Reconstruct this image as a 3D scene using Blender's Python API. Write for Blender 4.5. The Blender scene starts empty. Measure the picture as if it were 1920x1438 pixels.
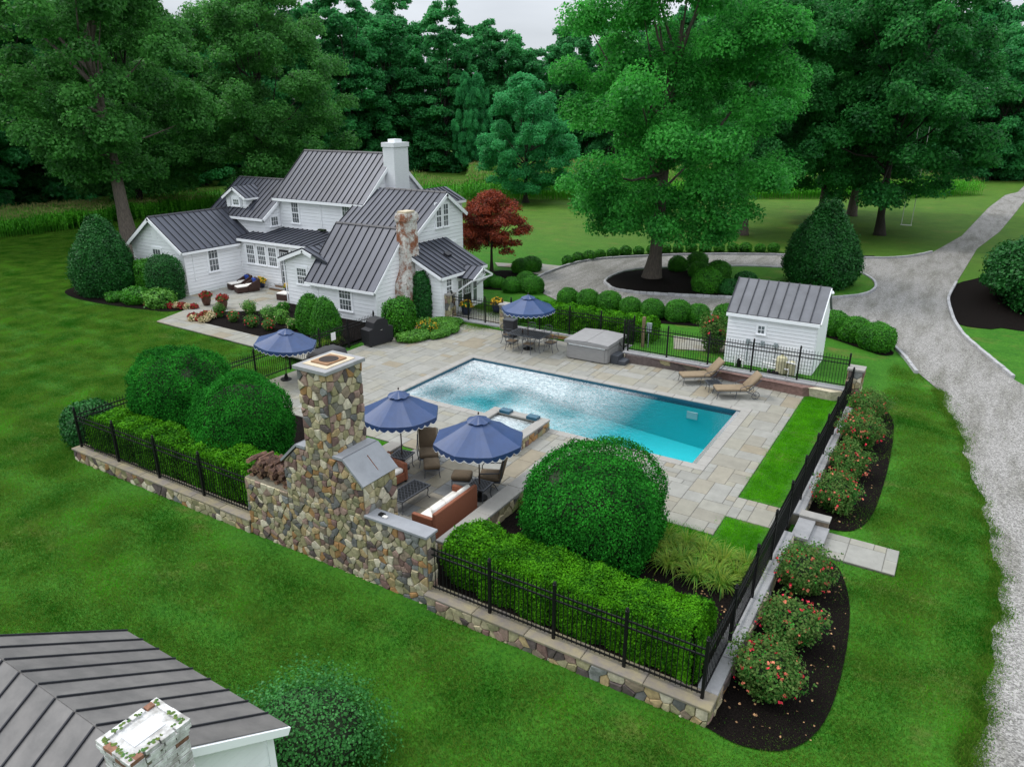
import bpy, math, random
import numpy as np
from mathutils import Vector, Matrix

# ------------------------------------------------------------------ camera, world, sun, exposure
S = bpy.context.scene
COL = S.collection
rad = math.radians
YAW, PITCH, FPX, CAMH = rad(31.6), rad(20.3), 1372.0, 11.0
cam_data = bpy.data.cameras.new('camera')
cam_data.sensor_width = 36.0
cam_data.lens = FPX / 1920.0 * 36.0
cam_data.clip_start = 0.1
cam_data.clip_end = 3000.0
cam = bpy.data.objects.new('camera', cam_data)
COL.objects.link(cam)
cam.location = (0, 0, CAMH)
cam.rotation_euler = (rad(90) - PITCH, 0, YAW)
S.camera = cam

SUN_EL, SUN_AZ = 56.0, 258.0          # compass-like: azimuth measured from +Y clockwise
world = bpy.data.worlds.new('World')
S.world = world
world.use_nodes = True
wn = world.node_tree
for n in list(wn.nodes):
    wn.nodes.remove(n)
w_out = wn.nodes.new('ShaderNodeOutputWorld')
w_bg = wn.nodes.new('ShaderNodeBackground')
w_sky = wn.nodes.new('ShaderNodeTexSky')
w_sky.sky_type = 'NISHITA'
w_sky.sun_disc = False
w_sky.sun_elevation = rad(SUN_EL)
w_sky.sun_rotation = rad(SUN_AZ)
w_sky.dust_density = 2.0
w_co = wn.nodes.new('ShaderNodeTexCoord')
w_map = wn.nodes.new('ShaderNodeMapping')
w_map.inputs['Scale'].default_value = (1.0, 1.0, 4.0)
w_no = wn.nodes.new('ShaderNodeTexNoise')
w_no.inputs['Scale'].default_value = 2.2
w_no.inputs['Detail'].default_value = 6.0
w_ramp = wn.nodes.new('ShaderNodeValToRGB')
w_ramp.color_ramp.elements[0].position = 0.3
w_ramp.color_ramp.elements[0].color = (0.82, 0.82, 0.82, 1)
w_ramp.color_ramp.elements[1].position = 0.62
w_ramp.color_ramp.elements[1].color = (1, 1, 1, 1)
w_mix = wn.nodes.new('ShaderNodeMix')
w_mix.data_type = 'RGBA'
# overcast cloud layer: brightness grows from horizon to zenith as (1 + 2 sin el) / 3
w_sep = wn.nodes.new('ShaderNodeSeparateXYZ')
w_mr = wn.nodes.new('ShaderNodeMapRange')
w_mr.inputs['To Min'].default_value = 5.6
w_mr.inputs['To Max'].default_value = 18.5
w_cl = wn.nodes.new('ShaderNodeMix')
w_cl.data_type = 'RGBA'
w_cl.blend_type = 'MULTIPLY'
w_cl.inputs[0].default_value = 1.0
w_cl.inputs[7].default_value = (0.93, 0.985, 1.06, 1)
wn.links.new(w_co.outputs['Generated'], w_sep.inputs[0])
wn.links.new(w_sep.outputs['Z'], w_mr.inputs['Value'])
w_tone = wn.nodes.new('ShaderNodeMapRange')
w_tone.inputs['From Min'].default_value = 0.3
w_tone.inputs['From Max'].default_value = 0.7
w_tone.inputs['To Min'].default_value = 0.84
w_tone.inputs['To Max'].default_value = 1.12
w_mu = wn.nodes.new('ShaderNodeMath')
w_mu.operation = 'MULTIPLY'
wn.links.new(w_no.outputs['Fac'], w_tone.inputs['Value'])
wn.links.new(w_tone.outputs['Result'], w_mu.inputs[0])
wn.links.new(w_mr.outputs['Result'], w_mu.inputs[1])
wn.links.new(w_mu.outputs[0], w_cl.inputs[6])
wn.links.new(w_cl.outputs[2], w_mix.inputs[7])
wn.links.new(w_co.outputs['Generated'], w_map.inputs['Vector'])
wn.links.new(w_map.outputs['Vector'], w_no.inputs['Vector'])
wn.links.new(w_no.outputs['Fac'], w_ramp.inputs['Fac'])
wn.links.new(w_ramp.outputs['Color'], w_mix.inputs[0])
wn.links.new(w_sky.outputs['Color'], w_mix.inputs[6])
wn.links.new(w_mix.outputs[2], w_bg.inputs['Color'])
w_bg.inputs['Strength'].default_value = 0.1
wn.links.new(w_bg.outputs['Background'], w_out.inputs['Surface'])

sun_data = bpy.data.lights.new('sun', 'SUN')
sun_data.energy = 1.5
sun_data.angle = rad(12)
sun_data.color = (1.0, 0.96, 0.9)
sun = bpy.data.objects.new('sun', sun_data)
COL.objects.link(sun)
sd = Vector((math.sin(rad(SUN_AZ)) * math.cos(rad(SUN_EL)), math.cos(rad(SUN_AZ)) * math.cos(rad(SUN_EL)), math.sin(rad(SUN_EL))))
sun.rotation_euler = sd.to_track_quat('Z', 'Y').to_euler()

S.view_settings.view_transform = 'Standard'
S.view_settings.look = 'None'
S.view_settings.exposure = 0.3
S.view_settings.gamma = 1.0
S.view_settings.use_curve_mapping = False
S.render.engine = 'CYCLES'
S.cycles.max_bounces = 5
S.cycles.diffuse_bounces = 3
S.cycles.glossy_bounces = 3
S.cycles.transmission_bounces = 4
S.cycles.transparent_max_bounces = 6
S.cycles.caustics_reflective = False
S.cycles.caustics_refractive = False
S.cycles.sample_clamp_direct = 6.0
S.cycles.sample_clamp_indirect = 4.0
S.cycles.use_denoising = True
S.cycles.use_adaptive_sampling = True

# ------------------------------------------------------------------ pixel -> place (distance always from the ground or wall touched)
_f = np.array([-math.sin(YAW) * math.cos(PITCH), math.cos(YAW) * math.cos(PITCH), -math.sin(PITCH)])
_r = np.array([math.cos(YAW), math.sin(YAW), 0.0])
_u = np.cross(_r, _f)
_c = np.array([0, 0, CAMH])


def on_ground(px, py, z=0.0):
    d = _f + _r * ((px - 960) / FPX) + _u * ((719 - py) / FPX)
    return (_c + d * ((z - CAMH) / d[2]))[:2]


# ------------------------------------------------------------------ helpers
RNG = random.Random(11)
NP = np.random.default_rng(5)


def ss(a, b, x):
    t = min(1.0, max(0.0, (x - a) / (b - a)))
    return t * t * (3 - 2 * t)


class MB:
    """collects faces, builds ONE mesh object"""

    def __init__(self):
        self.v, self.f, self.m = [], [], []

    def add(self, vs, fs, mi=0):
        b = len(self.v)
        self.v += [tuple(p) for p in vs]
        for f in fs:
            self.f.append(tuple(b + i for i in f))
            self.m.append(mi)
        return self

    def box(self, c, s, rz=0.0, mi=0, rx=0.0, ry=0.0):
        M = Matrix.Translation(c) @ Matrix.Rotation(rz, 4, 'Z') @ Matrix.Rotation(ry, 4, 'Y') @ Matrix.Rotation(rx, 4, 'X')
        h = [x / 2 for x in s]
        vs = [M @ Vector((sx * h[0], sy * h[1], sz * h[2])) for sz in (-1, 1) for sy in (-1, 1) for sx in (-1, 1)]
        return self.add(vs, [(0, 2, 3, 1), (4, 5, 7, 6), (0, 1, 5, 4), (2, 6, 7, 3), (0, 4, 6, 2), (1, 3, 7, 5)], mi)

    def bb(self, x0, x1, y0, y1, z0, z1, mi=0):
        return self.box(((x0 + x1) / 2, (y0 + y1) / 2, (z0 + z1) / 2), (x1 - x0, y1 - y0, z1 - z0), 0, mi)

    def rbox(self, c, s, r=0.03, rz=0.0, mi=0, puff=0.0):
        """box with rounded upright corners and chamfered top/bottom; puff bulges the top"""
        hx, hy, hz = s[0] / 2, s[1] / 2, s[2] / 2
        r = min(r, hx * .95, hy * .95, hz * .95)
        M = Matrix.Translation(c) @ Matrix.Rotation(rz, 4, 'Z')
        def ring(ins, z):
            out = []
            for cx, cy, a0 in ((1, 1, 0), (-1, 1, 90), (-1, -1, 180), (1, -1, 270)):
                for k in range(3):
                    a = rad(a0 + 45 * k)
                    out.append(M @ Vector((cx * (hx - r) + (r - ins) * math.cos(a), cy * (hy - r) + (r - ins) * math.sin(a), z)))
            return out
        rs = [ring(r * .6, -hz), ring(0, -hz + r * .6), ring(0, hz - r * .6), ring(r * .6, hz)]
        vs = [p for q in rs for p in q]
        fs = [tuple(range(11, -1, -1))]
        for k in range(3):
            for i in range(12):
                j = (i + 1) % 12
                fs.append((12 * k + i, 12 * k + j, 12 * k + 12 + j, 12 * k + 12 + i))
        vs.append(M @ Vector((0, 0, hz + puff)))
        for i in range(12):
            fs.append((36 + i, 36 + (i + 1) % 12, 48))
        return self.add(vs, fs, mi)

    def extr(self, poly, vec, mi=0):
        n = len(poly)
        p = [Vector(q) for q in poly]
        v = Vector(vec)
        return self.add(p + [q + v for q in p], [tuple(range(n - 1, -1, -1)), tuple(range(n, 2 * n))] + [(i, (i + 1) % n, n + (i + 1) % n, n + i) for i in range(n)], mi)

    def tube(self, pts, radii, n=8, mi=0, cap=True):
        pts = [Vector(p) for p in pts]
        if not hasattr(radii, '__len__'):
            radii = [radii] * len(pts)
        vs, fs = [], []
        up = None
        for i, p in enumerate(pts):
            t = (pts[min(i + 1, len(pts) - 1)] - pts[max(i - 1, 0)])
            t = t.normalized() if t.length > 1e-9 else Vector((0, 0, 1))
            if up is None:
                up = Vector((0, 0, 1)) if abs(t.z) < .9 else Vector((1, 0, 0))
            a = t.cross(up)
            a = a.normalized() if a.length > 1e-6 else t.orthogonal().normalized()
            b = a.cross(t)
            up = b
            for k in range(n):
                an = 2 * math.pi * k / n
                vs.append(p + (a * math.cos(an) + b * math.sin(an)) * radii[i])
        for i in range(len(pts) - 1):
            for k in range(n):
                l = (k + 1) % n
                fs.append((i * n + k, i * n + l, (i + 1) * n + l, (i + 1) * n + k))
        if cap:
            fs.append(tuple(range(n - 1, -1, -1)))
            fs.append(tuple(range((len(pts) - 1) * n, len(pts) * n)))
        return self.add(vs, fs, mi)

    def lathe(self, prof, n=16, c=(0, 0, 0), mi=0):
        vs, fs = [], []
        for r_, z in prof:
            for k in range(n):
                a = 2 * math.pi * k / n
                vs.append((c[0] + r_ * math.cos(a), c[1] + r_ * math.sin(a), c[2] + z))
        for i in range(len(prof) - 1):
            for k in range(n):
                l = (k + 1) % n
                fs.append((i * n + k, i * n + l, (i + 1) * n + l, (i + 1) * n + k))
        fs.append(tuple(range(n - 1, -1, -1)))
        fs.append(tuple(range((len(prof) - 1) * n, len(prof) * n)))
        return self.add(vs, fs, mi)

    def mesh(self, name, mats, smooth=False):
        me = bpy.data.meshes.new(name)
        me.from_pydata(self.v, [], self.f)
        mats = mats if isinstance(mats, (list, tuple)) else [mats]
        for m in mats:
            me.materials.append(m)
        if len(mats) > 1:
            me.polygons.foreach_set('material_index', self.m)
        if smooth:
            me.polygons.foreach_set('use_smooth', [True] * len(me.polygons))
        me.update()
        return me

    def build(self, name, mats, parent=None, smooth=False, loc=None):
        return place(self.mesh(name, mats, smooth), name, parent, loc)


def place(me, name, parent=None, loc=None, rz=0.0, sc=None):
    o = bpy.data.objects.new(name, me)
    COL.objects.link(o)
    if parent is not None:
        o.parent = parent
    if loc is not None:
        o.location = loc
    if rz:
        o.rotation_euler = (0, 0, rz)
    if sc is not None:
        o.scale = sc if hasattr(sc, '__len__') else (sc, sc, sc)
    return o


def tag(o, label=None, cat=None, group=None, kind=None):
    if label:
        o['label'] = label
    if cat:
        o['category'] = cat
    if group:
        o['group'] = group
    if kind:
        o['kind'] = kind
    return o


def thing(name, label, cat, loc=(0, 0, 0), rz=0.0, group=None):
    o = bpy.data.objects.new(name, None)
    o.empty_display_size = 0.2
    COL.objects.link(o)
    o.location = loc
    o.rotation_euler = (0, 0, rz)
    return tag(o, label, cat, group)


def kids(o):
    return [c for c in bpy.data.objects if c.parent == o]


def copy_tree(o, loc, rz=0.0, label=None, sc=None):
    """a copy of a thing with copies of its parts and sub-parts"""
    def cp(a, par):
        c = a.copy()
        COL.objects.link(c)
        c.parent = par
        for ch in TREE.get(a.name) or kids(a):
            cp(ch, c)
        return c
    TREE = {}
    r_ = cp(o, None)
    r_.location = loc
    r_.rotation_euler = (0, 0, rz)
    if sc is not None:
        r_.scale = sc if hasattr(sc, '__len__') else (sc, sc, sc)
    if label:
        r_['label'] = label
    return r_


# ------------------------------------------------------------------ materials
def mat(name, col, rough=0.6, metal=0.0, var=0.0, nscale=3.0, bump=0.0, bscale=40.0, col2=None, spec=0.4, objvar=0.0, isl=0.0, detail=5.0, aniso=None, sat_noise=None):
    """principled; colour mixes col/col2 by noise; objvar/isl: brightness jitter per object / per mesh island"""
    m = bpy.data.materials.new(name)
    m.use_nodes = True
    nt = m.node_tree
    L = nt.links.new
    b = nt.nodes['Principled BSDF']
    b.inputs['Roughness'].default_value = rough
    b.inputs['Metallic'].default_value = metal
    b.inputs['Specular IOR Level'].default_value = spec
    b.inputs['Base Color'].default_value = (*col, 1)
    tc = nt.nodes.new('ShaderNodeTexCoord')
    geo = nt.nodes.new('ShaderNodeNewGeometry')
    src = geo.outputs['Position']
    if aniso:
        mp = nt.nodes.new('ShaderNodeMapping')
        mp.inputs['Scale'].default_value = aniso
        L(src, mp.inputs['Vector'])
        src = mp.outputs['Vector']
    colsock = None
    if col2 is not None or var:
        c2 = col2 if col2 is not None else tuple(c * (1 - var) for c in col)
        no = nt.nodes.new('ShaderNodeTexNoise')
        no.inputs['Scale'].default_value = nscale
        no.inputs['Detail'].default_value = detail
        no.inputs['Roughness'].default_value = 0.62
        L(src, no.inputs['Vector'])
        rp = nt.nodes.new('ShaderNodeValToRGB')
        rp.color_ramp.elements[0].position = 0.36
        rp.color_ramp.elements[1].position = 0.64
        rp.color_ramp.elements[0].color = (*c2, 1)
        rp.color_ramp.elements[1].color = (*col, 1)
        L(no.outputs['Fac'], rp.inputs['Fac'])
        colsock = rp.outputs['Color']
    if objvar or isl:
        val = None
        if objvar:
            oi = nt.nodes.new('ShaderNodeObjectInfo')
            mr = nt.nodes.new('ShaderNodeMapRange')
            mr.inputs['To Min'].default_value = 1 - objvar
            mr.inputs['To Max'].default_value = 1 + objvar
            L(oi.outputs['Random'], mr.inputs['Value'])
            val = mr.outputs['Result']
        if isl:
            mr = nt.nodes.new('ShaderNodeMapRange')
            mr.inputs['To Min'].default_value = 1 - isl
            mr.inputs['To Max'].default_value = 1 + isl
            L(geo.outputs['Random Per Island'], mr.inputs['Value'])
            if val is None:
                val = mr.outputs['Result']
            else:
                mu = nt.nodes.new('ShaderNodeMath')
                mu.operation = 'MULTIPLY'
                L(val, mu.inputs[0])
                L(mr.outputs['Result'], mu.inputs[1])
                val = mu.outputs[0]
        hv = nt.nodes.new('ShaderNodeHueSaturation')
        if colsock is None:
            hv.inputs['Color'].default_value = (*col, 1)
        else:
            L(colsock, hv.inputs['Color'])
        L(val, hv.inputs['Value'])
        colsock = hv.outputs['Color']
    if colsock is not None:
        L(colsock, b.inputs['Base Color'])
    if bump:
        bn = nt.nodes.new('ShaderNodeTexNoise')
        bn.inputs['Scale'].default_value = bscale
        bn.inputs['Detail'].default_value = 4
        L(src, bn.inputs['Vector'])
        bu = nt.nodes.new('ShaderNodeBump')
        bu.inputs['Strength'].default_value = bump
        bu.inputs['Distance'].default_value = 0.02
        L(bn.outputs['Fac'], bu.inputs['Height'])
        L(bu.outputs['Normal'], b.inputs['Normal'])
    return m


def palette_mat(name, cols, rough=0.8, bump=0.5, bscale=18.0, nvar=0.25, nscale=7.0):
    """each piece takes one colour of the palette (object random + island random), with its own grain"""
    m = bpy.data.materials.new(name)
    m.use_nodes = True
    nt = m.node_tree
    L = nt.links.new
    b = nt.nodes['Principled BSDF']
    b.inputs['Roughness'].default_value = rough
    b.inputs['Specular IOR Level'].default_value = 0.3
    oi = nt.nodes.new('ShaderNodeObjectInfo')
    geo = nt.nodes.new('ShaderNodeNewGeometry')
    ad = nt.nodes.new('ShaderNodeMath')
    ad.operation = 'ADD'
    L(oi.outputs['Random'], ad.inputs[0])
    L(geo.outputs['Random Per Island'], ad.inputs[1])
    fr = nt.nodes.new('ShaderNodeMath')
    fr.operation = 'FRACT'
    L(ad.outputs[0], fr.inputs[0])
    rp = nt.nodes.new('ShaderNodeValToRGB')
    rp.color_ramp.interpolation = 'CONSTANT'
    el = rp.color_ramp.elements
    while len(el) > 1:
        el.remove(el[-1])
    n = len(cols)
    el[0].position = 0
    el[0].color = (*cols[0], 1)
    for i in range(1, n):
        e = el.new(i / n)
        e.color = (*cols[i], 1)
    L(fr.outputs[0], rp.inputs['Fac'])
    no = nt.nodes.new('ShaderNodeTexNoise')
    no.inputs['Scale'].default_value = nscale
    no.inputs['Detail'].default_value = 6
    no.inputs['Roughness'].default_value = 0.65
    L(geo.outputs['Position'], no.inputs['Vector'])
    mr = nt.nodes.new('ShaderNodeMapRange')
    mr.inputs['From Min'].default_value = 0.3
    mr.inputs['From Max'].default_value = 0.7
    mr.inputs['To Min'].default_value = 1 - nvar
    mr.inputs['To Max'].default_value = 1 + nvar
    L(no.outputs['Fac'], mr.inputs['Value'])
    hv = nt.nodes.new('ShaderNodeHueSaturation')
    L(rp.outputs['Color'], hv.inputs['Color'])
    L(mr.outputs['Result'], hv.inputs['Value'])
    L(hv.outputs['Color'], b.inputs['Base Color'])
    if bump:
        bn = nt.nodes.new('ShaderNodeTexNoise')
        bn.inputs['Scale'].default_value = bscale
        bn.inputs['Detail'].default_value = 5
        L(geo.outputs['Position'], bn.inputs['Vector'])
        bu = nt.nodes.new('ShaderNodeBump')
        bu.inputs['Strength'].default_value = bump
        bu.inputs['Distance'].default_value = 0.02
        L(bn.outputs['Fac'], bu.inputs['Height'])
        L(bu.outputs['Normal'], b.inputs['Normal'])
    return m


def leaf_mat(name, dark, light, nscale=0.5, trans=0.3, rough=0.55, tip=None, nmul=1.5, spec=0.25, objr=0.0):
    """foliage: colour by clump (noise) and by leaf (island), a share of light passes through the leaf"""
    m = bpy.data.materials.new(name)
    m.use_nodes = True
    nt = m.node_tree
    L = nt.links.new
    b = nt.nodes['Principled BSDF']
    b.inputs['Roughness'].default_value = rough
    b.inputs['Specular IOR Level'].default_value = spec
    geo = nt.nodes.new('ShaderNodeNewGeometry')
    no = nt.nodes.new('ShaderNodeTexNoise')
    no.inputs['Scale'].default_value = nscale
    no.inputs['Detail'].default_value = 4
    L(geo.outputs['Position'], no.inputs['Vector'])
    mx = nt.nodes.new('ShaderNodeMath')
    mx.operation = 'MULTIPLY_ADD'
    mx.inputs[1].default_value = 0.75
    L(geo.outputs['Random Per Island'], mx.inputs[0])
    sb = nt.nodes.new('ShaderNodeMath')
    sb.operation = 'MULTIPLY_ADD'
    sb.inputs[1].default_value = nmul
    sb.inputs[2].default_value = 0.13 - nmul * 0.5
    L(no.outputs['Fac'], sb.inputs[0])
    if objr:
        oi = nt.nodes.new('ShaderNodeObjectInfo')
        oa = nt.nodes.new('ShaderNodeMath')
        oa.operation = 'MULTIPLY_ADD'
        oa.inputs[1].default_value = objr
        L(oi.outputs['Random'], oa.inputs[0])
        L(sb.outputs[0], oa.inputs[2])
        sb.inputs[2].default_value -= objr * 0.5
        L(oa.outputs[0], mx.inputs[2])
    else:
        L(sb.outputs[0], mx.inputs[2])
    rp = nt.nodes.new('ShaderNodeValToRGB')
    rp.color_ramp.elements[0].color = (*dark, 1)
    rp.color_ramp.elements[1].color = (*light, 1)
    if tip is not None:
        e = rp.color_ramp.elements.new(0.97)
        e.color = (*tip, 1)
        rp.color_ramp.elements[1].position = 0.9
    L(mx.outputs[0], rp.inputs['Fac'])
    L(rp.outputs['Color'], b.inputs['Base Color'])
    if trans:
        tr = nt.nodes.new('ShaderNodeBsdfTranslucent')
        hv = nt.nodes.new('ShaderNodeHueSaturation')
        hv.inputs['Value'].default_value = 1.6
        L(rp.outputs['Color'], hv.inputs['Color'])
        L(hv.outputs['Color'], tr.inputs['Color'])
        ms = nt.nodes.new('ShaderNodeMixShader')
        ms.inputs[0].default_value = trans
        L(b.outputs[0], ms.inputs[1])
        L(tr.outputs[0], ms.inputs[2])
        L(ms.outputs[0], nt.nodes['Material Output'].inputs['Surface'])
    return m


M = {}
M['white'] = mat('white_paint', (.86, .87, .89), .45, var=.06, nscale=1.2, objvar=.03)
M['trim'] = mat('white_trim', (.86, .87, .89), .4)
M['roof'] = mat('standing_seam_metal', (.058, .064, .085), .42, metal=.25, var=.22, nscale=.8, objvar=.10)
M['seam'] = mat('shaded_seam_metal', (.026, .027, .034), .5, metal=.2)  # rib shadow put into the colour: darker than the panel metal
M['oldroof'] = mat('weathered_tin', (.175, .166, .160), .55, metal=.1, col2=(.125, .12, .117), nscale=2.2, objvar=.09, bump=.15, bscale=14)
M['rust'] = mat('rust', (.22, .075, .03), .9, var=.5, nscale=20)
M['glass'] = mat('window_glass', (.060, .070, .075), .08, spec=.7, col2=(.16, .175, .18), nscale=1.3)
M['blind'] = mat('window_blind', (.55, .56, .58), .7)
M['black'] = mat('black_metal', (.0055, .0058, .0065), .5, spec=.25)
M['iron'] = mat('cast_iron_furniture', (.075, .082, .095), .45, metal=.3)
M['wood'] = mat('weathered_wood', (.22, .16, .09), .8, var=.4, nscale=9)
M['cap'] = mat('bluestone_cap', (.30, .30, .305), .75, var=.18, nscale=4, objvar=.10, bump=.2, bscale=25)
M['capdark'] = mat('mossy_coping', (.17, .15, .135), .8, col2=(.25, .215, .13), nscale=2.2, objvar=.16, bump=.25, bscale=25)
M['slab'] = mat('grey_slab', (.27, .28, .30), .7, var=.15, nscale=3, bump=.15, bscale=30)
M['limestone'] = mat('pale_limestone', (.30, .288, .265), .75, var=.12, nscale=4, objvar=.06, bump=.15, bscale=30)
M['buffcap'] = mat('buff_cap', (.55, .47, .34), .8, var=.15, nscale=5)
M['clay'] = mat('clay_flue', (.30, .17, .09), .85, var=.25, nscale=6)
M['soot'] = mat('soot', (.035, .026, .022), .95)
M['mortar'] = mat('mortar', (.165, .15, .11), .95, var=.2, nscale=9)
M['joint'] = mat('paving_joint', (.17, .16, .14), .95, var=.25, nscale=5)
STONES = [(.38, .33, .20), (.27, .24, .13), (.16, .15, .12), (.50, .45, .34), (.17, .105, .09), (.31, .28, .165), (.13, .13, .125), (.36, .27, .14), (.23, .18, .13), (.46, .41, .30), (.30, .17, .07), (.22, .21, .12), (.095, .075, .07), (.36, .31, .20), (.24, .22, .12), (.28, .19, .155), (.20, .205, .195), (.42, .36, .24)]
M['stone'] = palette_mat('field_stone', STONES, .82, .55, 16, .3, 9)
M['flag'] = palette_mat('flagstone', [(0.247, 0.2394, 0.2043), (0.2546, 0.2417, 0.1933), (0.2432, 0.2402, 0.2167), (0.2622, 0.2523, 0.2152), (0.228, 0.2151, 0.1773), (0.2546, 0.2508, 0.2262), (0.247, 0.2356, 0.1933), (0.2698, 0.2645, 0.2393), (0.2394, 0.2341, 0.2079), (0.2546, 0.2356, 0.1882), (0.2356, 0.2052, 0.1496), (0.2584, 0.2531, 0.2211), (0.2508, 0.2432, 0.2079), (0.2318, 0.228, 0.2043)], .65, .25, 9, .13, 2.5)
M['flagdark'] = palette_mat('dark_flagstone', [(0.1944, 0.1872, 0.1692), (0.1584, 0.162, 0.1584), (0.2232, 0.2016, 0.1584), (0.18, 0.1692, 0.144), (0.144, 0.1476, 0.1476), (0.2016, 0.18, 0.1332), (0.1656, 0.1584, 0.144)], .6, .25, 9, .18, 2.5)  # darker flagstone tones, used on the seating terrace
M['kerb'] = mat('granite_kerb', (.40, .40, .41), .85, var=.25, nscale=9, objvar=.15)
M['mulch'] = mat('mulch', (.0115, .0088, .0075), .95, col2=(.0030, .0025, .0025), nscale=26, bump=1.0, bscale=40, spec=.05)
M['navy'] = mat('navy_canvas', (.018, .050, .150), .5, var=.18, nscale=3, spec=.6)
M['piping'] = mat('white_piping', (.75, .75, .76), .7)
M['bronze'] = mat('bronze_pole', (.05, .032, .026), .5, metal=.3)
M['cushion'] = mat('taupe_cushion', (.135, .098, .062), .9, var=.15, nscale=6, bump=.15, bscale=60)
M['cushion2'] = mat('tan_cushion', (.24, .18, .115), .9, var=.12, nscale=6, bump=.15, bscale=60)
M['ivory'] = mat('ivory_cushion', (.74, .71, .66), .9, var=.06, nscale=5)
M['floral'] = mat('ivory_print_cushion', (.74, .71, .66), .9)
M['wicker'] = mat('terracotta_wicker', (.30, .105, .055), .75, var=.3, nscale=30, bump=.6, bscale=90, aniso=(1, 1, 3))
M['wickerdark'] = mat('dark_wicker', (.055, .026, .020), .75, var=.35, nscale=30, bump=.6, bscale=80)
M['bluepillow'] = mat('cobalt_pillow', (.012, .045, .25), .85)
M['blackcover'] = mat('black_cover', (.012, .012, .015), .65, bump=.4, bscale=5)
M['greycover'] = mat('charcoal_cover', (.030, .030, .034), .7, bump=.6, bscale=6)
M['tubcover'] = mat('tub_cover_vinyl', (.27, .265, .265), .6, var=.12, nscale=3, bump=.15, bscale=6)
M['tubside'] = mat('tub_panel', (.27, .265, .26), .55, var=.15, nscale=3, aniso=(1, 1, 14))
M['tubstep'] = mat('tub_step', (.05, .055, .065), .6)
M['chrome'] = mat('chrome_strip', (.75, .75, .77), .25, metal=.8)
M['bark'] = mat('bark', (.13, .105, .085), .95, col2=(.07, .058, .05), nscale=5, bump=1.0, bscale=9, aniso=(2.5, 2.5, .5))
M['barkdark'] = mat('dark_bark', (.05, .042, .036), .95, var=.4, nscale=5, bump=.8, bscale=9, aniso=(2.5, 2.5, .5))
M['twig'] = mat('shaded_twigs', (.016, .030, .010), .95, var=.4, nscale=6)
M['log'] = mat('split_log', (.14, .075, .05), .9, col2=(.055, .032, .024), nscale=12, objvar=.4, bump=.4, bscale=30)
M['logend'] = mat('log_end', (.24, .14, .085), .9, var=.3, nscale=20, objvar=.3)
M['plaster'] = mat('pool_plaster', (.030, .58, .63), .7, var=.08, nscale=1.0)
M['tile'] = mat('waterline_tile', (.018, .095, .15), .25, var=.2, nscale=12)
M['spawater'] = mat('spa_liner', (.55, .60, .62), .5)
M['pvc'] = mat('white_pvc', (.78, .78, .76), .4)
M['tank'] = mat('filter_tank', (.50, .47, .30), .5)
M['elbox'] = mat('grey_electric_box', (.24, .28, .29), .5)
M['pot'] = mat('brown_glazed_pot', (.10, .042, .028), .35, var=.3, nscale=5)
M['bluepot'] = mat('blue_glazed_pot', (.02, .03, .07), .3)
M['rose'] = mat('rose_petals', (.62, .022, .05), .7, isl=.5)
M['orange'] = mat('faded_petals', (.58, .16, .09), .7, isl=.4)
M['redflower'] = mat('red_begonia', (.25, .012, .012), .8, isl=.5)
M['creamflower'] = mat('cream_flower', (.55, .45, .26), .8, isl=.3)
M['yellowflower'] = mat('yellow_flower', (.60, .36, .02), .8, isl=.4)
M['doorblack'] = mat('black_door', (.012, .012, .013), .4)
M['litter'] = mat('fallen_leaf', (.30, .17, .08), .9, isl=.6)
# foliage
M['oak'] = leaf_mat('oak_leaves', (.012, .140, .018), (.075, .400, .055), .45, .46, nmul=1.9)
M['darktree'] = leaf_mat('dark_tree_leaves', (.010, .090, .020), (.048, .280, .050), .4, .44, nmul=1.9)
M['lefttree'] = leaf_mat('left_tree_leaves', (.022, .105, .020), (.085, .290, .052), .35, .46, nmul=1.8)
M['maple'] = leaf_mat('maple_leaves', (.014, .160, .045), (.070, .400, .125), .5, .46, nmul=1.8)
M['redmaple'] = leaf_mat('red_maple_leaves', (.065, .014, .010), (.34, .066, .026), 1.0, .34, nmul=2.2)
M['wood_far'] = leaf_mat('far_tree_leaves', (.014, .120, .034), (.060, .330, .085), .22, .46, nmul=1.9)
M['box'] = leaf_mat('boxwood_leaves', (.008, .080, .004), (.055, .260, .008), 1.6, .18)
M['holly'] = leaf_mat('holly_leaves', (.003, .055, .005), (.026, .235, .018), 1.5, .18, rough=.8, spec=.08, nmul=1.9)
M['hedge'] = leaf_mat('arborvitae_leaves', (.008, .070, .002), (.080, .290, .005), 2.2, .2, nmul=1.9, spec=.1, rough=.7)
M['conifer'] = leaf_mat('conifer_leaves', (.004, .045, .008), (.020, .150, .020), 1.2, .16)
M['lightshrub'] = leaf_mat('light_shrub_leaves', (.03, .13, .012), (.12, .32, .035), 1.8, .2)
M['rosebush'] = leaf_mat('rose_leaves', (.012, .120, .012), (.060, .310, .036), 2.5, .34, tip=(.13, .19, .05), spec=.1)
M['lily'] = leaf_mat('daylily_leaves', (.030, .19, .010), (.12, .39, .022), 2.0, .36, tip=(.24, .31, .04))
M['corn'] = leaf_mat('corn_leaves', (.035, .22, .010), (.13, .46, .030), .2, .4)
M['tassel'] = mat('corn_tassel', (.26, .27, .09), .9, isl=.3)
M['grassblade'] = leaf_mat('grass_blades', (.011, .105, .003), (.058, .285, .009), .8, .36, rough=.9, nmul=1.9, spec=.05, tip=(.125, .205, .028), objr=.5)
M['yardgrass'] = leaf_mat('yard_grass_blades', (.040, .215, .003), (.115, .430, .006), .8, .3, rough=.85, spec=.1, objr=.5)
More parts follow.
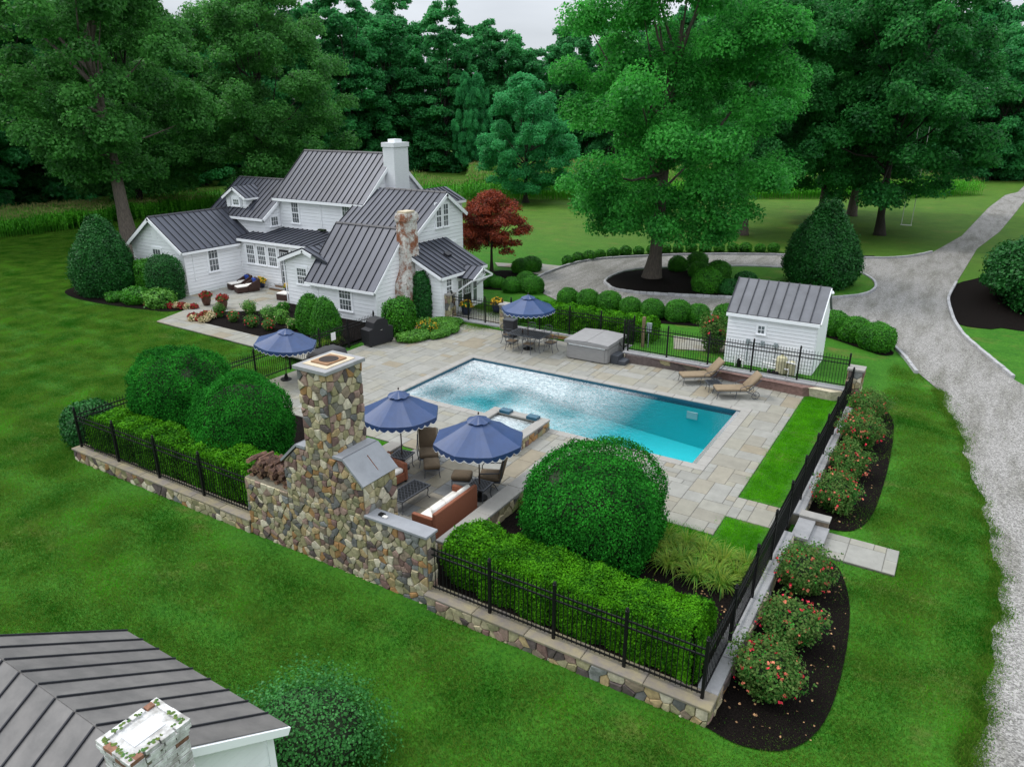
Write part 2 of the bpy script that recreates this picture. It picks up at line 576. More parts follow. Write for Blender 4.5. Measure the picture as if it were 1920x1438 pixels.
# ------------------------------------------------------------------ terrain
def gz_open(x, y):
    front = -0.45 - 0.028 * max(0.0, 11.0 - y)
    left = front + (0.05 - front) * ss(10, 25, y)
    right = front + (0.26 - front) * ss(17, 40, y)
    wx = ss(-30, -23, x)
    z = left * (1 - wx) + right * wx
    far = 0.26
    z = z + (far - z) * ss(36, 48, y)
    if y > 30.6:
        b = ss(-20.6, -19.8, x) * (1 - ss(-3.1, -1.9, x)) * (1 - ss(33.5, 42, y))
        if x < -12.8:
            b *= 1.0 if y > 32.05 else 0.0
        z = z + (0.42 - z) * b
    return z


def in_yard(x, y):
    return (-24.95 < x < -2.85) and (11.95 < y < (32.0 if x < -12.85 else 30.75))


def gz(x, y):
    return -2.7 if in_yard(x, y) else gz_open(x, y)


def clip_half(poly, ax, v, keep_less):
    out = []
    n = len(poly)
    for i in range(n):
        a, b = poly[i], poly[(i + 1) % n]
        da = (v - a[ax]) if keep_less else (a[ax] - v)
        db = (v - b[ax]) if keep_less else (b[ax] - v)
        if da >= 0:
            out.append(a)
        if (da > 0 > db) or (da < 0 < db):
            t = da / (da - db)
            out.append((a[0] + (b[0] - a[0]) * t, a[1] + (b[1] - a[1]) * t))
    return out


def clip_rect(poly, x0, x1, y0, y1):
    for ax, v, kl in ((0, x0, False), (0, x1, True), (1, y0, False), (1, y1, True)):
        if len(poly) < 3:
            return []
        poly = clip_half(poly, ax, v, kl)
    return poly


def area2(p):
    return sum(p[i][0] * p[(i + 1) % len(p)][1] - p[(i + 1) % len(p)][0] * p[i][1] for i in range(len(p))) / 2


def drape(name, poly, m, off=0.03, cell=0.8, parent=None, zf=None):
    """a sheet cut to the outline and laid on the ground"""
    if area2(poly) < 0:
        poly = poly[::-1]
    zf = zf or gz_open
    xs = [p[0] for p in poly]
    ys = [p[1] for p in poly]
    b = MB()
    x = math.floor(min(xs) / cell) * cell
    while x < max(xs):
        col = clip_half(clip_half(list(poly), 0, x, False), 0, x + cell, True)
        if len(col) >= 3:
            y = math.floor(min(p[1] for p in col) / cell) * cell
            ymax = max(p[1] for p in col)
            while y < ymax:
                c = clip_half(clip_half(col, 1, y, False), 1, y + cell, True)
                if len(c) >= 3 and abs(area2(c)) > 1e-4:
                    b.add([(p[0], p[1], zf(p[0], p[1]) + off) for p in c], [tuple(range(len(c)))])
                y += cell
        x += cell
    return b.build(name, m, parent)


def smooth_poly(pts, n=6, closed=True):
    """Catmull-Rom through the points"""
    out = []
    N = len(pts)
    rng = range(N) if closed else range(N - 1)
    for i in rng:
        p0, p1, p2, p3 = (pts[(i + k) % N] if closed else pts[min(max(i + k, 0), N - 1)] for k in (-1, 0, 1, 2))
        for j in range(n):
            t = j / n
            out.append(tuple(0.5 * ((2 * p1[k]) + (-p0[k] + p2[k]) * t + (2 * p0[k] - 5 * p1[k] + 4 * p2[k] - p3[k]) * t * t + (-p0[k] + 3 * p1[k] - 3 * p2[k] + p3[k]) * t ** 3) for k in (0, 1)))
    if not closed:
        out.append(tuple(pts[-1]))
    return out


def lawn_material():
    m = bpy.data.materials.new('lawn')
    m.use_nodes = True
    nt = m.node_tree
    L = nt.links.new
    b = nt.nodes['Principled BSDF']
    b.inputs['Roughness'].default_value = .85
    b.inputs['Specular IOR Level'].default_value = .2
    geo = nt.nodes.new('ShaderNodeNewGeometry')

    def noise(sc, det=5, mp=None, ro=.6):
        n = nt.nodes.new('ShaderNodeTexNoise')
        n.inputs['Scale'].default_value = sc
        n.inputs['Detail'].default_value = det
        n.inputs['Roughness'].default_value = ro
        if mp:
            q = nt.nodes.new('ShaderNodeMapping')
            q.inputs['Scale'].default_value = mp
            L(geo.outputs['Position'], q.inputs['Vector'])
            L(q.outputs['Vector'], n.inputs['Vector'])
        else:
            L(geo.outputs['Position'], n.inputs['Vector'])
        return n.outputs['Fac']

    def ramp(f, a, bb, ca, cb):
        r_ = nt.nodes.new('ShaderNodeValToRGB')
        r_.color_ramp.elements[0].position = a
        r_.color_ramp.elements[1].position = bb
        r_.color_ramp.elements[0].color = (*ca, 1)
        r_.color_ramp.elements[1].color = (*cb, 1)
        L(f, r_.inputs['Fac'])
        return r_.outputs['Color']

    def mix(f, a, c):
        x = nt.nodes.new('ShaderNodeMix')
        x.data_type = 'RGBA'
        L(f, x.inputs[0])
        L(a, x.inputs[6])
        L(c, x.inputs[7])
        return x.outputs[2]
    fine = ramp(noise(9, 8, None, .7), .38, .66, (.010, .080, .002), (.052, .215, .009))
    mid = ramp(noise(.8, 7, None, .7), .34, .66, (.020, .105, .004), (.060, .190, .012))
    base = nt.nodes.new('ShaderNodeMix')
    base.data_type = 'RGBA'
    base.inputs[0].default_value = .5
    L(fine, base.inputs[6])
    L(mid, base.inputs[7])
    dry = ramp(noise(4, 6), .3, .7, (.10, .105, .022), (.20, .145, .050))
    dmask = ramp(noise(.30, 7, (1, 1.7, 1), .74), .55, .72, (0, 0, 0), (.75, .75, .75))
    sp = nt.nodes.new('ShaderNodeSeparateXYZ')
    L(geo.outputs['Position'], sp.inputs[0])
    fm = nt.nodes.new('ShaderNodeMapRange')
    fm.inputs['From Min'].default_value = 48
    fm.inputs['From Max'].default_value = 64
    fm.inputs['To Max'].default_value = .55
    L(sp.outputs['Y'], fm.inputs['Value'])
    olive = ramp(noise(.5, 7, None, .7), .35, .65, (.060, .105, .012), (.105, .165, .020))
    L(mix(dmask, mix(fm.outputs['Result'], base.outputs[2], olive), dry), b.inputs['Base Color'])
    bu = nt.nodes.new('ShaderNodeBump')
    bu.inputs['Strength'].default_value = .9
    bu.inputs['Distance'].default_value = .06
    L(noise(14, 6, None, .7), bu.inputs['Height'])
    L(bu.outputs['Normal'], b.inputs['Normal'])
    return m


M['lawn'] = lawn_material()


def gravel_material():
    m = bpy.data.materials.new('gravel')
    m.use_nodes = True
    nt = m.node_tree
    L = nt.links.new
    b = nt.nodes['Principled BSDF']
    b.inputs['Roughness'].default_value = .95
    b.inputs['Specular IOR Level'].default_value = .15
    geo = nt.nodes.new('ShaderNodeNewGeometry')
    vo = nt.nodes.new('ShaderNodeTexVoronoi')
    vo.inputs['Scale'].default_value = 30
    L(geo.outputs['Position'], vo.inputs['Vector'])
    rp = nt.nodes.new('ShaderNodeValToRGB')
    e = rp.color_ramp.elements
    e[0].color = (.135, .132, .126, 1)
    e[1].color = (.40, .392, .378, 1)
    e.new(.5).color = (.26, .254, .244, 1)
    sx = nt.nodes.new('ShaderNodeSeparateColor')
    L(vo.outputs['Color'], sx.inputs[0])
    L(sx.outputs[0], rp.inputs['Fac'])
    n2 = nt.nodes.new('ShaderNodeTexNoise')
    n2.inputs['Scale'].default_value = .55
    n2.inputs['Detail'].default_value = 7
    n2.inputs['Roughness'].default_value = .7
    mp = nt.nodes.new('ShaderNodeMapping')
    mp.inputs['Scale'].default_value = (2.4, .45, 1)
    mp.inputs['Rotation'].default_value = (0, 0, .06)
    L(geo.outputs['Position'], mp.inputs['Vector'])
    L(mp.outputs['Vector'], n2.inputs['Vector'])
    r2 = nt.nodes.new('ShaderNodeValToRGB')
    r2.color_ramp.elements[0].position = .36
    r2.color_ramp.elements[1].position = .56
    r2.color_ramp.elements[0].color = (.42, .41, .33, 1)
    r2.color_ramp.elements[1].color = (1, .98, .96, 1)
    L(n2.outputs['Fac'], r2.inputs['Fac'])
    mx = nt.nodes.new('ShaderNodeMix')
    mx.data_type = 'RGBA'
    mx.blend_type = 'MULTIPLY'
    mx.inputs[0].default_value = .6
    L(rp.outputs['Color'], mx.inputs[6])
    L(r2.outputs['Color'], mx.inputs[7])
    L(mx.outputs[2], b.inputs['Base Color'])
    bu = nt.nodes.new('ShaderNodeBump')
    bu.inputs['Strength'].default_value = .8
    bu.inputs['Distance'].default_value = .02
    L(vo.outputs['Distance'], bu.inputs['Height'])
    L(bu.outputs['Normal'], b.inputs['Normal'])
    return m


M['gravel'] = gravel_material()


def axis(fine0, fine1, step, lo, hi, extra=()):
    a = list(np.arange(fine0, fine1 + 1e-6, step))
    d = step
    x = fine0
    while x > lo:
        d *= 1.28
        x -= d
        a.append(x)
    d = step
    x = fine1
    while x < hi:
        d *= 1.28
        x += d
        a.append(x)
    return sorted(set([round(v, 3) for v in a] + [round(v, 3) for v in extra]))


gx = axis(-60, 12, .8, -700, 700, (-24.96, -24.94, -2.86, -2.84, -12.86, -12.84, -20.2, -19.8))
gy = axis(2, 60, .8, -60, 900, (11.94, 11.96, 30.74, 30.76, 31.99, 32.01))
V = [(x, y, gz(x, y)) for y in gy for x in gx]
nx = len(gx)
F = [(j * nx + i, j * nx + i + 1, (j + 1) * nx + i + 1, (j + 1) * nx + i) for j in range(len(gy) - 1) for i in range(nx - 1)]
lb = MB()
lb.v, lb.f, lb.m = V, F, [0] * len(F)
tag(lb.build('lawn', M['lawn']), kind='structure')

# ------------------------------------------------------------------ gravel drive, island, kerbs
zi = lambda x, y: (960 + x / 3.84, 380 + y / 3.84)
zj = lambda x, y: (1420 + x / 3.784, 350 + y / 3.784)
zo = lambda x, y: (900 + x / 7.19, 440 + y / 7.19)


def gp(px, z=.29):
    return tuple(on_ground(px[0], px[1], z))


far_kerb = smooth_poly([gp(q) for q in (zo(760, 600), zo(850, 545), zi(400, 455), zi(530, 424), zi(700, 404), zi(950, 390), zi(1200, 380), zi(1500, 376), zi(1917, 380), zj(500, 503), zj(690, 507), zj(920, 510), zj(1100, 496), zj(1245, 465))], 4, False)
far_left = [gp(q) for q in (zj(1450, 350), zj(1640, 150), zj(1760, 60))]
far_left += [(5.2, 130.0), (9.0, 170.0), (16, 230)]
far_right = [(20, 230), (13.0, 170.0), (9.2, 130.0)] + [gp(q) for q in (zj(1890, 110), zj(1820, 200), zj(1720, 320), zj(1560, 440))]
right_kerb = smooth_poly([gp(q, .2) for q in (zj(1405, 700), zj(1362, 780), zj(1352, 830), zj(1375, 920), zj(1410, 1000), zj(1500, 1110), zj(1820, 1375))], 4, False)
near_right = [(5.9, 31.5), (6.4, 25), (6.6, 18), (6.6, 12), (6.5, 0)]
near_left = [(1.9, 0), (1.97, 13.3), (2.03, 15), (2.33, 18.5), (2.15, 22.5), (1.1, 29.5), (.2, 33.6)]
near_left_s = smooth_poly(near_left[1:], 5, False)
# ragged grass edge on the lawn side
rr = random.Random(3)
near_left_s = [(x + rr.uniform(-.04, .05) + .06 * math.sin(y * 3.1) + .05 * math.sin(y * 1.3 + 1), y) for x, y in smooth_poly(near_left_s, 4, False)]
shed_kerb = smooth_poly([gp(q, .15) for q in (zj(1115, 1320), zj(1050, 1240), zj(980, 1170), zj(930, 1140))], 3, False)
near_far = [(-3.5, 39.6), (-9.5, 39.9), (-14.5, 39.3), (-18.5, 39.2), (-20.4, 38.9)] + [gp(q) for q in (zo(1030, 880), zo(860, 800), zo(840, 720))]
outline = near_left[:1] + near_left_s + shed_kerb[1:] + near_far + far_kerb + far_left + far_right + right_kerb + near_right
drive = drape('gravel_drive', outline, M['gravel'], .03, .8)
tag(drive, kind='structure')
island = smooth_poly([gp(q) for q in (zi(668, 575), zi(690, 600), zi(740, 630), zi(900, 655), zi(1100, 668), zi(1350, 680), zi(1590, 690), zj(300, 800), zj(500, 796), zj(680, 783), zj(770, 768), zj(825, 738), zj(838, 700), zj(800, 655), zj(690, 612), zj(400, 590), zj(100, 580), zi(1700, 466), zi(1400, 468), zi(1150, 476), zi(940, 484), zi(800, 505), zi(710, 540))], 3)
isl_lawn = drape('island_lawn', island, M['lawn'], .10, .8)
tag(isl_lawn, kind='structure')
mul = smooth_poly([gp(q) for q in (zi(680, 575), zi(700, 600), zi(745, 625), zi(900, 650), zi(1100, 663), zi(1350, 675), zi(1560, 682), zi(1640, 640), zi(1600, 560), zi(1480, 520), zi(1300, 500), zi(1150, 482), zi(940, 490), zi(800, 510), zi(715, 545))], 3)
tag(drape('island_mulch', mul, M['mulch'], .115, .8), kind='structure')


def kerb_run(name, path, label, size=(.42, .16, .17), zoff=.03, closed=False):
    """single granite setts end to end along a path"""
    me = MB().rbox((0, 0, 0), size, .02).mesh(name, M['kerb'])
    root = bpy.data.objects.new(name, None)
    COL.objects.link(root)
    tag(root, kind='structure')
    pts = list(path) + ([path[0]] if closed else [])
    carry = 0.0
    k = 0
    for i in range(len(pts) - 1):
        a, b = Vector(pts[i]), Vector(pts[i + 1])
        L_ = (b - a).length
        d = carry
        ang = math.atan2(b.y - a.y, b.x - a.x)
        while d < L_:
            p = a + (b - a) * (d / L_)
            if k < 300:
                o = place(me, 'kerb_stone', root, (p.x, p.y, gz_open(p.x, p.y) + zoff + rr.uniform(-.012, .012)), ang + rr.uniform(-.03, .03))
            k += 1
            d += size[0] + .012
        carry = d - L_
    return root


kerb_run('island_kerb', island, 'x', (.42, .15, .2), .09, True)
kerb_run('drive_kerb', far_kerb, 'x', (.6, .16, .2), .07)
kerb_run('roadside_kerb', right_kerb, 'x', (.5, .16, .2), .07)
kerb_run('lawn_kerb', shed_kerb, 'x', (.5, .15, .2), .05)
# mulch strips and beds outside the yard
bedR = smooth_poly([(-2.6, 11.6), (-1.9, 11.52), (-1.1, 11.9), (-.64, 13.0), (-.58, 15.0), (-.78, 17.2), (-1.25, 18.7), (-1.7, 19.02)], 5, False) + [(-2.72, 19.05), (-2.72, 11.62)]
tag(drape('rose_bed', bedR, M['mulch'], .03, .5), kind='structure')
bedR2 = smooth_poly([(-1.8, 20.64), (-1.2, 20.95), (-.85, 22.3), (-.82, 26), (-1.05, 29.4), (-1.6, 30.6)], 5, False) + [(-2.72, 30.6), (-2.72, 20.64)]
tag(drape('upper_rose_bed', bedR2, M['mulch'], .03, .5), kind='structure')
far_mulch = [(x + .1, y + .9) for x, y in far_kerb[6:]][::-1]
fk = far_kerb[6:44]
tag(drape('boxwood_bed', fk + [(x - .5, y + 1.1) for x, y in fk][::-1], M['mulch'], .035, .8), kind='structure')
tag(drape('ball_shrub_bed', smooth_poly([(-20.2, 36.9), (-20.2, 38.6), (-16, 38.9), (-10, 39.6), (-9, 38.4), (-13, 36.6)], 3), M['mulch'], .035, .6), kind='structure')
tag(drape('corner_shrub_bed', smooth_poly([(-6.0, 39.3), (-5.2, 40.2), (-3.5, 39.6), (-1.9, 37.9), (-2.6, 37.0), (-4.6, 38.4)], 3), M['mulch'], .035, .6), kind='structure')
hb = smooth_poly([gp(q, .2) for q in (zo(860, 800), zo(640, 790), zo(400, 770), zo(100, 740), zo(-60, 700), zo(-60, 560), zo(200, 500), zo(470, 500), zo(760, 560), zo(840, 700))], 3)
tag(drape('front_door_bed', hb, M['mulch'], .035, .8), kind='structure')
rb = smooth_poly([gp(q, .25) for q in (zj(1400, 700), zj(1365, 800), zj(1380, 900), zj(1425, 980), zj(1650, 1015), zj(1892, 1030))] + [(12, 42), (12, 62), (3.5, 66), (1.5, 60)], 3)
tag(drape('roadside_shrub_bed', rb, M['mulch'], .035, .8), kind='structure')
lbed = smooth_poly([(-49.8, 25.0), (-47.5, 24.0), (-44, 24.0), (-41.5, 24.35), (-39.0, 24.9), (-38.7, 26.2), (-41.3, 27.4), (-42, 28.1), (-46.9, 28.1), (-50, 27.5)], 4)
tag(drape('side_bed', lbed, M['mulch'], .035, .6), kind='structure')

# ------------------------------------------------------------------ yard floor: beds, inner grass, patio, pool
PX0, PX1, PY0, PY1 = -19.04, -6.29, 21.95, 27.42       # pool water edge
CW = .36                                               # coping width
tag(MB().bb(-25.0, PX0 - CW, 11.98, 32.1, -.30, -.055).bb(PX1 + CW, -2.9, 11.98, 32.1, -.30, -.055).bb(PX0 - CW, PX1 + CW, 11.98, PY0 - CW, -.30, -.055).bb(PX0 - CW, PX1 + CW, PY1 + CW, 32.1, -.30, -.055).build('bed_soil', M['mulch']), kind='structure')


def flat(name, poly, z, m):
    b = MB()
    if area2(poly) < 0:
        poly = poly[::-1]
    b.add([(x, y, z) for x, y in poly], [tuple(range(len(poly)))])
    return tag(b.build(name, m), kind='structure')


flat('yard_grass_strip', [(-4.46, 20.47), (-2.95, 20.47), (-2.95, 30.62), (-4.46, 30.62)], -.012, M['lawn'])
flat('yard_grass_patch', [(-4.46, 17.2), (-2.95, 16.6), (-2.95, 19.13), (-4.46, 19.13)], -.012, M['lawn'])
flat('grass_by_lilies', [(-7.2, 17.2), (-4.46, 17.2), (-4.46, 17.93), (-7.2, 17.93)], -.014, M['lawn'])
flat('grass_margin', [(-17.2, 17.9), (-15.05, 17.9), (-15.05, 13.1), (-15.6, 13.1), (-15.6, 17.2), (-17.2, 17.2)], -.012, M['lawn'])

SIZES = [(2, 2), (3, 2), (2, 3), (3, 3), (2, 1), (1, 2), (4, 2), (2, 4), (2, 2), (3, 2), (1, 1), (4, 3)]


def tile_rect(x0, y0, x1, y1, cell, rnd):
    nx_, ny_ = max(1, round((x1 - x0) / cell)), max(1, round((y1 - y0) / cell))
    cx, cy = (x1 - x0) / nx_, (y1 - y0) / ny_
    occ = [[False] * nx_ for _ in range(ny_)]
    out = []
    for j in range(ny_):
        for i in range(nx_):
            if occ[j][i]:
                continue
            cand = SIZES[:]
            rnd.shuffle(cand)
            for w, h in cand + [(1, 1)]:
                if i + w <= nx_ and j + h <= ny_ and not any(occ[j + b][i + a] for a in range(w) for b in range(h)):
                    break
            for a in range(w):
                for b in range(h):
                    occ[j + b][i + a] = True
            out.append((x0 + i * cx, y0 + j * cy, w * cx, h * cy))
    return out


def stone_block(w, h, t, ch=.012):
    """a paving stone: flat block with a chamfered upper edge, top at z = 0"""
    b = MB()
    a, c = w / 2, h / 2
    vs = [(-a, -c, -t), (a, -c, -t), (a, c, -t), (-a, c, -t), (-a, -c, -ch), (a, -c, -ch), (a, c, -ch), (-a, c, -ch), (-a + ch, -c + ch, 0), (a - ch, -c + ch, 0), (a - ch, c - ch, 0), (-a + ch, c - ch, 0)]
    fs = [(8, 9, 10, 11)] + [(i, (i + 1) % 4, 4 + (i + 1) % 4, 4 + i) for i in range(4)] + [(4 + i, 4 + (i + 1) % 4, 8 + (i + 1) % 4, 8 + i) for i in range(4)]
    return b.add(vs, fs)


def paving(name, rects, z, m, cell=.31, gap=.011, seed=4, limit=300, poly=None, mats=None):
    rnd = random.Random(seed)
    root = bpy.data.objects.new(name, None)
    COL.objects.link(root)
    tag(root, kind='structure')
    st = []
    for ri, q in enumerate(rects):
        for s in tile_rect(*q, cell, rnd):
            st.append((s, ri))
    if poly is not None:
        keep = []
        for q in st:
            x, y, w, h = q[0]
            c = clip_rect(list(poly), x + gap / 2, x + w - gap / 2, y + gap / 2, y + h - gap / 2)
            if len(c) < 3 or abs(area2(c)) < .02:
                continue
            if abs(area2(c)) > (w - gap) * (h - gap) * .985:
                keep.append(q)
            else:
                c = c[::-1] if area2(c) < 0 else c
                cx, cy = sum(p[0] for p in c) / len(c), sum(p[1] for p in c) / len(c)
                MB().extr([(p[0] - cx, p[1] - cy, -.05) for p in c], (0, 0, .05)).build('paving_stone', m, root, loc=(cx, cy, z + rnd.uniform(-.004, .004)))
        st = keep
    st.sort(key=lambda q: math.hypot(q[0][0], q[0][1]))
    cache = {}
    rest = {}
    for k, (s, ri) in enumerate(st):
        x, y, w, h = s
        mm = mats[ri] if mats and mats[ri] else m
        key = (round(w, 3), round(h, 3), mm.name)
        zz = z + rnd.uniform(-.004, .004)
        if k < limit:
            if key not in cache:
                cache[key] = stone_block(w - gap, h - gap, .05).mesh('paving_stone', mm)
            place(cache[key], 'paving_stone', root, (x + w / 2, y + h / 2, zz))
        else:
            t = stone_block(w - gap, h - gap, .05)
            rest.setdefault(mm.name, MB()).add([(a + x + w / 2, b + y + h / 2, c + zz) for a, b, c in t.v], t.f)
    for mn, b in rest.items():
        tag(b.build('paving_stones', bpy.data.materials[mn], root), kind='stuff')
    return root


rects = [(-24.9, 19.4, PX0 - CW, 32.05), (PX0 - CW, PY1 + CW, -12.9, 32.05), (-12.9, PY1 + CW, -4.48, 30.66), (PX1 + CW, 17.95, -4.48, PY1 + CW),
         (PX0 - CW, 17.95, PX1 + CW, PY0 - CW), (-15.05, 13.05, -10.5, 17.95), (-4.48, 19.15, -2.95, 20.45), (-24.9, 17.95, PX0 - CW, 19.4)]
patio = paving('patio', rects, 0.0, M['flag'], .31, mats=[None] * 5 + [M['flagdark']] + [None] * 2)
pj = MB()
for q in rects:
    pj.bb(q[0], q[2], q[1], q[3], -.05, -.016)
tag(pj.build('patio_joint_bed', M['joint'], patio), kind='stuff')
# terrace of the house
tp = [(-41.3, 32.45), (-41.3, 27.0), (-38.45, 25.85), (-37.5, 23.2), (-25.5, 22.7), (-25.5, 24.05), (-36.5, 24.4), (-37.1, 25.9), (-36, 26.7), (-34.5, 27.75), (-34.5, 32.45)]
terr = paving('house_terrace', [(-41.3, 22.6, -25.5, 32.4)], .115, M['flag'], .36, seed=9, poly=tp)
tb = drape('terrace_base', tp, M['flag'], .0, .8, terr, zf=lambda x, y: .098)
flat('terrace_flower_bed', [(-36.5, 24.45), (-37.05, 25.9), (-36, 26.65), (-34.45, 27.7), (-34.45, 30.2), (-31.5, 30.2), (-31.5, 29.2), (-25.6, 29.2), (-25.6, 24.1)], .085, M['mulch'])
# entrance court north of the gate
ent = [(-24.2, 32.6), (-19.9, 32.6), (-19.8, 36.6), (-21.0, 39.0), (-22.2, 38.4), (-24.2, 37.2)]
tag(drape('entrance_paving', ent, M['flag'], .16, .6, zf=lambda x, y: .0), kind='structure')
side = [gp(q, .3) for q in (zo(200, 375), zo(480, 395), zo(780, 390), zo(1150, 430), zo(860, 545), zo(750, 530), zo(480, 440), zo(240, 425))]
tag(drape('side_walk', side, M['flag'], .05, .8), kind='structure')
shedwalk = [gp(q, .42) for q in ((1263, 630), (1365, 642), (1365, 662), (1263, 655))]
tag(drape('shed_walk', shedwalk, M['flag'], .03, .6), kind='structure')
# steps and walk outside the side gate
walk = paving('garden_walk', [(-1.85, 19.1, .03, 20.42)], -.36, M['flag'], .30, seed=22)
tag(MB().bb(-1.85, .03, 19.1, 20.42, -.6, -.38).build('walk_base', M['joint'], walk), kind='stuff')
st = thing('entry_steps', 'two grey stone steps with stone cheek below the side gate', 'steps')
MB().rbox((-2.42, 19.75, -.11), (.46, 1.15, .10), .015).build('tread', M['cap'], st)
MB().rbox((-2.03, 19.75, -.24), (.46, 1.15, .10), .015).build('tread', M['cap'], st)
MB().bb(-2.66, -2.2, 19.2, 20.3, -.6, -.165).build('riser', M['stone'], st)
MB().bb(-2.2, -1.82, 19.2, 20.3, -.6, -.295).build('riser', M['stone'], st)
MB().bb(-2.62, -1.86, 20.36, 20.62, -.6, -.05).build('cheek_wall', M['stone'], st)
MB().rbox((-2.24, 20.49, -.015), (.84, .36, .07), .012).build('cheek_cap', M['limestone'], st)

# pool
pool = bpy.data.objects.new('swimming_pool', None)
COL.objects.link(pool)
tag(pool, kind='structure')
b = MB()
dz0, dz1 = -1.15, -2.1
vs = [(PX0, PY0, dz0), (PX1, PY0, dz1), (PX1, PY1, dz1), (PX0, PY1, dz0), (PX0, PY0, -.28), (PX1, PY0, -.28), (PX1, PY1, -.28), (PX0, PY1, -.28)]
b.add(vs, [(0, 1, 2, 3), (0, 4, 5, 1), (1, 5, 6, 2), (2, 6, 7, 3), (3, 7, 4, 0)])
b.build('basin', M['plaster'], pool)
b = MB()
for a, c in (((PX0, PY0), (PX1, PY0)), ((PX1, PY0), (PX1, PY1)), ((PX1, PY1), (PX0, PY1)), ((PX0, PY1), (PX0, PY0))):
    b.add([(*a, -.28), (*c, -.28), (*c, -.03), (*a, -.03)], [(0, 1, 2, 3)])
b.build('tile_band', M['tile'], pool)
MB().bb(PX1 - .16, PX1, PY0, PY1, -.10, -.045).build('cover_track', M['chrome'], pool)
MB().rbox((-8.2, PY1 - .02, -.62), (.45, .05, .3), .01).build('skimmer', M['spawater'], pool)
# coping stones, one by one
rc = random.Random(8)


def coping_line(x0, y0, x1, y1, w, n, nm='coping_stone', par=None, z=.012, t=.06, m=None):
    L_ = math.hypot(x1 - x0, y1 - y0)
    ang = math.atan2(y1 - y0, x1 - x0)
    me = stone_block(L_ / n - .01, w - .004, t, .014).mesh(nm, m or M['limestone'])
    for k in range(n):
        f = (k + .5) / n
        place(me, nm, par, (x0 + (x1 - x0) * f, y0 + (y1 - y0) * f, z), ang)


h_ = CW / 2
coping_line(PX0 - CW, PY1 + h_, PX1 + CW, PY1 + h_, CW, 17, par=pool)
coping_line(PX0 - CW, PY0 - h_, PX1 + CW, PY0 - h_, CW, 17, par=pool)
coping_line(PX0 - h_, PY0, PX0 - h_, PY1, CW, 7, par=pool)
coping_line(PX1 + h_, PY0, PX1 + h_, PY1, CW, 7, par=pool)
cb = MB()
cb.bb(PX0 - CW, PX1 + CW, PY1 + .01, PY1 + CW, -.3, -.03).bb(PX0 - CW, PX1 + CW, PY0 - CW, PY0 - .01, -.3, -.03)
cb.bb(PX0 - CW, PX0 - .01, PY0, PY1, -.3, -.03).bb(PX1 + .01, PX1 + CW, PY0, PY1, -.3, -.03)
tag(cb.build('coping_bed', M['joint'], pool), kind='stuff')


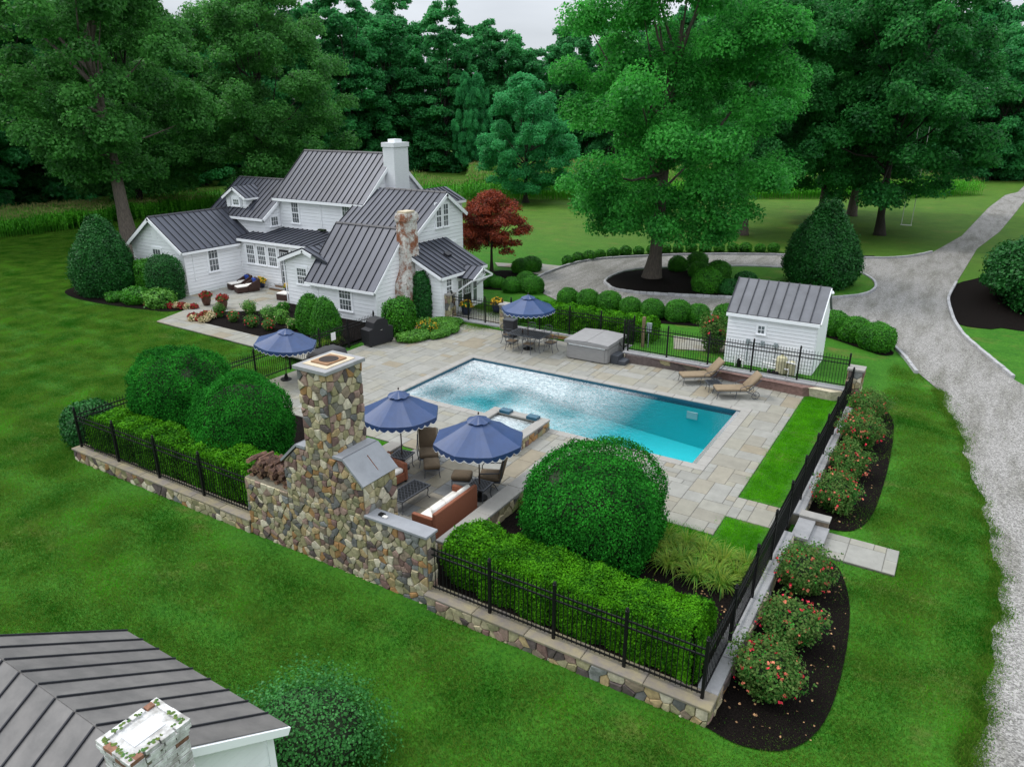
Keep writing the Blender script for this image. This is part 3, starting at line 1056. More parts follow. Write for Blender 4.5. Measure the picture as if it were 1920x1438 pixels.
def water_material():
    m = bpy.data.materials.new('pool_water')
    m.use_nodes = True
    nt = m.node_tree
    L = nt.links.new
    for n in list(nt.nodes):
        if n.type != 'OUTPUT_MATERIAL':
            nt.nodes.remove(n)
    out = [n for n in nt.nodes if n.type == 'OUTPUT_MATERIAL'][0]
    geo = nt.nodes.new('ShaderNodeNewGeometry')
    n1 = nt.nodes.new('ShaderNodeTexNoise')
    n1.inputs['Scale'].default_value = 5.5
    n1.inputs['Detail'].default_value = 3
    n1.inputs['Distortion'].default_value = .6
    L(geo.outputs['Position'], n1.inputs['Vector'])
    # ripples driven by the return jets at the shallow end: strong there, calm at the deep end
    sp = nt.nodes.new('ShaderNodeSeparateXYZ')
    L(geo.outputs['Position'], sp.inputs[0])
    mr = nt.nodes.new('ShaderNodeMapRange')
    mr.inputs['From Min'].default_value = -8.0
    mr.inputs['From Max'].default_value = -13.0
    mr.inputs['To Min'].default_value = .10
    mr.inputs['To Max'].default_value = 1.0
    L(sp.outputs['X'], mr.inputs['Value'])
    bu = nt.nodes.new('ShaderNodeBump')
    bu.inputs['Distance'].default_value = .22
    L(mr.outputs['Result'], bu.inputs['Strength'])
    L(n1.outputs['Fac'], bu.inputs['Height'])
    fr = nt.nodes.new('ShaderNodeFresnel')
    fr.inputs['IOR'].default_value = 1.38
    L(bu.outputs['Normal'], fr.inputs['Normal'])
    gl = nt.nodes.new('ShaderNodeBsdfGlossy')
    gl.inputs['Roughness'].default_value = .07
    L(bu.outputs['Normal'], gl.inputs['Normal'])
    tr = nt.nodes.new('ShaderNodeBsdfTransparent')
    tr.inputs['Color'].default_value = (.86, .98, 1, 1)
    ms = nt.nodes.new('ShaderNodeMixShader')
    L(fr.outputs[0], ms.inputs[0])
    L(tr.outputs[0], ms.inputs[1])
    L(gl.outputs[0], ms.inputs[2])
    # sky reflection painted as white diffuse, plus jet froth, at the shallow end
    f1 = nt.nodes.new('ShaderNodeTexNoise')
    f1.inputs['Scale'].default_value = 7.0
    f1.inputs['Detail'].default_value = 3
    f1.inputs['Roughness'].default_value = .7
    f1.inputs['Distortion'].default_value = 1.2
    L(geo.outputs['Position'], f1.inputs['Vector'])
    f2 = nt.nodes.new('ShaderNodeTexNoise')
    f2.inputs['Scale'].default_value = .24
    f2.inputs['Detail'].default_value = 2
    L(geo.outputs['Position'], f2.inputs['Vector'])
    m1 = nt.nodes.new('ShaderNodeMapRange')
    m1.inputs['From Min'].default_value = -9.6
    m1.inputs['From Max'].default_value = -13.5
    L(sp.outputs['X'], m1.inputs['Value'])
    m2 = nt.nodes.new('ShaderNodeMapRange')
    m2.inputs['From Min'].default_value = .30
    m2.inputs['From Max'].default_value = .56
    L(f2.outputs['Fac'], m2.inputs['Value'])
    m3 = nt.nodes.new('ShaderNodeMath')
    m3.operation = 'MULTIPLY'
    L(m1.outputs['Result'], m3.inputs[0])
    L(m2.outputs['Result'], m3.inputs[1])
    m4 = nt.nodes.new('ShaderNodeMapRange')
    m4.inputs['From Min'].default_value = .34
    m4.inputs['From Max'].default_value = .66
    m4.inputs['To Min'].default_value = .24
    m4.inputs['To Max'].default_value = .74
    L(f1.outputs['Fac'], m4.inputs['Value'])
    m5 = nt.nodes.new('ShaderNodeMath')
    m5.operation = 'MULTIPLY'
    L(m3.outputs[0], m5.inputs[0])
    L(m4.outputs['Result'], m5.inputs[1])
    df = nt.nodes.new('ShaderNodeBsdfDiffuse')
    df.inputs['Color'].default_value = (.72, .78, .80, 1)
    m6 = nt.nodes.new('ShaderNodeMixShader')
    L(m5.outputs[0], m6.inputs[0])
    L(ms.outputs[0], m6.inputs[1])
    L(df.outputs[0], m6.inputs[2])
    L(m6.outputs[0], out.inputs['Surface'])
    return m


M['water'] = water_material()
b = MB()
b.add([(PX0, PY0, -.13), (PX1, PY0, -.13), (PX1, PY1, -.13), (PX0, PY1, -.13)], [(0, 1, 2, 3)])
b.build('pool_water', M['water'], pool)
# ------------------------------------------------------------------ field-stone walls
def voronoi_cells(poly, s, rnd):
    """convex outline -> irregular stone outlines"""
    x0, x1 = min(p[0] for p in poly), max(p[0] for p in poly)
    y0, y1 = min(p[1] for p in poly), max(p[1] for p in poly)
    pts = []
    ny = max(1, round((y1 - y0) / s))
    for j in range(ny):
        nx_ = max(1, round((x1 - x0) / (s * rnd.uniform(.95, 1.25))))
        for i in range(nx_):
            if 0 < i < nx_ - 1 and rnd.random() < .17:
                continue
            pts.append((x0 + (i + .5 + rnd.uniform(-.42, .42) + (.25 if j % 2 else -.25)) * (x1 - x0) / nx_, y0 + (j + .5 + rnd.uniform(-.36, .36)) * (y1 - y0) / ny))
    out = []
    for i, p in enumerate(pts):
        c = list(poly)
        for j, q in enumerate(pts):
            if i == j or abs(p[0] - q[0]) > 2.6 * s or abs(p[1] - q[1]) > 2.6 * s:
                continue
            mx, my = (p[0] + q[0]) / 2, (p[1] + q[1]) / 2
            dx, dy = q[0] - p[0], q[1] - p[1]
            d = []
            n = len(c)
            for k in range(n):
                a, b = c[k], c[(k + 1) % n]
                da = (mx - a[0]) * dx + (my - a[1]) * dy
                db = (mx - b[0]) * dx + (my - b[1]) * dy
                if da >= 0:
                    d.append(a)
                if (da > 0 > db) or (da < 0 < db):
                    t = da / (da - db)
                    d.append((a[0] + (b[0] - a[0]) * t, a[1] + (b[1] - a[1]) * t))
            c = d
            if len(c) < 3:
                break
        if len(c) >= 3 and abs(area2(c)) > .0006:
            out.append(c)
    return out


def stone_face(root, origin, u, v, poly, s=.19, seed=1, gap=.013, acc=None, t0=.042):
    """stones on one wall face; u, v span the face, u x v points out of the wall"""
    rnd = random.Random(seed)
    o, u, v = Vector(origin), Vector(u), Vector(v)
    n = u.cross(v).normalized()
    if area2(poly) < 0:
        poly = poly[::-1]
    for c in voronoi_cells(poly, s, rnd):
        if area2(c) < 0:
            c = c[::-1]
        # merge near-coincident corners
        q = [c[0]]
        for p in c[1:]:
            if math.hypot(p[0] - q[-1][0], p[1] - q[-1][1]) > .018:
                q.append(p)
        c = q
        if len(c) < 3:
            continue
        cx, cy = sum(p[0] for p in c) / len(c), sum(p[1] for p in c) / len(c)
        k = len(c)
        size = math.sqrt(abs(area2(c)))
        f0 = max(.5, 1 - gap / size)
        f1 = f0 * .87
        t = t0 * rnd.uniform(.6, 1.5)
        tilt = (rnd.uniform(-.10, .10), rnd.uniform(-.10, .10))
        P3 = lambda a, b_, d: tuple(u * (a - cx) + v * (b_ - cy) + n * d)
        vs = [P3(cx + (p[0] - cx) * f0, cy + (p[1] - cy) * f0, -.02) for p in c]
        vs += [P3(cx + (p[0] - cx) * f0, cy + (p[1] - cy) * f0, t * .55) for p in c]
        vs += [P3(cx + (p[0] - cx) * f1, cy + (p[1] - cy) * f1, t + tilt[0] * (p[0] - cx) + tilt[1] * (p[1] - cy)) for p in c]
        vs.append(P3(cx, cy, t * 1.15))
        fs = [(i, (i + 1) % k, k + (i + 1) % k, k + i) for i in range(k)] + [(k + i, k + (i + 1) % k, 2 * k + (i + 1) % k, 2 * k + i) for i in range(k)] + [(2 * k + i, 2 * k + (i + 1) % k, 3 * k) for i in range(k)]
        acc.append((size, o + u * cx + v * cy, vs, fs))


def finish_stones(root, acc, limit=300):
    acc.sort(key=lambda q: -q[0])
    rest = MB()
    for i, (sz, loc, vs, fs) in enumerate(acc):
        if i < limit:
            MB().add(vs, fs).build('stone', M['stone'], root, loc=tuple(loc))
        else:
            rest.add([(a + loc.x, b_ + loc.y, c + loc.z) for a, b_, c in vs], fs)
    if rest.v:
        tag(rest.build('small_stones', M['stone'], root), kind='stuff')


R4 = lambda w, h: [(0, 0), (w, 0), (w, h), (0, h)]
FY = 11.66                                             # outer face of the front wall


def low_wall(name, label, x0, x1, y0, y1, zb, zt, faces, s=.2, seed=1, cap='capdark', ncap=5, capw=.06, capt=.06):
    root = thing(name, label, 'wall')
    MB().bb(x0, x1, y0, y1, zb, zt - capt).build('core', M['mortar'], root)
    acc = []
    h = zt - capt - zb
    for f in faces:
        if f == 'f':
            stone_face(root, (x0, y0, zb), (1, 0, 0), (0, 0, 1), R4(x1 - x0, h), s, seed, acc=acc)
        if f == 'r':
            stone_face(root, (x1, y0, zb), (0, 1, 0), (0, 0, 1), R4(y1 - y0, h), s, seed + 1, acc=acc)
        if f == 'l':
            stone_face(root, (x0, y1, zb), (0, -1, 0), (0, 0, 1), R4(y1 - y0, h), s, seed + 2, acc=acc)
        if f == 'b':
            stone_face(root, (x1, y1, zb), (-1, 0, 0), (0, 0, 1), R4(x1 - x0, h), s, seed + 3, acc=acc)
    finish_stones(root, acc)
    if x1 - x0 > y1 - y0:
        coping_line(x0 - capw, (y0 + y1) / 2, x1 + capw, (y0 + y1) / 2, y1 - y0 + 2 * capw, ncap, 'coping_stone', root, zt, capt, M[cap])
    else:
        coping_line((x0 + x1) / 2, y0 - capw, (x0 + x1) / 2, y1 + capw, x1 - x0 + 2 * capw, ncap, 'coping_stone', root, zt, capt, M[cap])
    return root


low_wall('stone_wall', 'low field stone wall with mossy coping between log stack and left hedge corner'.replace('left hedge corner', 'lawn corner shrub'), -25.25, -16.15, FY + .1, FY + .48, -.75, 0.0, 'fl', .21, 11, ncap=7)
low_wall('stone_wall', 'low field stone wall with coping under the fence in front of the clipped hedge', -9.62, -2.62, FY, FY + .38, -.75, 0.0, 'fr', .20, 21, ncap=5)
low_wall('stone_wall', 'long narrow stone wall with grey coping beside the lower rose bed', -2.98, -2.6, FY + .46, 19.2, -.75, 0.004, 'r', .22, 31, cap='cap', ncap=6, capw=.03)
low_wall('stone_wall', 'narrow stone wall with grey coping beside the upper rose bed', -2.98, -2.6, 20.4, 30.5, -.75, 0.004, 'r', .24, 36, cap='cap', ncap=8, capw=.03)
low_wall('retaining_wall', 'retaining wall of large round stones behind the two chaise longues', -12.7, -3.0, 30.72, 31.06, -.1, .47, 'f', .34, 41, cap='cap', ncap=8, capw=.07, capt=.07)
low_wall('retaining_wall', 'low stone retaining wall behind the dining table and hot tub', -20.0, -12.95, 32.1, 32.42, -.1, .34, 'f', .3, 45, cap='cap', ncap=6, capw=.05)
low_wall('retaining_wall', 'short stone return wall beside the hot tub step', -13.02, -12.72, 31.13, 32.03, -.1, .40, 'r', .3, 48, cap='cap', ncap=1, capw=.0)
low_wall('seat_wall', 'pale slab topped stone seat wall between sofa terrace and big round holly', -10.42, -9.95, 13.2, 18.5, -.1, .43, 'rlf', .26, 51, cap='limestone', ncap=3, capw=.05, capt=.07)
low_wall('seat_wall', 'slab topped stone seat wall beside the fireplace and grass margin', -15.5, -15.08, 13.15, 17.3, -.1, .43, 'rf', .26, 55, cap='limestone', ncap=2, capw=.05, capt=.07)


def pillar(label, x, y, zb, zt, w=.5, seed=60, s=.22):
    root = thing('stone_pillar', label, 'pillar')
    h = w / 2
    MB().bb(x - h, x + h, y - h, y + h, zb, zt - .09).build('core', M['mortar'], root)
    acc = []
    H = zt - .09 - zb
    stone_face(root, (x - h, y - h, zb), (1, 0, 0), (0, 0, 1), R4(w, H), s, seed, acc=acc)
    stone_face(root, (x + h, y - h, zb), (0, 1, 0), (0, 0, 1), R4(w, H), s, seed + 1, acc=acc)
    stone_face(root, (x - h, y + h, zb), (0, -1, 0), (0, 0, 1), R4(w, H), s, seed + 2, acc=acc)
    finish_stones(root, acc)
    MB().rbox((x, y, zt - .045), (w + .12, w + .12, .09), .012).build('cap', M['limestone'], root)


pillar('square stone pillar with pale cap at the fence corner by the white shed', -2.75, 30.9, -.3, 1.42, .52, 61)
pillar('stone gate pillar standing next to the house entrance', -24.15, 32.5, -.1, 1.5, .48, 65)
pillar('stone gate pillar beside the dining table under the umbrella', -20.25, 32.3, -.1, 1.45, .48, 69)

# ------------------------------------------------------------------ outdoor fireplace
fp = thing('outdoor_fireplace', 'tall field stone fireplace chimney with sloped grey slab shoulders', 'fireplace', (0, 0, 0))
TY0, TY1 = 11.80, 13.0
core = MB()
core.bb(-13.48, -12.54, TY0, TY1, 2.2, 5.08)
core.extr([(-14.38, TY0, -.75), (-11.60, TY0, -.75), (-11.60, TY0, 2.32), (-12.17, TY0, 2.86), (-13.82, TY0, 2.86), (-14.38, TY0, 2.32)], (0, TY1 - TY0, 0))
core.bb(-16.12, -14.38, TY0, TY0 + .32, -.75, 1.36)
core.bb(-11.60, -9.66, TY0, TY0 + .32, -.75, 1.46)
core.build('core', M['mortar'], fp)
acc = []
stone_face(fp, (-13.48, TY0, 2.8), (1, 0, 0), (0, 0, 1), R4(.94, 2.28), .17, 101, acc=acc)
stone_face(fp, (-12.54, TY0, 2.86), (0, 1, 0), (0, 0, 1), R4(1.2, 2.22), .18, 102, acc=acc)
stone_face(fp, (-14.38, TY0, -.75), (1, 0, 0), (0, 0, 1), [(0, 0), (2.78, 0), (2.78, 3.05), (2.21, 3.58), (.56, 3.58), (0, 3.05)], .165, 103, acc=acc)
stone_face(fp, (-11.60, TY0 + .35, .0), (0, 1, 0), (0, 0, 1), R4(.85, 2.3), .2, 104, acc=acc)
stone_face(fp, (-11.60, TY0, 1.5), (0, 1, 0), (0, 0, 1), R4(.36, .8), .2, 108, acc=acc)
stone_face(fp, (-16.12, TY0, -.75), (1, 0, 0), (0, 0, 1), R4(1.74, 2.1), .17, 105, acc=acc)
stone_face(fp, (-11.60, TY0, -.75), (1, 0, 0), (0, 0, 1), R4(1.94, 2.2), .17, 106, acc=acc)
stone_face(fp, (-9.66, TY0, -.75), (0, 1, 0), (0, 0, 1), R4(.32, 2.2), .2, 107, acc=acc)
finish_stones(fp, acc)
MB().rbox((-13.01, 12.4, 5.12), (1.14, 1.40, .10), .015).build('chimney_cap', M['cap'], fp)
MB().bb(-13.42, -12.6, 11.9, 12.9, 5.165, 5.19).build('cap_inset', M['buffcap'], fp)
b = MB()
b.bb(-13.29, -12.73, 12.06, 12.74, 5.185, 5.225)
fl = b.build('flue_plate', M['clay'], fp)
MB().lathe([(.0, 0), (.245, 0), (.245, .006)], 24, (-13.01, 12.4, 5.226)).build('flue_opening', M['soot'], fl)
# sloped shoulder slabs
for sx in (1, -1):
    hx, lx = -13.0 + sx * .80, -13.0 + sx * 1.44
    dx, dz = lx - hx, -.60
    p = [(hx, TY0 - .07, 2.90), (lx, TY0 - .07, 2.30), (lx, TY1 + .05, 2.30), (hx, TY1 + .05, 2.90)]
    nrm = Vector((-dz * sx, 0, abs(dx))).normalized()
    b = MB()
    b.extr(p if sx > 0 else p[::-1], nrm * .06)
    b.build('shoulder_slab', M['slab'], fp)
    x_in = -13.0 + sx * .49
    MB().bb(min(x_in, hx), max(x_in, hx), TY0 - .06, TY1 + .05, 2.87, 2.945).build('shoulder_ledge', M['slab'], fp)
MB().rbox((-10.6, TY0 + .16, 1.50), (1.98, .46, .07), .012).build('wing_cap', M['slab'], fp)
MB().bb(-12.6, -11.9, 12.94, 13.02, .0, .9).build('firebox_opening', M['soot'], fp)
MB().tube([(-12.0, 12.45, 2.80), (-11.66, 12.45, 2.47)], .012, 6).build('iron_rod', M['rust'], fp)
# stacked firewood on the niche behind the left wing
rl = random.Random(17)
for k in range(84):
    lx = rl.uniform(-16.05, -14.5)
    lay = k % 5
    zz = 1.34 + lay * .105 + rl.uniform(0, .04)
    if lx > -15.2 and lay == 4:
        continue
    ly = 12.2 + rl.uniform(-.14, .22)
    r_ = rl.uniform(.055, .085)
    b = MB()
    n = 5
    L_ = rl.uniform(.38, .52)
    ph = rl.uniform(0, 6)
    sec = [(r_ * rl.uniform(.75, 1.2) * math.cos(ph + 2 * math.pi * i / n), r_ * rl.uniform(.75, 1.2) * math.sin(ph + 2 * math.pi * i / n)) for i in range(n)]
    vs = [(a, -L_ / 2, c) for a, c in sec] + [(a, L_ / 2, c) for a, c in sec]
    b.add(vs, [(i, (i + 1) % n, n + (i + 1) % n, n + i) for i in range(n)], 0)
    b.add(vs, [tuple(range(n - 1, -1, -1)), tuple(range(n, 2 * n))], 1)
    o = b.build('firewood_log', [M['log'], M['logend']], None, loc=(lx, ly, zz + .03))
    o.rotation_euler = (rl.uniform(-.12, .12), 0, rl.uniform(-.45, .45) + (.9 if lay == 3 else 0))
    tag(o, 'split firewood log in the stack behind the fireplace wing', 'log', 'firewood stacked on the fireplace wing')
fw = MB().bb(-16.08, -14.42, TY0 + .32, TY0 + .95, -.2, 1.30).build('log_shelf', M['mortar'], fp)
MB().rbox((-11.2, 11.98, 1.56), (.16, .12, .05), .01).build('lighter_box', M['black'], None)
tag(bpy.data.objects['lighter_box'], 'small black box lying on the fireplace wing slab', 'box')
b = MB().rbox((-11.06, 11.94, 1.555), (.14, .09, .035), .01)
tag(b.build('folded_cloth', M['ivory']), 'small white cloth lying on the fireplace wing slab', 'cloth')

# raised spa basin at the pool edge
sp = thing('raised_spa', 'raised stone spa basin with pale coping at the pool edge', 'spa')
X0, X1, Y0, Y1 = -14.2, -11.85, 19.3, 21.86
MB().bb(X0, X1, Y0, Y0 + .28, -.05, .34).bb(X0, X1, Y1 - .28, Y1, -.6, .34).bb(X0, X0 + .28, Y0 + .28, Y1 - .28, -.05, .34).bb(X1 - .28, X1, Y0 + .28, Y1 - .28, -.05, .34).build('core', M['mortar'], sp)
acc = []
stone_face(sp, (X1, Y0, 0), (0, 1, 0), (0, 0, 1), R4(Y1 - Y0, .33), .2, 131, acc=acc)
stone_face(sp, (X0, Y0, 0), (1, 0, 0), (0, 0, 1), R4(X1 - X0, .33), .2, 132, acc=acc)
finish_stones(sp, acc)
for q in ((X0 - .04, X1 + .04, Y0 - .04, Y0 + .34), (X0 - .04, X1 + .04, Y1 - .34, Y1 + .03), (X0 - .04, X0 + .34, Y0 + .345, Y1 - .345), (X1 - .34, X1 + .04, Y0 + .345, Y1 - .345)):
    MB().bb(q[0], q[1], q[2], q[3], .335, .40).build('coping_slab', M['limestone'], sp)
MB().bb(X0 + .28, X1 - .28, Y0 + .28, Y1 - .28, -.05, .18).build('liner', M['spawater'], sp)
b = MB()
b.add([(X0 + .28, Y0 + .28, .27), (X1 - .28, Y0 + .28, .27), (X1 - .28, Y1 - .28, .27), (X0 + .28, Y1 - .28, .27)], [(0, 1, 2, 3)])
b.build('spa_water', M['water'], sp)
for cx in (X0 + .62, X1 - .55):
    MB().bb(cx - .22, cx + .22, Y1 - .36, Y1 - .05, .39, .50).build('spillway', M['tile'], sp)

# ------------------------------------------------------------------ iron fences
PICK = MB().box((0, 0, .62), (.016, .016, 1.24)).lathe([(.0115, 1.24), (.002, 1.30)], 4).mesh('picket', M['black'])
POST = MB().box((0, 0, .70), (.065, .065, 1.40)).lathe([(.045, 1.40), (.045, 1.42), (.025, 1.43), (.042, 1.46), (.025, 1.495), (.004, 1.51)], 8).mesh('post', M['black'])


def fence(label, p0, p1, z, nseg, posts='both', skip=(), hgt=1.0, group=None, zend=None):
    root = thing('iron_fence', label, 'fence')
    a, b_ = Vector((*p0, z)), Vector((*p1, z if zend is None else zend))
    d = b_ - a
    L_ = d.length
    ang = math.atan2(d.y, d.x)
    for i in range(nseg + 1):
        if (i == 0 and posts in ('end', 'none')) or (i == nseg and posts in ('start', 'none')):
            continue
        place(POST, 'post', root, tuple(a + d * (i / nseg)), ang, (1, 1, hgt))
    for s in range(nseg):
        if s in skip:
            continue
        q0, q1 = a + d * (s / nseg), a + d * ((s + 1) / nseg)
        mid = (q0 + q1) / 2
        for zz in (.12, 1.02, 1.18):
            MB().box((0, 0, 0), (L_ / nseg - .065, .03, .035)).build('rail', M['black'], root, loc=(mid.x, mid.y, mid.z + zz * hgt)).rotation_euler = (0, 0, ang)
        n = int((L_ / nseg) / .112)
        for k in range(1, n):
            p = q0 + (q1 - q0) * (k / n)
            place(PICK, 'picket', root, (p.x, p.y, p.z + .07), ang, (1, 1, hgt))
    return root


fence('black iron fence in front of the hedge from log stack to lawn corner', (-25.1, FY + .3), (-16.2, FY + .3), .0, 4, 'start')
fence('black iron fence in front of the clipped hedge right of the fireplace'.replace('right of', 'beside'), (-9.6, FY + .2), (-2.82, FY + .2), .0, 4, 'end')
fence('black iron fence along the rose beds with gate to the steps', (-2.82, FY + .3), (-2.82, 30.6), .0, 10, 'end')
fence('black iron fence between the covered grill and the lawn side hedge', (-25.15, FY + .4), (-25.15, 27.3), .0, 8, 'end')
fence('black iron fence on the retaining wall in front of the white shed', (-12.6, 30.9), (-3.05, 30.9), .47, 5, 'both')
fence('slim iron fence between the dining umbrella and the back hedge', (-19.9, 32.26), (-12.9, 32.26), .34, 4, 'both')
fence('short open iron gate leaf beside the wooden post', (-12.9, 31.1), (-12.9, 32.2), .42, 1, 'start')
g = fence('double iron gate between the two stone pillars', (-23.9, 32.42), (-20.5, 32.32), .17, 3, 'both')
MB().bb(-24.0, -20.4, 32.18, 32.6, -.05, .16).build('sill', M['cap'], g)
sg = MB().rbox((-25.1, 24.35, .88), (.02, .30, .38), .008).build('notice_plate', M['pvc'])
tag(sg, 'small white notice plate hung on the black fence', 'sign')
wp = thing('wooden_post', 'wooden post with a grey meter box beside the back hedge', 'post', (-12.3, 32.0, .40))
MB().box((0, 0, .75), (.13, .13, 1.5)).build('timber', M['wood'], wp)
MB().rbox((.26, .05, 1.02), (.24, .12, .42), .015).build('meter_box', M['elbox'], wp)
MB().tube([(.26, .05, .0), (.26, .05, .85)], .03, 8).build('conduit', M['elbox'], wp)
# ------------------------------------------------------------------ building kit
def frame3(o, u, v):
    o, u, v = Vector(o), Vector(u), Vector(v)
    return o, u, v, u.cross(v).normalized()


def wall(house, o, u, poly, board=.22, name='wall', depth=.12):
    """clapboard wall: u runs along the wall (outside on the u x z side), poly in (along, height)"""
    o, u, v, n = frame3(o, u, (0, 0, 1))
    P3 = lambda p, d: o + u * p[0] + v * p[1] + n * d
    if area2(poly) < 0:
        poly = poly[::-1]
    w = MB().extr([P3(p, -depth) for p in poly], n * depth).build(name, M['white'], house)
    z0, z1 = min(p[1] for p in poly), max(p[1] for p in poly)
    z = z0
    while z < z1 - .02:
        c = clip_half(clip_half(list(poly), 1, z, False), 1, z + board - .015, True)
        if len(c) >= 3 and abs(area2(c)) > .004:
            k = len(c)
            cx, cz = sum(p[0] for p in c) / k, z
            d = lambda p: .050 - .012 * (p[1] - z) / board
            loc = P3((cx, cz), 0)
            vs = [P3(p, .001) - loc for p in c] + [P3(p, d(p)) - loc for p in c]
            fs = [tuple(range(k, 2 * k))] + [(i, (i + 1) % k, k + (i + 1) % k, k + i) for i in range(k)]
            MB().add(vs, fs).build('clapboard', M['white'], w, loc=tuple(loc))
        z += board
    return w


def roof(house, pts, pitch_w=.45, m='roof', thick=.06, lab=None, over=.012, rib=(.022, .055)):
    """standing-seam slope: pts = eave a, eave b, then up and round (convex); one panel with its rib per strip"""
    p = [Vector(q) for q in pts]
    o = p[0]
    u = (p[1] - p[0]).normalized()
    n = (p[1] - p[0]).cross(p[-1] - p[0]).normalized()
    if n.z < 0:
        n = -n
    v = n.cross(u).normalized()
    if v.z < 0:
        v = -v
    pol = [((q - o).dot(u), (q - o).dot(v)) for q in p]
    if area2(pol) < 0:
        pol = pol[::-1]
    P3 = lambda q, d: o + u * q[0] + v * q[1] + n * d
    rt = MB().extr([P3(q, 0) for q in pol], -n * thick).build('roof', M[m], house)
    if lab:
        rt['label'] = lab
    s0, s1 = min(q[0] for q in pol), max(q[0] for q in pol)
    k = max(1, round((s1 - s0) / pitch_w))
    w = (s1 - s0) / k
    for i in range(k):
        a, b_ = s0 + i * w, s0 + (i + 1) * w
        c = clip_half(clip_half(list(pol), 0, a, False), 0, b_, True)
        if len(c) < 3 or abs(area2(c)) < .01:
            continue
        cx, cy = sum(q[0] for q in c) / len(c), sum(q[1] for q in c) / len(c)
        loc = P3((cx, cy), 0)
        kk = len(c)
        b = MB()
        b.add([P3(q, .002) - loc for q in c] + [P3(q, over) - loc for q in c], [tuple(range(kk, 2 * kk))] + [(j, (j + 1) % kk, kk + (j + 1) % kk, kk + j) for j in range(kk)], 0)
        e = [q[1] for q in c if abs(q[0] - a) < 1e-4]
        if len(e) >= 2 and max(e) - min(e) > .05:
            t0, t1 = min(e), max(e)
            rw, rh = rib
            q = [(a - rw / 2 + .012, t0), (a + rw / 2 + .012, t0), (a + rw / 2 + .012, t1), (a - rw / 2 + .012, t1)]
            b.add([P3(x, over) - loc for x in q] + [P3(x, over + rh) - loc for x in q], [(4, 5, 6, 7), (0, 1, 5, 4), (1, 2, 6, 5), (2, 3, 7, 6), (3, 0, 4, 7)], 1)
        b.build('roof_panel', [M[m], M['seam']], rt, loc=tuple(loc))
    return rt


def beam(house, p0, p1, w=.05, h=.16, name='fascia', m='trim', up=(0, 0, 1)):
    a, b_ = Vector(p0), Vector(p1)
    d = (b_ - a).normalized()
    upv = Vector(up)
    s = d.cross(upv).normalized()
    t = s.cross(d).normalized()
    c = [a + s * x + t * y for x, y in ((-w / 2, -h), (w / 2, -h), (w / 2, 0), (-w / 2, 0))]
    return MB().extr(c, b_ - a).build(name, M[m], house)


def window(house, c, u, w, h, cols=3, rows=2, sashes=2, casing=.10, blind=False, name='window'):
    """c = centre on the wall face, u = along the wall (outside on the u x z side)"""
    o, u, v, n = frame3(c, u, (0, 0, 1))
    P3 = lambda a, b_, d: o + u * a + v * b_ + n * d

    def bar(b, a0, a1, b0, b1, d0, d1):
        b.extr([P3(a0, b0, d0), P3(a1, b0, d0), P3(a1, b1, d0), P3(a0, b1, d0)], n * (d1 - d0))
    k = MB()
    H, W = h / 2, w / 2
    bar(k, -W - casing, W + casing, H, H + casing * 1.2, .02, .095)
    bar(k, -W - casing, -W, -H, H, .02, .09)
    bar(k, W, W + casing, -H, H, .02, .09)
    bar(k, -W, W, -H, H, .0, .052)
    fr = k.build(name, M['trim'], house)
    k = MB()
    bar(k, -W - casing * 1.2, W + casing * 1.2, -H - casing * .8, -H, .02, .13)
    k.build('sill', M['trim'], fr)
    sh = h / sashes
    for s in range(sashes):
        b0 = -H + s * sh
        d = .066 + .008 * s
        k = MB()
        st = .038
        bar(k, -W, W, b0, b0 + st, d, d + .022)
        bar(k, -W, W, b0 + sh - st, b0 + sh, d, d + .022)
        bar(k, -W, -W + st, b0 + st, b0 + sh - st, d, d + .022)
        bar(k, W - st, W, b0 + st, b0 + sh - st, d, d + .022)
        for i in range(1, cols):
            x = -W + st + (w - 2 * st) * i / cols
            bar(k, x - .011, x + .011, b0 + st, b0 + sh - st, d + .003, d + .018)
        for j in range(1, rows):
            y = b0 + st + (sh - 2 * st) * j / rows
            bar(k, -W + st, W - st, y - .011, y + .011, d + .005, d + .020)
        k.build('sash', M['trim'], fr)
        k = MB()
        bar(k, -W + st * .5, W - st * .5, b0 + st * .5, b0 + sh - st * .5, d - .012, d + .001)
        k.build('pane', M['glass'], fr)
    return fr


def ridge(house, p0, p1, w=.2):
    a, b_ = Vector(p0), Vector(p1)
    d = (b_ - a).normalized()
    sd_ = d.cross(Vector((0, 0, 1))).normalized() * (w / 2)
    q = [a - sd_ + Vector((0, 0, -.03)), a + Vector((0, 0, .055)), a + sd_ + Vector((0, 0, -.03))]
    return MB().extr(q, b_ - a).build('ridge_cap', M['seam'], house)


def downspout(house, pts, r=.035):
    return MB().tube(pts, r, 6).build('downspout', M['trim'], house)


# ------------------------------------------------------------------ the farmhouse
HS = thing('farmhouse', 'white clapboard farmhouse with dark standing seam roofs and two brick chimneys', 'house')
g0 = .0
X, Y = (1, 0, 0), (0, 1, 0)
nX = (-1, 0, 0)
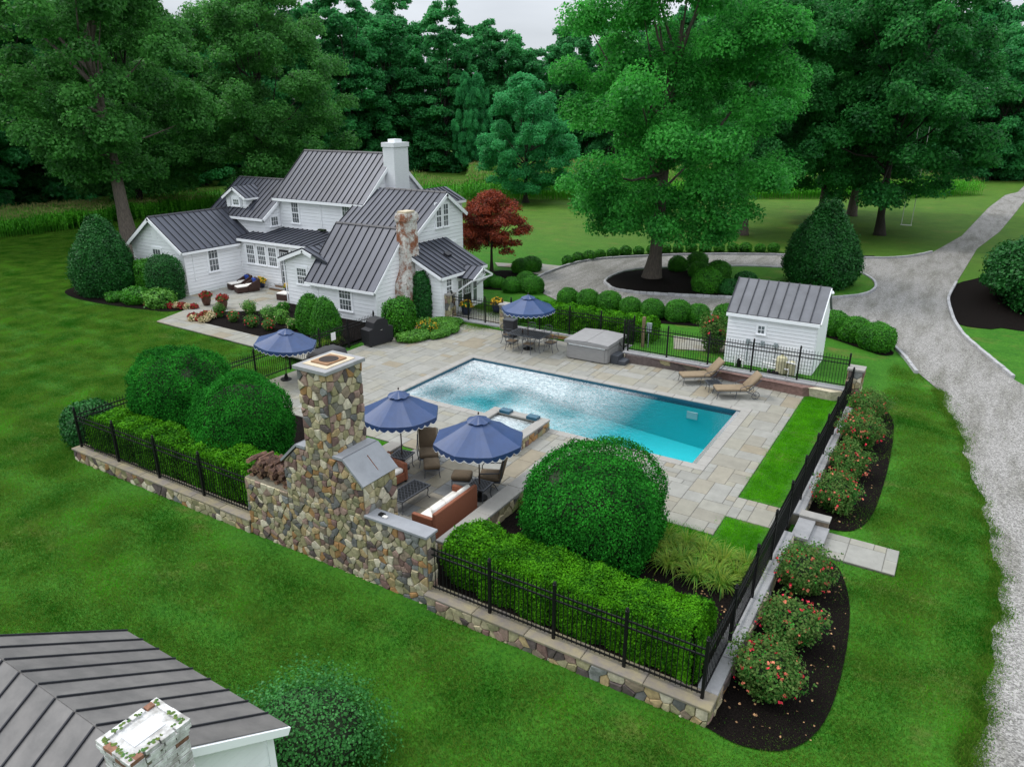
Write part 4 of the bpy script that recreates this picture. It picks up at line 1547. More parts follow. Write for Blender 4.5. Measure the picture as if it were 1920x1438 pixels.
# G: low wing with gable towards the lawn
Gx0, Gx1, Gy0, Gy1, Ge, Gr = -46.8, -41.5, 28.2, 33.6, 2.95, 4.72
Gm = (Gx0 + Gx1) / 2
wall(HS, (Gx0, Gy0, g0), X, [(0, 0), (Gx1 - Gx0, 0), (Gx1 - Gx0, Ge), (Gm - Gx0, Gr), (0, Ge)])
wall(HS, (Gx1, Gy0, g0), Y, [(0, 0), (Gy1 - Gy0, 0), (Gy1 - Gy0, Ge), (0, Ge)])
wall(HS, (Gx0, Gy1 + 2, g0), (0, -1, 0), [(0, 0), (Gy1 + 2 - Gy0, 0), (Gy1 + 2 - Gy0, Ge), (0, Ge)])
sl = (Gr - Ge) / (Gm - Gx0)
oh = .28
roof(HS, [(Gx1 + oh, Gy0 - .32, Ge - sl * oh + .1), (Gx1 + oh, 33.9, Ge - sl * oh + .1), (Gm, 33.9, Gr + .1), (Gm, Gy0 - .32, Gr + .1)])
roof(HS, [(Gx0 - oh, Gy0 - .32, Ge - sl * oh + .1), (Gx0 - oh, 35.5, Ge - sl * oh + .1), (Gm, 35.5, Gr + .1), (Gm, Gy0 - .32, Gr + .1)])
beam(HS, (Gx1 + oh + .02, Gy0 - .34, Ge - sl * oh + .07), (Gm, Gy0 - .34, Gr + .07), .06, .2)
beam(HS, (Gx0 - oh - .02, Gy0 - .34, Ge - sl * oh + .07), (Gm, Gy0 - .34, Gr + .07), .06, .2)
beam(HS, (Gx1 + oh + .03, Gy0 - .3, Ge - sl * oh + .05), (Gx1 + oh + .03, 32.3, Ge - sl * oh + .05), .06, .14, 'gutter')
window(HS, (-44.13, Gy0, 2.05), X, .84, 1.5, 3, 2)
MB().bb(-44.42, -43.88, Gy0 - .06, Gy0, 3.45, 4.05).build('gable_vent', M['trim'], HS)
window(HS, (Gx1, 30.25, 2.08), Y, .74, 1.6, 3, 2)
downspout(HS, [(Gx1 + .06, 28.75, 2.7), (Gx1 + .06, 28.75, 1.0), (Gx1 + .06, 28.78, .9)], .03)
MB().bb(Gx1 - .02, Gx1 + .045, Gy0 - .045, Gy0 + .06, g0, Ge).build('corner_board', M['trim'], HS)
# H: glazed porch between wings
Hy, He = 32.5, 3.1
wall(HS, (Gx1, Hy, g0), X, [(0, 0), (8.0, 0), (8.0, He), (0, He)], .2)
for x0, x1 in ((-40.84, -40.0), (-39.78, -38.95), (-38.72, -37.9)):
    window(HS, ((x0 + x1) / 2, Hy, 2.15), X, x1 - x0 - .06, 1.24, 4, 2)
window(HS, (-36.2, Hy, 2.15), X, .78, 1.24, 4, 2)
dr = MB().bb(-37.66, -36.8, Hy - .06, Hy + .02, .3, 2.72).build('door', M['doorblack'], HS)
MB().bb(-37.55, -36.9, Hy - .075, Hy - .055, .55, 2.55).build('pane', M['glass'], dr)
k = MB()
for i in range(4):
    x = -37.55 + .65 * i / 3
    k.bb(x - .012, x + .012, Hy - .09, Hy - .07, .55, 2.55)
for j in range(6):
    z = .55 + 2.0 * j / 5
    k.bb(-37.55, -36.9, Hy - .092, Hy - .072, z - .012, z + .012)
k.build('muntins', M['trim'], dr)
roof(HS, [(-41.4, Hy - .25, He + .06), (-29.5, Hy - .25, He + .06), (-29.5, 35.25, 3.68), (-40.3, 35.25, 3.68), (-41.4, 34.0, 3.42)], .45)
beam(HS, (-41.4, Hy - .27, He + .03), (-31.8, Hy - .27, He + .03), .06, .16, 'gutter')
# F: rear-left wing with dormer
Fx0, Fx1, Fy0, Fe, Fr, Fry = -45.6, -40.28, 33.75, 4.5, 6.55, 36.6
wall(HS, (Fx0, Fy0, 2.6), X, [(0, 0), (Fx1 - Fx0, 0), (Fx1 - Fx0, Fe - 2.6), (0, Fe - 2.6)])
wall(HS, (Fx1, Fy0, 2.6), Y, [(0, 0), (1.6, 0), (1.6, 3.0), (0, Fe - 2.6)])
wall(HS, (Fx0, 39.4, 0), (0, -1, 0), [(0, 0), (5.65, 0), (5.65, Fe), (2.8, Fr), (0, Fe)])
fs = (Fr - Fe) / (Fry - Fy0)
roof(HS, [(Fx0 - .2, Fy0 - .3, Fe - .3 * fs + .08), (Fx1 + .16, Fy0 - .3, Fe - .3 * fs + .08), (Fx1 + .16, 35.3, Fr - fs * 1.3 + .08), (-40.9, Fry, Fr + .08), (Fx0 - .2, Fry, Fr + .08)])
roof(HS, [(Fx0 - .2, 39.7, Fe - .3 * fs + .08), (Fx1 + .1, 39.7, Fe - .3 * fs + .08), (Fx1 + .1, Fry, Fr + .08), (Fx0 - .2, Fry, Fr + .08)])
beam(HS, (Fx1 + .18, Fy0 - .3, Fe - .3 * fs + .05), (Fx1 + .18, 35.2, Fr - fs * 1.4 + .05), .06, .2)
beam(HS, (Fx0 - .2, Fy0 - .32, Fe - .3 * fs + .05), (Fx1 + .16, Fy0 - .32, Fe - .3 * fs + .05), .06, .16, 'gutter')
window(HS, (Fx1, 34.55, 4.08), Y, .62, .62, 3, 2, 1)
MB().tube([(-44.9, 34.6, 4.9), (-44.9, 34.6, 5.55)], .07, 8).build('vent_pipe', M['black'], HS)
# dormer
Dx, Dy, dw = -43.35, 34.15, 1.02
k = wall(HS, (Dx - dw, Dy, 4.75), X, [(0, 0), (2 * dw, 0), (2 * dw, .82), (dw, 1.38), (0, .82)], .2)
wall(HS, (Dx + dw, Dy, 4.75), Y, [(0, 0), (1.1, .72), (1.1, .82), (0, .82)], .2)
roof(HS, [(Dx + dw + .2, Dy - .25, 5.53), (Dx + dw + .2, 36.0, 5.53), (Dx, 37.0, 6.24), (Dx, Dy - .25, 6.24)], .38)
roof(HS, [(Dx - dw - .2, Dy - .25, 5.53), (Dx - dw - .2, 36.0, 5.53), (Dx, 37.0, 6.24), (Dx, Dy - .25, 6.24)], .38)
for s in (1, -1):
    beam(HS, (Dx + s * (dw + .2), Dy - .27, 5.51), (Dx, Dy - .27, 6.22), .05, .15)
beam(HS, (Dx + dw + .22, Dy - .25, 5.52), (Dx + dw + .22, 36.0, 5.52), .05, .12, 'gutter')
window(HS, (Dx, Dy, 5.2), X, .62, .42, 3, 2, 1, .12)
for s in (1, -1):
    MB().bb(Dx + s * .52 - .12, Dx + s * .52 + .12, Dy - .07, Dy, 4.95, 5.5).build('shutter', M['blind'], HS)
# M: two-storey main block
Mx0, Mx1, My0, My1, Me, Mr, Mry = -40.28, -32.6, 35.2, 41.2, 5.78, 8.42, 38.2
wall(HS, (Mx0, My0, 3.2), X, [(0, 0), (Mx1 - Mx0, 0), (Mx1 - Mx0, Me - 3.2), (0, Me - 3.2)])
wall(HS, (Mx1, My0, 3.2), Y, [(0, 0), (My1 - My0, 0), (My1 - My0, Me - 3.2), (Mry - My0, Mr - 3.2), (0, Me - 3.2)])
wall(HS, (Mx0, My1, 0), (0, -1, 0), [(0, 0), (My1 - My0, 0), (My1 - My0, Me), (My1 - Mry, Mr), (0, Me)])
ms = (Mr - Me) / (Mry - My0)
roof(HS, [(Mx0 - .3, My0 - .32, Me - ms * .32 + .1), (Mx1 + .22, My0 - .32, Me - ms * .32 + .1), (Mx1 + .22, Mry, Mr + .1), (Mx0 - .3, Mry, Mr + .1)])
roof(HS, [(Mx0 - .3, My1 + .32, Me - ms * .32 + .1), (Mx1 + .22, My1 + .32, Me - ms * .32 + .1), (Mx1 + .22, Mry, Mr + .1), (Mx0 - .3, Mry, Mr + .1)])
beam(HS, (Mx0 - .3, My0 - .34, Me - ms * .32 + .07), (Mx1 + .22, My0 - .34, Me - ms * .32 + .07), .07, .17, 'gutter')
for ye, s in ((My0 - .32, 1), (My1 + .32, -1)):
    beam(HS, (Mx1 + .24, ye, Me - ms * .32 + .07), (Mx1 + .24, Mry, Mr + .07), .06, .2)
window(HS, (-38.76, My0, 4.67), X, .66, 1.38, 3, 2)
window(HS, (-34.1, My0, 4.72), X, .68, 1.38, 3, 2)
downspout(HS, [(-36.35, My0 - .3, 5.55), (-36.35, My0 - .06, 5.3), (-36.35, My0 - .06, 3.75)])
MB().rbox((-36.3, My0 - .15, 3.72), (.6, .25, .12), .03).build('gutter_debris', M['twig'], HS)
wc = MB().bb(-32.62, -31.72, 37.3, 38.72, 5.2, 9.2).bb(-32.68, -31.66, 37.24, 38.78, 8.95, 9.22)
ch = wc.build('chimney', mat('painted_brick_white', (.74, .75, .77), .7, var=.07, nscale=4, bump=.5, bscale=22, aniso=(1, 1, 4)), HS)
ch['label'] = 'white painted brick chimney on the ridge end'
MB().bb(-32.45, -31.9, 37.65, 38.35, 9.2, 9.42).build('flue', M['white'], ch)
# C: wing with the paired gable window
Cx0, Cx1, Cry, Cr, cs = -33.1, -27.2, 36.4, 6.42, .65
Cy0, Cy1 = 33.0, 38.2
ze0, ze1 = Cr - cs * (Cry - Cy0), Cr - cs * (Cy1 - Cry)
wall(HS, (Cx1, Cy0, g0), Y, [(0, 0), (Cy1 - Cy0, 0), (Cy1 - Cy0, ze1), (Cry - Cy0, Cr), (0, ze0)])
wall(HS, (Cx0, Cy0, 2.6), X, [(0, 0), (Cx1 - Cx0, 0), (Cx1 - Cx0, ze0 - 2.6), (0, ze0 - 2.6)])
roof(HS, [(Cx0 - .1, Cy0 - .3, ze0 - .3 * cs + .08), (Cx1 + .22, Cy0 - .3, ze0 - .3 * cs + .08), (Cx1 + .22, Cry, Cr + .08), (-32.2, Cry, Cr + .08), (Cx0 - .1, 35.1, Cr - 1.3 * cs + .08)])
roof(HS, [(Cx0 + .8, Cy1 + .3, ze1 - .3 * cs + .08), (Cx1 + .22, Cy1 + .3, ze1 - .3 * cs + .08), (Cx1 + .22, Cry, Cr + .08), (Cx0 + .8, Cry, Cr + .08)])
beam(HS, (Cx1 + .24, Cy0 - .3, ze0 - .3 * cs + .05), (Cx1 + .24, Cry, Cr + .05), .06, .2)
beam(HS, (Cx1 + .24, Cy1 + .3, ze1 - .3 * cs + .05), (Cx1 + .24, Cry, Cr + .05), .06, .2)
window(HS, (Cx1, 35.72, 5.18), Y, .52, 1.36, 2, 2)
window(HS, (Cx1, 36.42, 5.18), Y, .52, 1.36, 2, 2)
window(HS, (Cx1, 37.15, 2.95), Y, .5, .9, 2, 2)
# E: small rear roof
roof(HS, [(-29.0, 37.2, 5.55), (-29.0, 41.2, 5.55), (-30.6, 41.2, 6.3), (-30.6, 37.2, 6.3)], .42)
roof(HS, [(-32.2, 37.2, 5.55), (-32.2, 41.2, 5.55), (-30.6, 41.2, 6.3), (-30.6, 37.2, 6.3)], .42)
wall(HS, (-29.2, 38.3, 0), Y, [(0, 0), (2.7, 0), (2.7, 5.5), (0, 5.5)])
beam(HS, (-28.98, 37.6, 5.52), (-28.98, 41.2, 5.52), .05, .15)
# A: near wing with the big brick chimney
Ax0, Ax1, Ay0, Ay1, Ary, Ar, Ae = -31.6, -26.67, 29.25, 34.5, 31.9, 4.82, 2.1
wall(HS, (Ax0, Ay0, g0), X, [(0, 0), (Ax1 - Ax0, 0), (Ax1 - Ax0, Ae), (0, Ae)])
wall(HS, (Ax1, Ay0, g0), Y, [(0, 0), (Ay1 - Ay0, 0), (Ay1 - Ay0, Ae), (Ary - Ay0, Ar), (0, Ae)])
wall(HS, (Ax0, Ay1, g0), (0, -1, 0), [(0, 0), (Ay1 - Ay0, 0), (Ay1 - Ay0, Ae), (Ay1 - Ary, Ar), (0, Ae)])
as_ = (Ar - Ae) / (Ary - Ay0)
roof(HS, [(Ax0 - .2, Ay0 - .26, Ae - .26 * as_ + .1), (Ax1 + .1, Ay0 - .26, Ae - .26 * as_ + .1), (Ax1 + .1, Ary, Ar + .1), (Ax0 - .2, Ary, Ar + .1)], .5)
roof(HS, [(Ax0 - .2, Ay1 + .2, Ae - .2 * as_ + .1), (Ax1 + .1, Ay1 + .2, Ae - .2 * as_ + .1), (Ax1 + .1, Ary, Ar + .1), (Ax0 - .2, Ary, Ar + .1)], .5)
beam(HS, (Ax0 - .2, Ay0 - .28, Ae - .26 * as_ + .08), (Ax1 + .1, Ay0 - .28, Ae - .26 * as_ + .08), .07, .14, 'gutter')
beam(HS, (Ax1 + .12, Ay0 - .26, Ae - .26 * as_ + .06), (Ax1 + .12, Ary, Ar + .06), .05, .13)
beam(HS, (Ax1 + .12, Ay1 + .2, Ae - .2 * as_ + .06), (Ax1 + .12, Ary, Ar + .06), .05, .16)
window(HS, (-28.9, Ay0, 1.22), X, .92, 1.3, 4, 2)
downspout(HS, [(-31.0, Ay0 - .25, 1.75), (-31.0, Ay0 - .06, 1.5), (-31.0, Ay0 - .06, .1)])
MB().bb(Ax1 - .06, Ax1 + .045, Ay0 - .045, Ay0 + .06, g0, Ae).build('corner_board', M['trim'], HS)


def old_brick():
    m = bpy.data.materials.new('worn_painted_brick')
    m.use_nodes = True
    nt = m.node_tree
    L = nt.links.new
    b = nt.nodes['Principled BSDF']
    b.inputs['Roughness'].default_value = .9
    geo = nt.nodes.new('ShaderNodeNewGeometry')
    def noise(sc, det, ro=.6):
        n = nt.nodes.new('ShaderNodeTexNoise')
        n.inputs['Scale'].default_value = sc
        n.inputs['Detail'].default_value = det
        n.inputs['Roughness'].default_value = ro
        L(geo.outputs['Position'], n.inputs['Vector'])
        return n.outputs['Fac']
    r1 = nt.nodes.new('ShaderNodeValToRGB')
    r1.color_ramp.elements[0].position = .47
    r1.color_ramp.elements[1].position = .565
    L(noise(1.3, 9, .8), r1.inputs['Fac'])
    r2 = nt.nodes.new('ShaderNodeValToRGB')
    r2.color_ramp.elements[0].color = (.13, .035, .018, 1)
    r2.color_ramp.elements[1].color = (.40, .16, .075, 1)
    L(noise(14, 5), r2.inputs['Fac'])
    r3 = nt.nodes.new('ShaderNodeValToRGB')
    r3.color_ramp.elements[0].position = .33
    r3.color_ramp.elements[1].position = .5
    r3.color_ramp.elements[0].color = (.16, .135, .10, 1)
    r3.color_ramp.elements[1].color = (.64, .62, .58, 1)
    L(noise(5, 8, .75), r3.inputs['Fac'])
    mx = nt.nodes.new('ShaderNodeMix')
    mx.data_type = 'RGBA'
    L(r1.outputs['Color'], mx.inputs[0])
    L(r3.outputs['Color'], mx.inputs[6])
    L(r2.outputs['Color'], mx.inputs[7])
    L(mx.outputs[2], b.inputs['Base Color'])
    bu = nt.nodes.new('ShaderNodeBump')
    bu.inputs['Strength'].default_value = .8
    bu.inputs['Distance'].default_value = .03
    mp = nt.nodes.new('ShaderNodeMapping')
    mp.inputs['Scale'].default_value = (1, 1, 3)
    L(geo.outputs['Position'], mp.inputs['Vector'])
    n4 = nt.nodes.new('ShaderNodeTexNoise')
    n4.inputs['Scale'].default_value = 7
    n4.inputs['Detail'].default_value = 5
    L(mp.outputs['Vector'], n4.inputs['Vector'])
    L(n4.outputs['Fac'], bu.inputs['Height'])
    L(bu.outputs['Normal'], b.inputs['Normal'])
    return m


M['oldbrick'] = old_brick()
# stepped chimney built of brick courses (each course a little uneven)
cb = MB()
rb_ = random.Random(5)
z = 0.0
prof = [(0, 30.8, 32.85, .86), (1.95, 30.8, 32.85, .86), (2.75, 31.25, 32.38, .62), (5.35, 31.3, 32.32, .58), (5.4, 31.22, 32.4, .66), (5.66, 31.2, 32.42, .68), (5.72, 31.27, 32.35, .62), (5.9, 31.27, 32.35, .62)]
while z < 5.84:
    for i in range(len(prof) - 1):
        if prof[i][0] <= z < prof[i + 1][0] + 1e-6:
            a, c = prof[i], prof[i + 1]
            t = (z - a[0]) / (c[0] - a[0])
            y0, y1, d = (a[k] + (c[k] - a[k]) * t for k in (1, 2, 3))
            break
    y = y0
    x1 = Ax1 + d + rb_.uniform(-.008, .008)
    cb.bb(Ax1 - (.06 if z > 2.8 else -.01), x1, y0 + rb_.uniform(-.008, .008), y1 + rb_.uniform(-.008, .008), z, z + .066)
    cb.bb(Ax1 - (.06 if z > 2.8 else -.01), x1 - .014, y0 + .014, y1 - .014, z + .066, z + .078)
    z += .078
bc = cb.build('chimney', M['oldbrick'], HS)
bc['label'] = 'tall stepped brick chimney with peeling white paint'
MB().bb(-26.7, -26.1, 31.4, 32.2, 5.86, 5.95).build('chimney_cap', M['buffcap'], bc)
# B: small gabled entry beside the near wing
Bx0, Bx1, By0, Be, Br = -34.45, -30.85, 30.1, 2.85, 3.5
Bm = -32.65
wall(HS, (Bx0, By0, g0), X, [(0, 0), (3.0, 0), (3.0, Be + .25), (Bm - Bx0, Br), (0, Be)])
wall(HS, (Bx0, 32.5, g0), (0, -1, 0), [(0, 0), (2.4, 0), (2.4, Be), (0, Be)])
bs = (Br - Be) / (Bm - Bx0)
roof(HS, [(Bx1, By0 - .28, Br + .1 - bs * (Bx1 - Bm)), (Bx1, 33.4, Br + .1 - bs * (Bx1 - Bm)), (Bm, 33.4, Br + .1), (Bm, By0 - .28, Br + .1)], .45)
roof(HS, [(Bx0 - .35, By0 - .28, Be - .35 * bs + .1), (Bx0 - .35, 32.6, Be - .35 * bs + .1), (Bm, 32.6, Br + .1), (Bm, By0 - .28, Br + .1)], .45)
beam(HS, (Bx0 - .37, By0 - .3, Be - .35 * bs + .07), (Bm, By0 - .3, Br + .07), .06, .2)
beam(HS, (-31.9, By0 - .3, Br + .07 - bs * .75), (Bm, By0 - .3, Br + .07), .06, .2)
window(HS, (-33.1, By0, 1.9), X, .82, .98, 4, 2)
downspout(HS, [(Bx0 - .1, By0 - .1, 2.6), (Bx0 - .06, By0 - .09, 2.3), (Bx0 - .06, By0 - .09, .1)], .04)
# D: porch addition with canopied door
Dxw, Dy0, Dy1, De, Dt = -24.3, 32.0, 36.1, 2.5, 3.82
wall(HS, (Dxw, Dy0, g0), Y, [(0, 0), (Dy1 - Dy0, 0), (Dy1 - Dy0, De), (0, De)], .2)
wall(HS, (-26.9, Dy0, g0), X, [(0, 0), (2.6, 0), (2.6, De), (0, Dt - .1)], .2)
roof(HS, [(Dxw + .26, Dy0 - .28, De), (Dxw + .26, Dy1 + .12, De), (-27.0, Dy1 + .12, Dt + .06), (-27.0, Dy0 - .28, Dt + .06)], .47)
beam(HS, (Dxw + .28, Dy0 - .28, De - .02), (Dxw + .28, Dy1 + .12, De - .02), .05, .15)
beam(HS, (Dxw + .26, Dy0 - .3, De - .02), (-27.0, Dy0 - .3, Dt + .04), .05, .15)
beam(HS, (Dxw + .26, Dy1 + .14, De - .02), (-27.0, Dy1 + .14, Dt + .04), .05, .15)
MB().box((-25.5, 34.3, 3.28), (.32, .42, .12), 0, 0, 0, rad(27)).build('roof_vent', M['seam'], HS)
window(HS, (Dxw, 32.62, 1.85), Y, .52, .95, 2, 2)
for yy in (33.72, 35.24):
    k = MB().bb(Dxw + .02, Dxw + .05, yy - .17, yy + .17, .5, 1.95).build('sidelight', M['glass'], HS)
    MB().bb(Dxw + .05, Dxw + .065, yy - .17, yy + .17, 1.2, 1.23).build('bar', M['trim'], k)
dr = MB().bb(Dxw + .01, Dxw + .06, 34.05, 34.82, .12, 1.98).build('door', M['doorblack'], HS)
MB().bb(Dxw + .055, Dxw + .07, 34.15, 34.72, 1.1, 1.88).build('pane', M['glass'], dr)
k = MB()
for i in range(4):
    y = 34.15 + .57 * i / 3
    k.bb(Dxw + .068, Dxw + .085, y - .012, y + .012, 1.1, 1.88)
for j in range(4):
    z = 1.1 + .78 * j / 3
    k.bb(Dxw + .069, Dxw + .086, 34.15, 34.72, z - .012, z + .012)
k.build('muntins', M['trim'], dr)
# canopy over the door: gable towards +X with sunburst
cy, ch_, cxo = 34.45, 1.0, Dxw + 1.15
cv = roof(HS, [(Dxw - .05, cy - ch_, 2.2), (cxo, cy - ch_, 2.2), (cxo, cy, 2.72), (Dxw - .05, cy, 2.72)], .42)
roof(HS, [(Dxw - .05, cy + ch_, 2.2), (cxo, cy + ch_, 2.2), (cxo, cy, 2.72), (Dxw - .05, cy, 2.72)], .42)
for s in (1, -1):
    beam(HS, (cxo + .02, cy + s * ch_, 2.19), (cxo + .02, cy, 2.71), .05, .10, 'rake_board')
    beam(HS, (Dxw + .03, cy + s * (ch_ - .08), 1.45), (cxo - .1, cy + s * (ch_ - .08), 2.16), .06, .09, 'canopy_brace')
beam(HS, (cxo, cy - ch_, 2.16), (cxo, cy + ch_, 2.16), .05, .08, 'tie_beam')
for a in (30, 60, 90, 120, 150):
    L_ = .24 + .16 * math.sin(rad(a)) ** 2
    beam(HS, (cxo, cy, 2.16), (cxo, cy + L_ * math.cos(rad(a)) * 1.3, 2.16 + L_ * math.sin(rad(a))), .03, .03, 'sunburst_ray', up=(1, 0, 0))
ridge(HS, (Ax0 - .2, Ary, Ar + .115), (Ax1 + .1, Ary, Ar + .115))
ridge(HS, (Mx0 - .3, Mry, Mr + .115), (-32.6, Mry, Mr + .115))
ridge(HS, (Gm, Gy0 - .3, Gr + .115), (Gm, 33.8, Gr + .115))
ridge(HS, (-31.7, Cry, Cr + .095), (Cx1 + .2, Cry, Cr + .095))
ridge(HS, (Fx0 - .2, Fry, Fr + .095), (-40.9, Fry, Fr + .095))
# porch steps of the terrace door
stp = thing('terrace_steps', 'two brick and stone steps up to the black terrace door', 'steps')
MB().bb(-38.3, -36.5, 31.85, 32.47, .1, .24).build('lower_step', M['clay'], stp)
MB().bb(-38.35, -36.45, 31.8, 32.46, .24, .29).build('lower_tread', M['cap'], stp)
MB().bb(-38.0, -36.6, 32.1, 32.44, .29, .42).build('upper_step', M['clay'], stp)
MB().bb(-38.05, -36.55, 32.06, 32.44, .42, .47).build('upper_tread', M['cap'], stp)

# ------------------------------------------------------------------ white pool shed
SH = thing('pool_shed', 'small white clapboard shed with grey seam roof behind the iron fence', 'shed')
sx0, sx1, sy0, sy1, sz = -8.3, -4.6, 31.95, 34.5, .35
smid, sE, sR = 33.3, 2.78, 3.92
wall(SH, (sx0, sy0, sz), X, [(0, 0), (sx1 - sx0, 0), (sx1 - sx0, sE - sz), (0, sE - sz)], .16)
wall(SH, (sx1, sy0, sz), Y, [(0, 0), (sy1 - sy0, 0), (sy1 - sy0, sE - sz), (smid - sy0, sR - sz), (0, sE - sz)], .16)
wall(SH, (sx0, sy1, sz), (0, -1, 0), [(0, 0), (sy1 - sy0, 0), (sy1 - sy0, sE - sz), (sy1 - smid, sR - sz), (0, sE - sz)], .16)
k_ = (sR - sE) / (smid - sy0)
M['shedroof'] = mat('grey_painted_metal', (.125, .13, .145), .5, metal=.1, var=.2, nscale=2, objvar=.05)
roof(SH, [(sx0 - .1, sy0 - .14, sE - .14 * k_ + .08), (sx1 + .12, sy0 - .14, sE - .14 * k_ + .08), (sx1 + .12, smid, sR + .08), (sx0 - .1, smid, sR + .08)], .44, 'shedroof')
roof(SH, [(sx0 - .1, sy1 + .14, sE - .1 * k_ + .08), (sx1 + .12, sy1 + .14, sE - .1 * k_ + .08), (sx1 + .12, smid, sR + .08), (sx0 - .1, smid, sR + .08)], .44, 'shedroof')
beam(SH, (sx0 - .1, sy0 - .16, sE - .14 * k_ + .05), (sx1 + .12, sy0 - .16, sE - .14 * k_ + .05), .05, .14)
beam(SH, (sx1 + .14, sy0 - .14, sE - .14 * k_ + .05), (sx1 + .14, smid, sR + .05), .05, .14)
window(SH, (-6.85, sy0, 2.12), X, .34, .40, 2, 2, 1, .05)
for x in (-7.35, -6.72, -6.15):
    MB().rbox((x, sy0 - .08, 1.52), (.16, .1, .2), .01).build('electric_box', M['elbox'], SH)
MB().tube([(-7.3, sy0 - .06, 1.5), (-6.2, sy0 - .06, 1.5)], .018, 6).build('conduit', M['elbox'], SH)
MB().tube([(-6.15, sy0 - .06, 1.4), (-6.15, sy0 - .06, .6)], .018, 6).build('conduit', M['elbox'], SH)
MB().tube([(-7.35, sy0 - .06, 1.4), (-7.35, sy0 - .06, .6)], .018, 6).build('conduit', M['elbox'], SH)
MB().lathe([(.06, 0), (.08, .05), (.03, .14)], 10, (sx1 + .2, 33.3, 3.72)).build('lamp_bracket', M['trim'], SH)
# pool equipment
eq = thing('pool_filter', 'tan pool filter tanks with white pipes between shed and fence', 'pool filter', (-5.75, 31.45, .42))
MB().lathe([(.0, 0), (.22, 0), (.25, .08), (.25, .62), (.2, .76), (.06, .82), (.05, .9), (.0, .9)], 14).build('tank', M['tank'], eq)
MB().lathe([(.0, 0), (.16, 0), (.18, .06), (.18, .5), (.1, .62), (.0, .64)], 12, (.42, .05, 0)).build('tank', M['tank'], eq)
for pts in ([(-.75, -.1, .1), (-.75, -.1, .42), (-.1, -.12, .42), (-.1, -.12, .2)], [(-.5, -.16, .0), (-.5, -.16, .3), (.35, -.16, .3), (.35, -.16, .0)], [(-.35, -.1, .62), (.5, -.1, .58), (.62, -.08, .55), (.62, -.08, 0)]):
    MB().tube(pts, .035, 8).build('pipe', M['pvc'], eq)
for x in (-.42, -.25, -.08):
    MB().rbox((x, -.2, .08), (.13, .2, .16), .03).build('valve', M['black'], eq)
e2 = thing('pool_pump', 'small pool pump with white pipe elbows by the shed corner', 'pump', (-7.55, 31.45, .42))
MB().lathe([(.0, 0), (.09, 0), (.09, .3), (.05, .38), (0, .38)], 12).build('motor', M['black'], e2)
for pts in ([(-.15, 0, 0), (-.15, 0, .5), (.05, 0, .5), (.1, 0, .3)], [(.2, -.05, 0), (.2, -.05, .36), (.05, -.05, .36)]):
    MB().tube(pts, .035, 8).build('pipe', M['pvc'], e2)

# ------------------------------------------------------------------ old outbuilding by the lawn, seen from above
OB = thing('old_outbuilding', 'old white outbuilding with weathered tin roof and mossy brick chimney', 'outbuilding')
ox0, ox1, oye, oyr, oze, ozr, ozb = -12.57, -8.12, 6.05, 3.68, 1.5, 3.0, -.8
ony = 2 * oyr - oye
roof(OB, [(ox0, oye, oze), (ox1 + .05, oye, oze), (ox1 + .05, oyr, ozr), (ox0, oyr, ozr)], .5, 'oldroof', rib=(.026, .03))
roof(OB, [(ox0, ony, oze), (ox1 + .05, ony, oze), (ox1 + .05, oyr, ozr), (ox0, oyr, ozr)], .5, 'oldroof', rib=(.026, .03))
wall(OB, (ox1 - .18, ony + .22, ozb), Y, [(0, 0), (oye - ony - .44, 0), (oye - ony - .44, oze - ozb + .05), (oyr - ony - .22, ozr - ozb - .12), (0, oze - ozb + .05)], .17)
wall(OB, (ox1 - .18, oye - .22, ozb), nX, [(0, 0), (ox1 - ox0 - .36, 0), (ox1 - ox0 - .36, oze - ozb), (0, oze - ozb)], .17)
beam(OB, (ox1 + .07, oye + .02, oze - .02), (ox1 + .07, oyr, ozr - .02), .05, .13)
beam(OB, (ox0, oye - .06, oze - .03), (ox1 + .0, oye - .06, oze - .03), .05, .12)
MB().bb(ox1 - .2, ox1 - .1, oye - .32, oye - .20, ozb, oze).build('corner_board', M['trim'], OB)
for i, (x, t) in enumerate(((-12.3, .08), (-11.8, .1), (-11.3, .05))):
    MB().box((x, oyr + .12 + t, ozr - .02 - (.12 + t) * .633), (.22, .18, .012), 0, 0, -math.atan(.633)).build('rust_patch', M['rust'], OB)


def whitewash():
    m = mat('whitewashed_brick', (.66, .66, .65), .9, col2=(.30, .29, .27), nscale=6, bump=.5, bscale=30, objvar=.14)
    return m


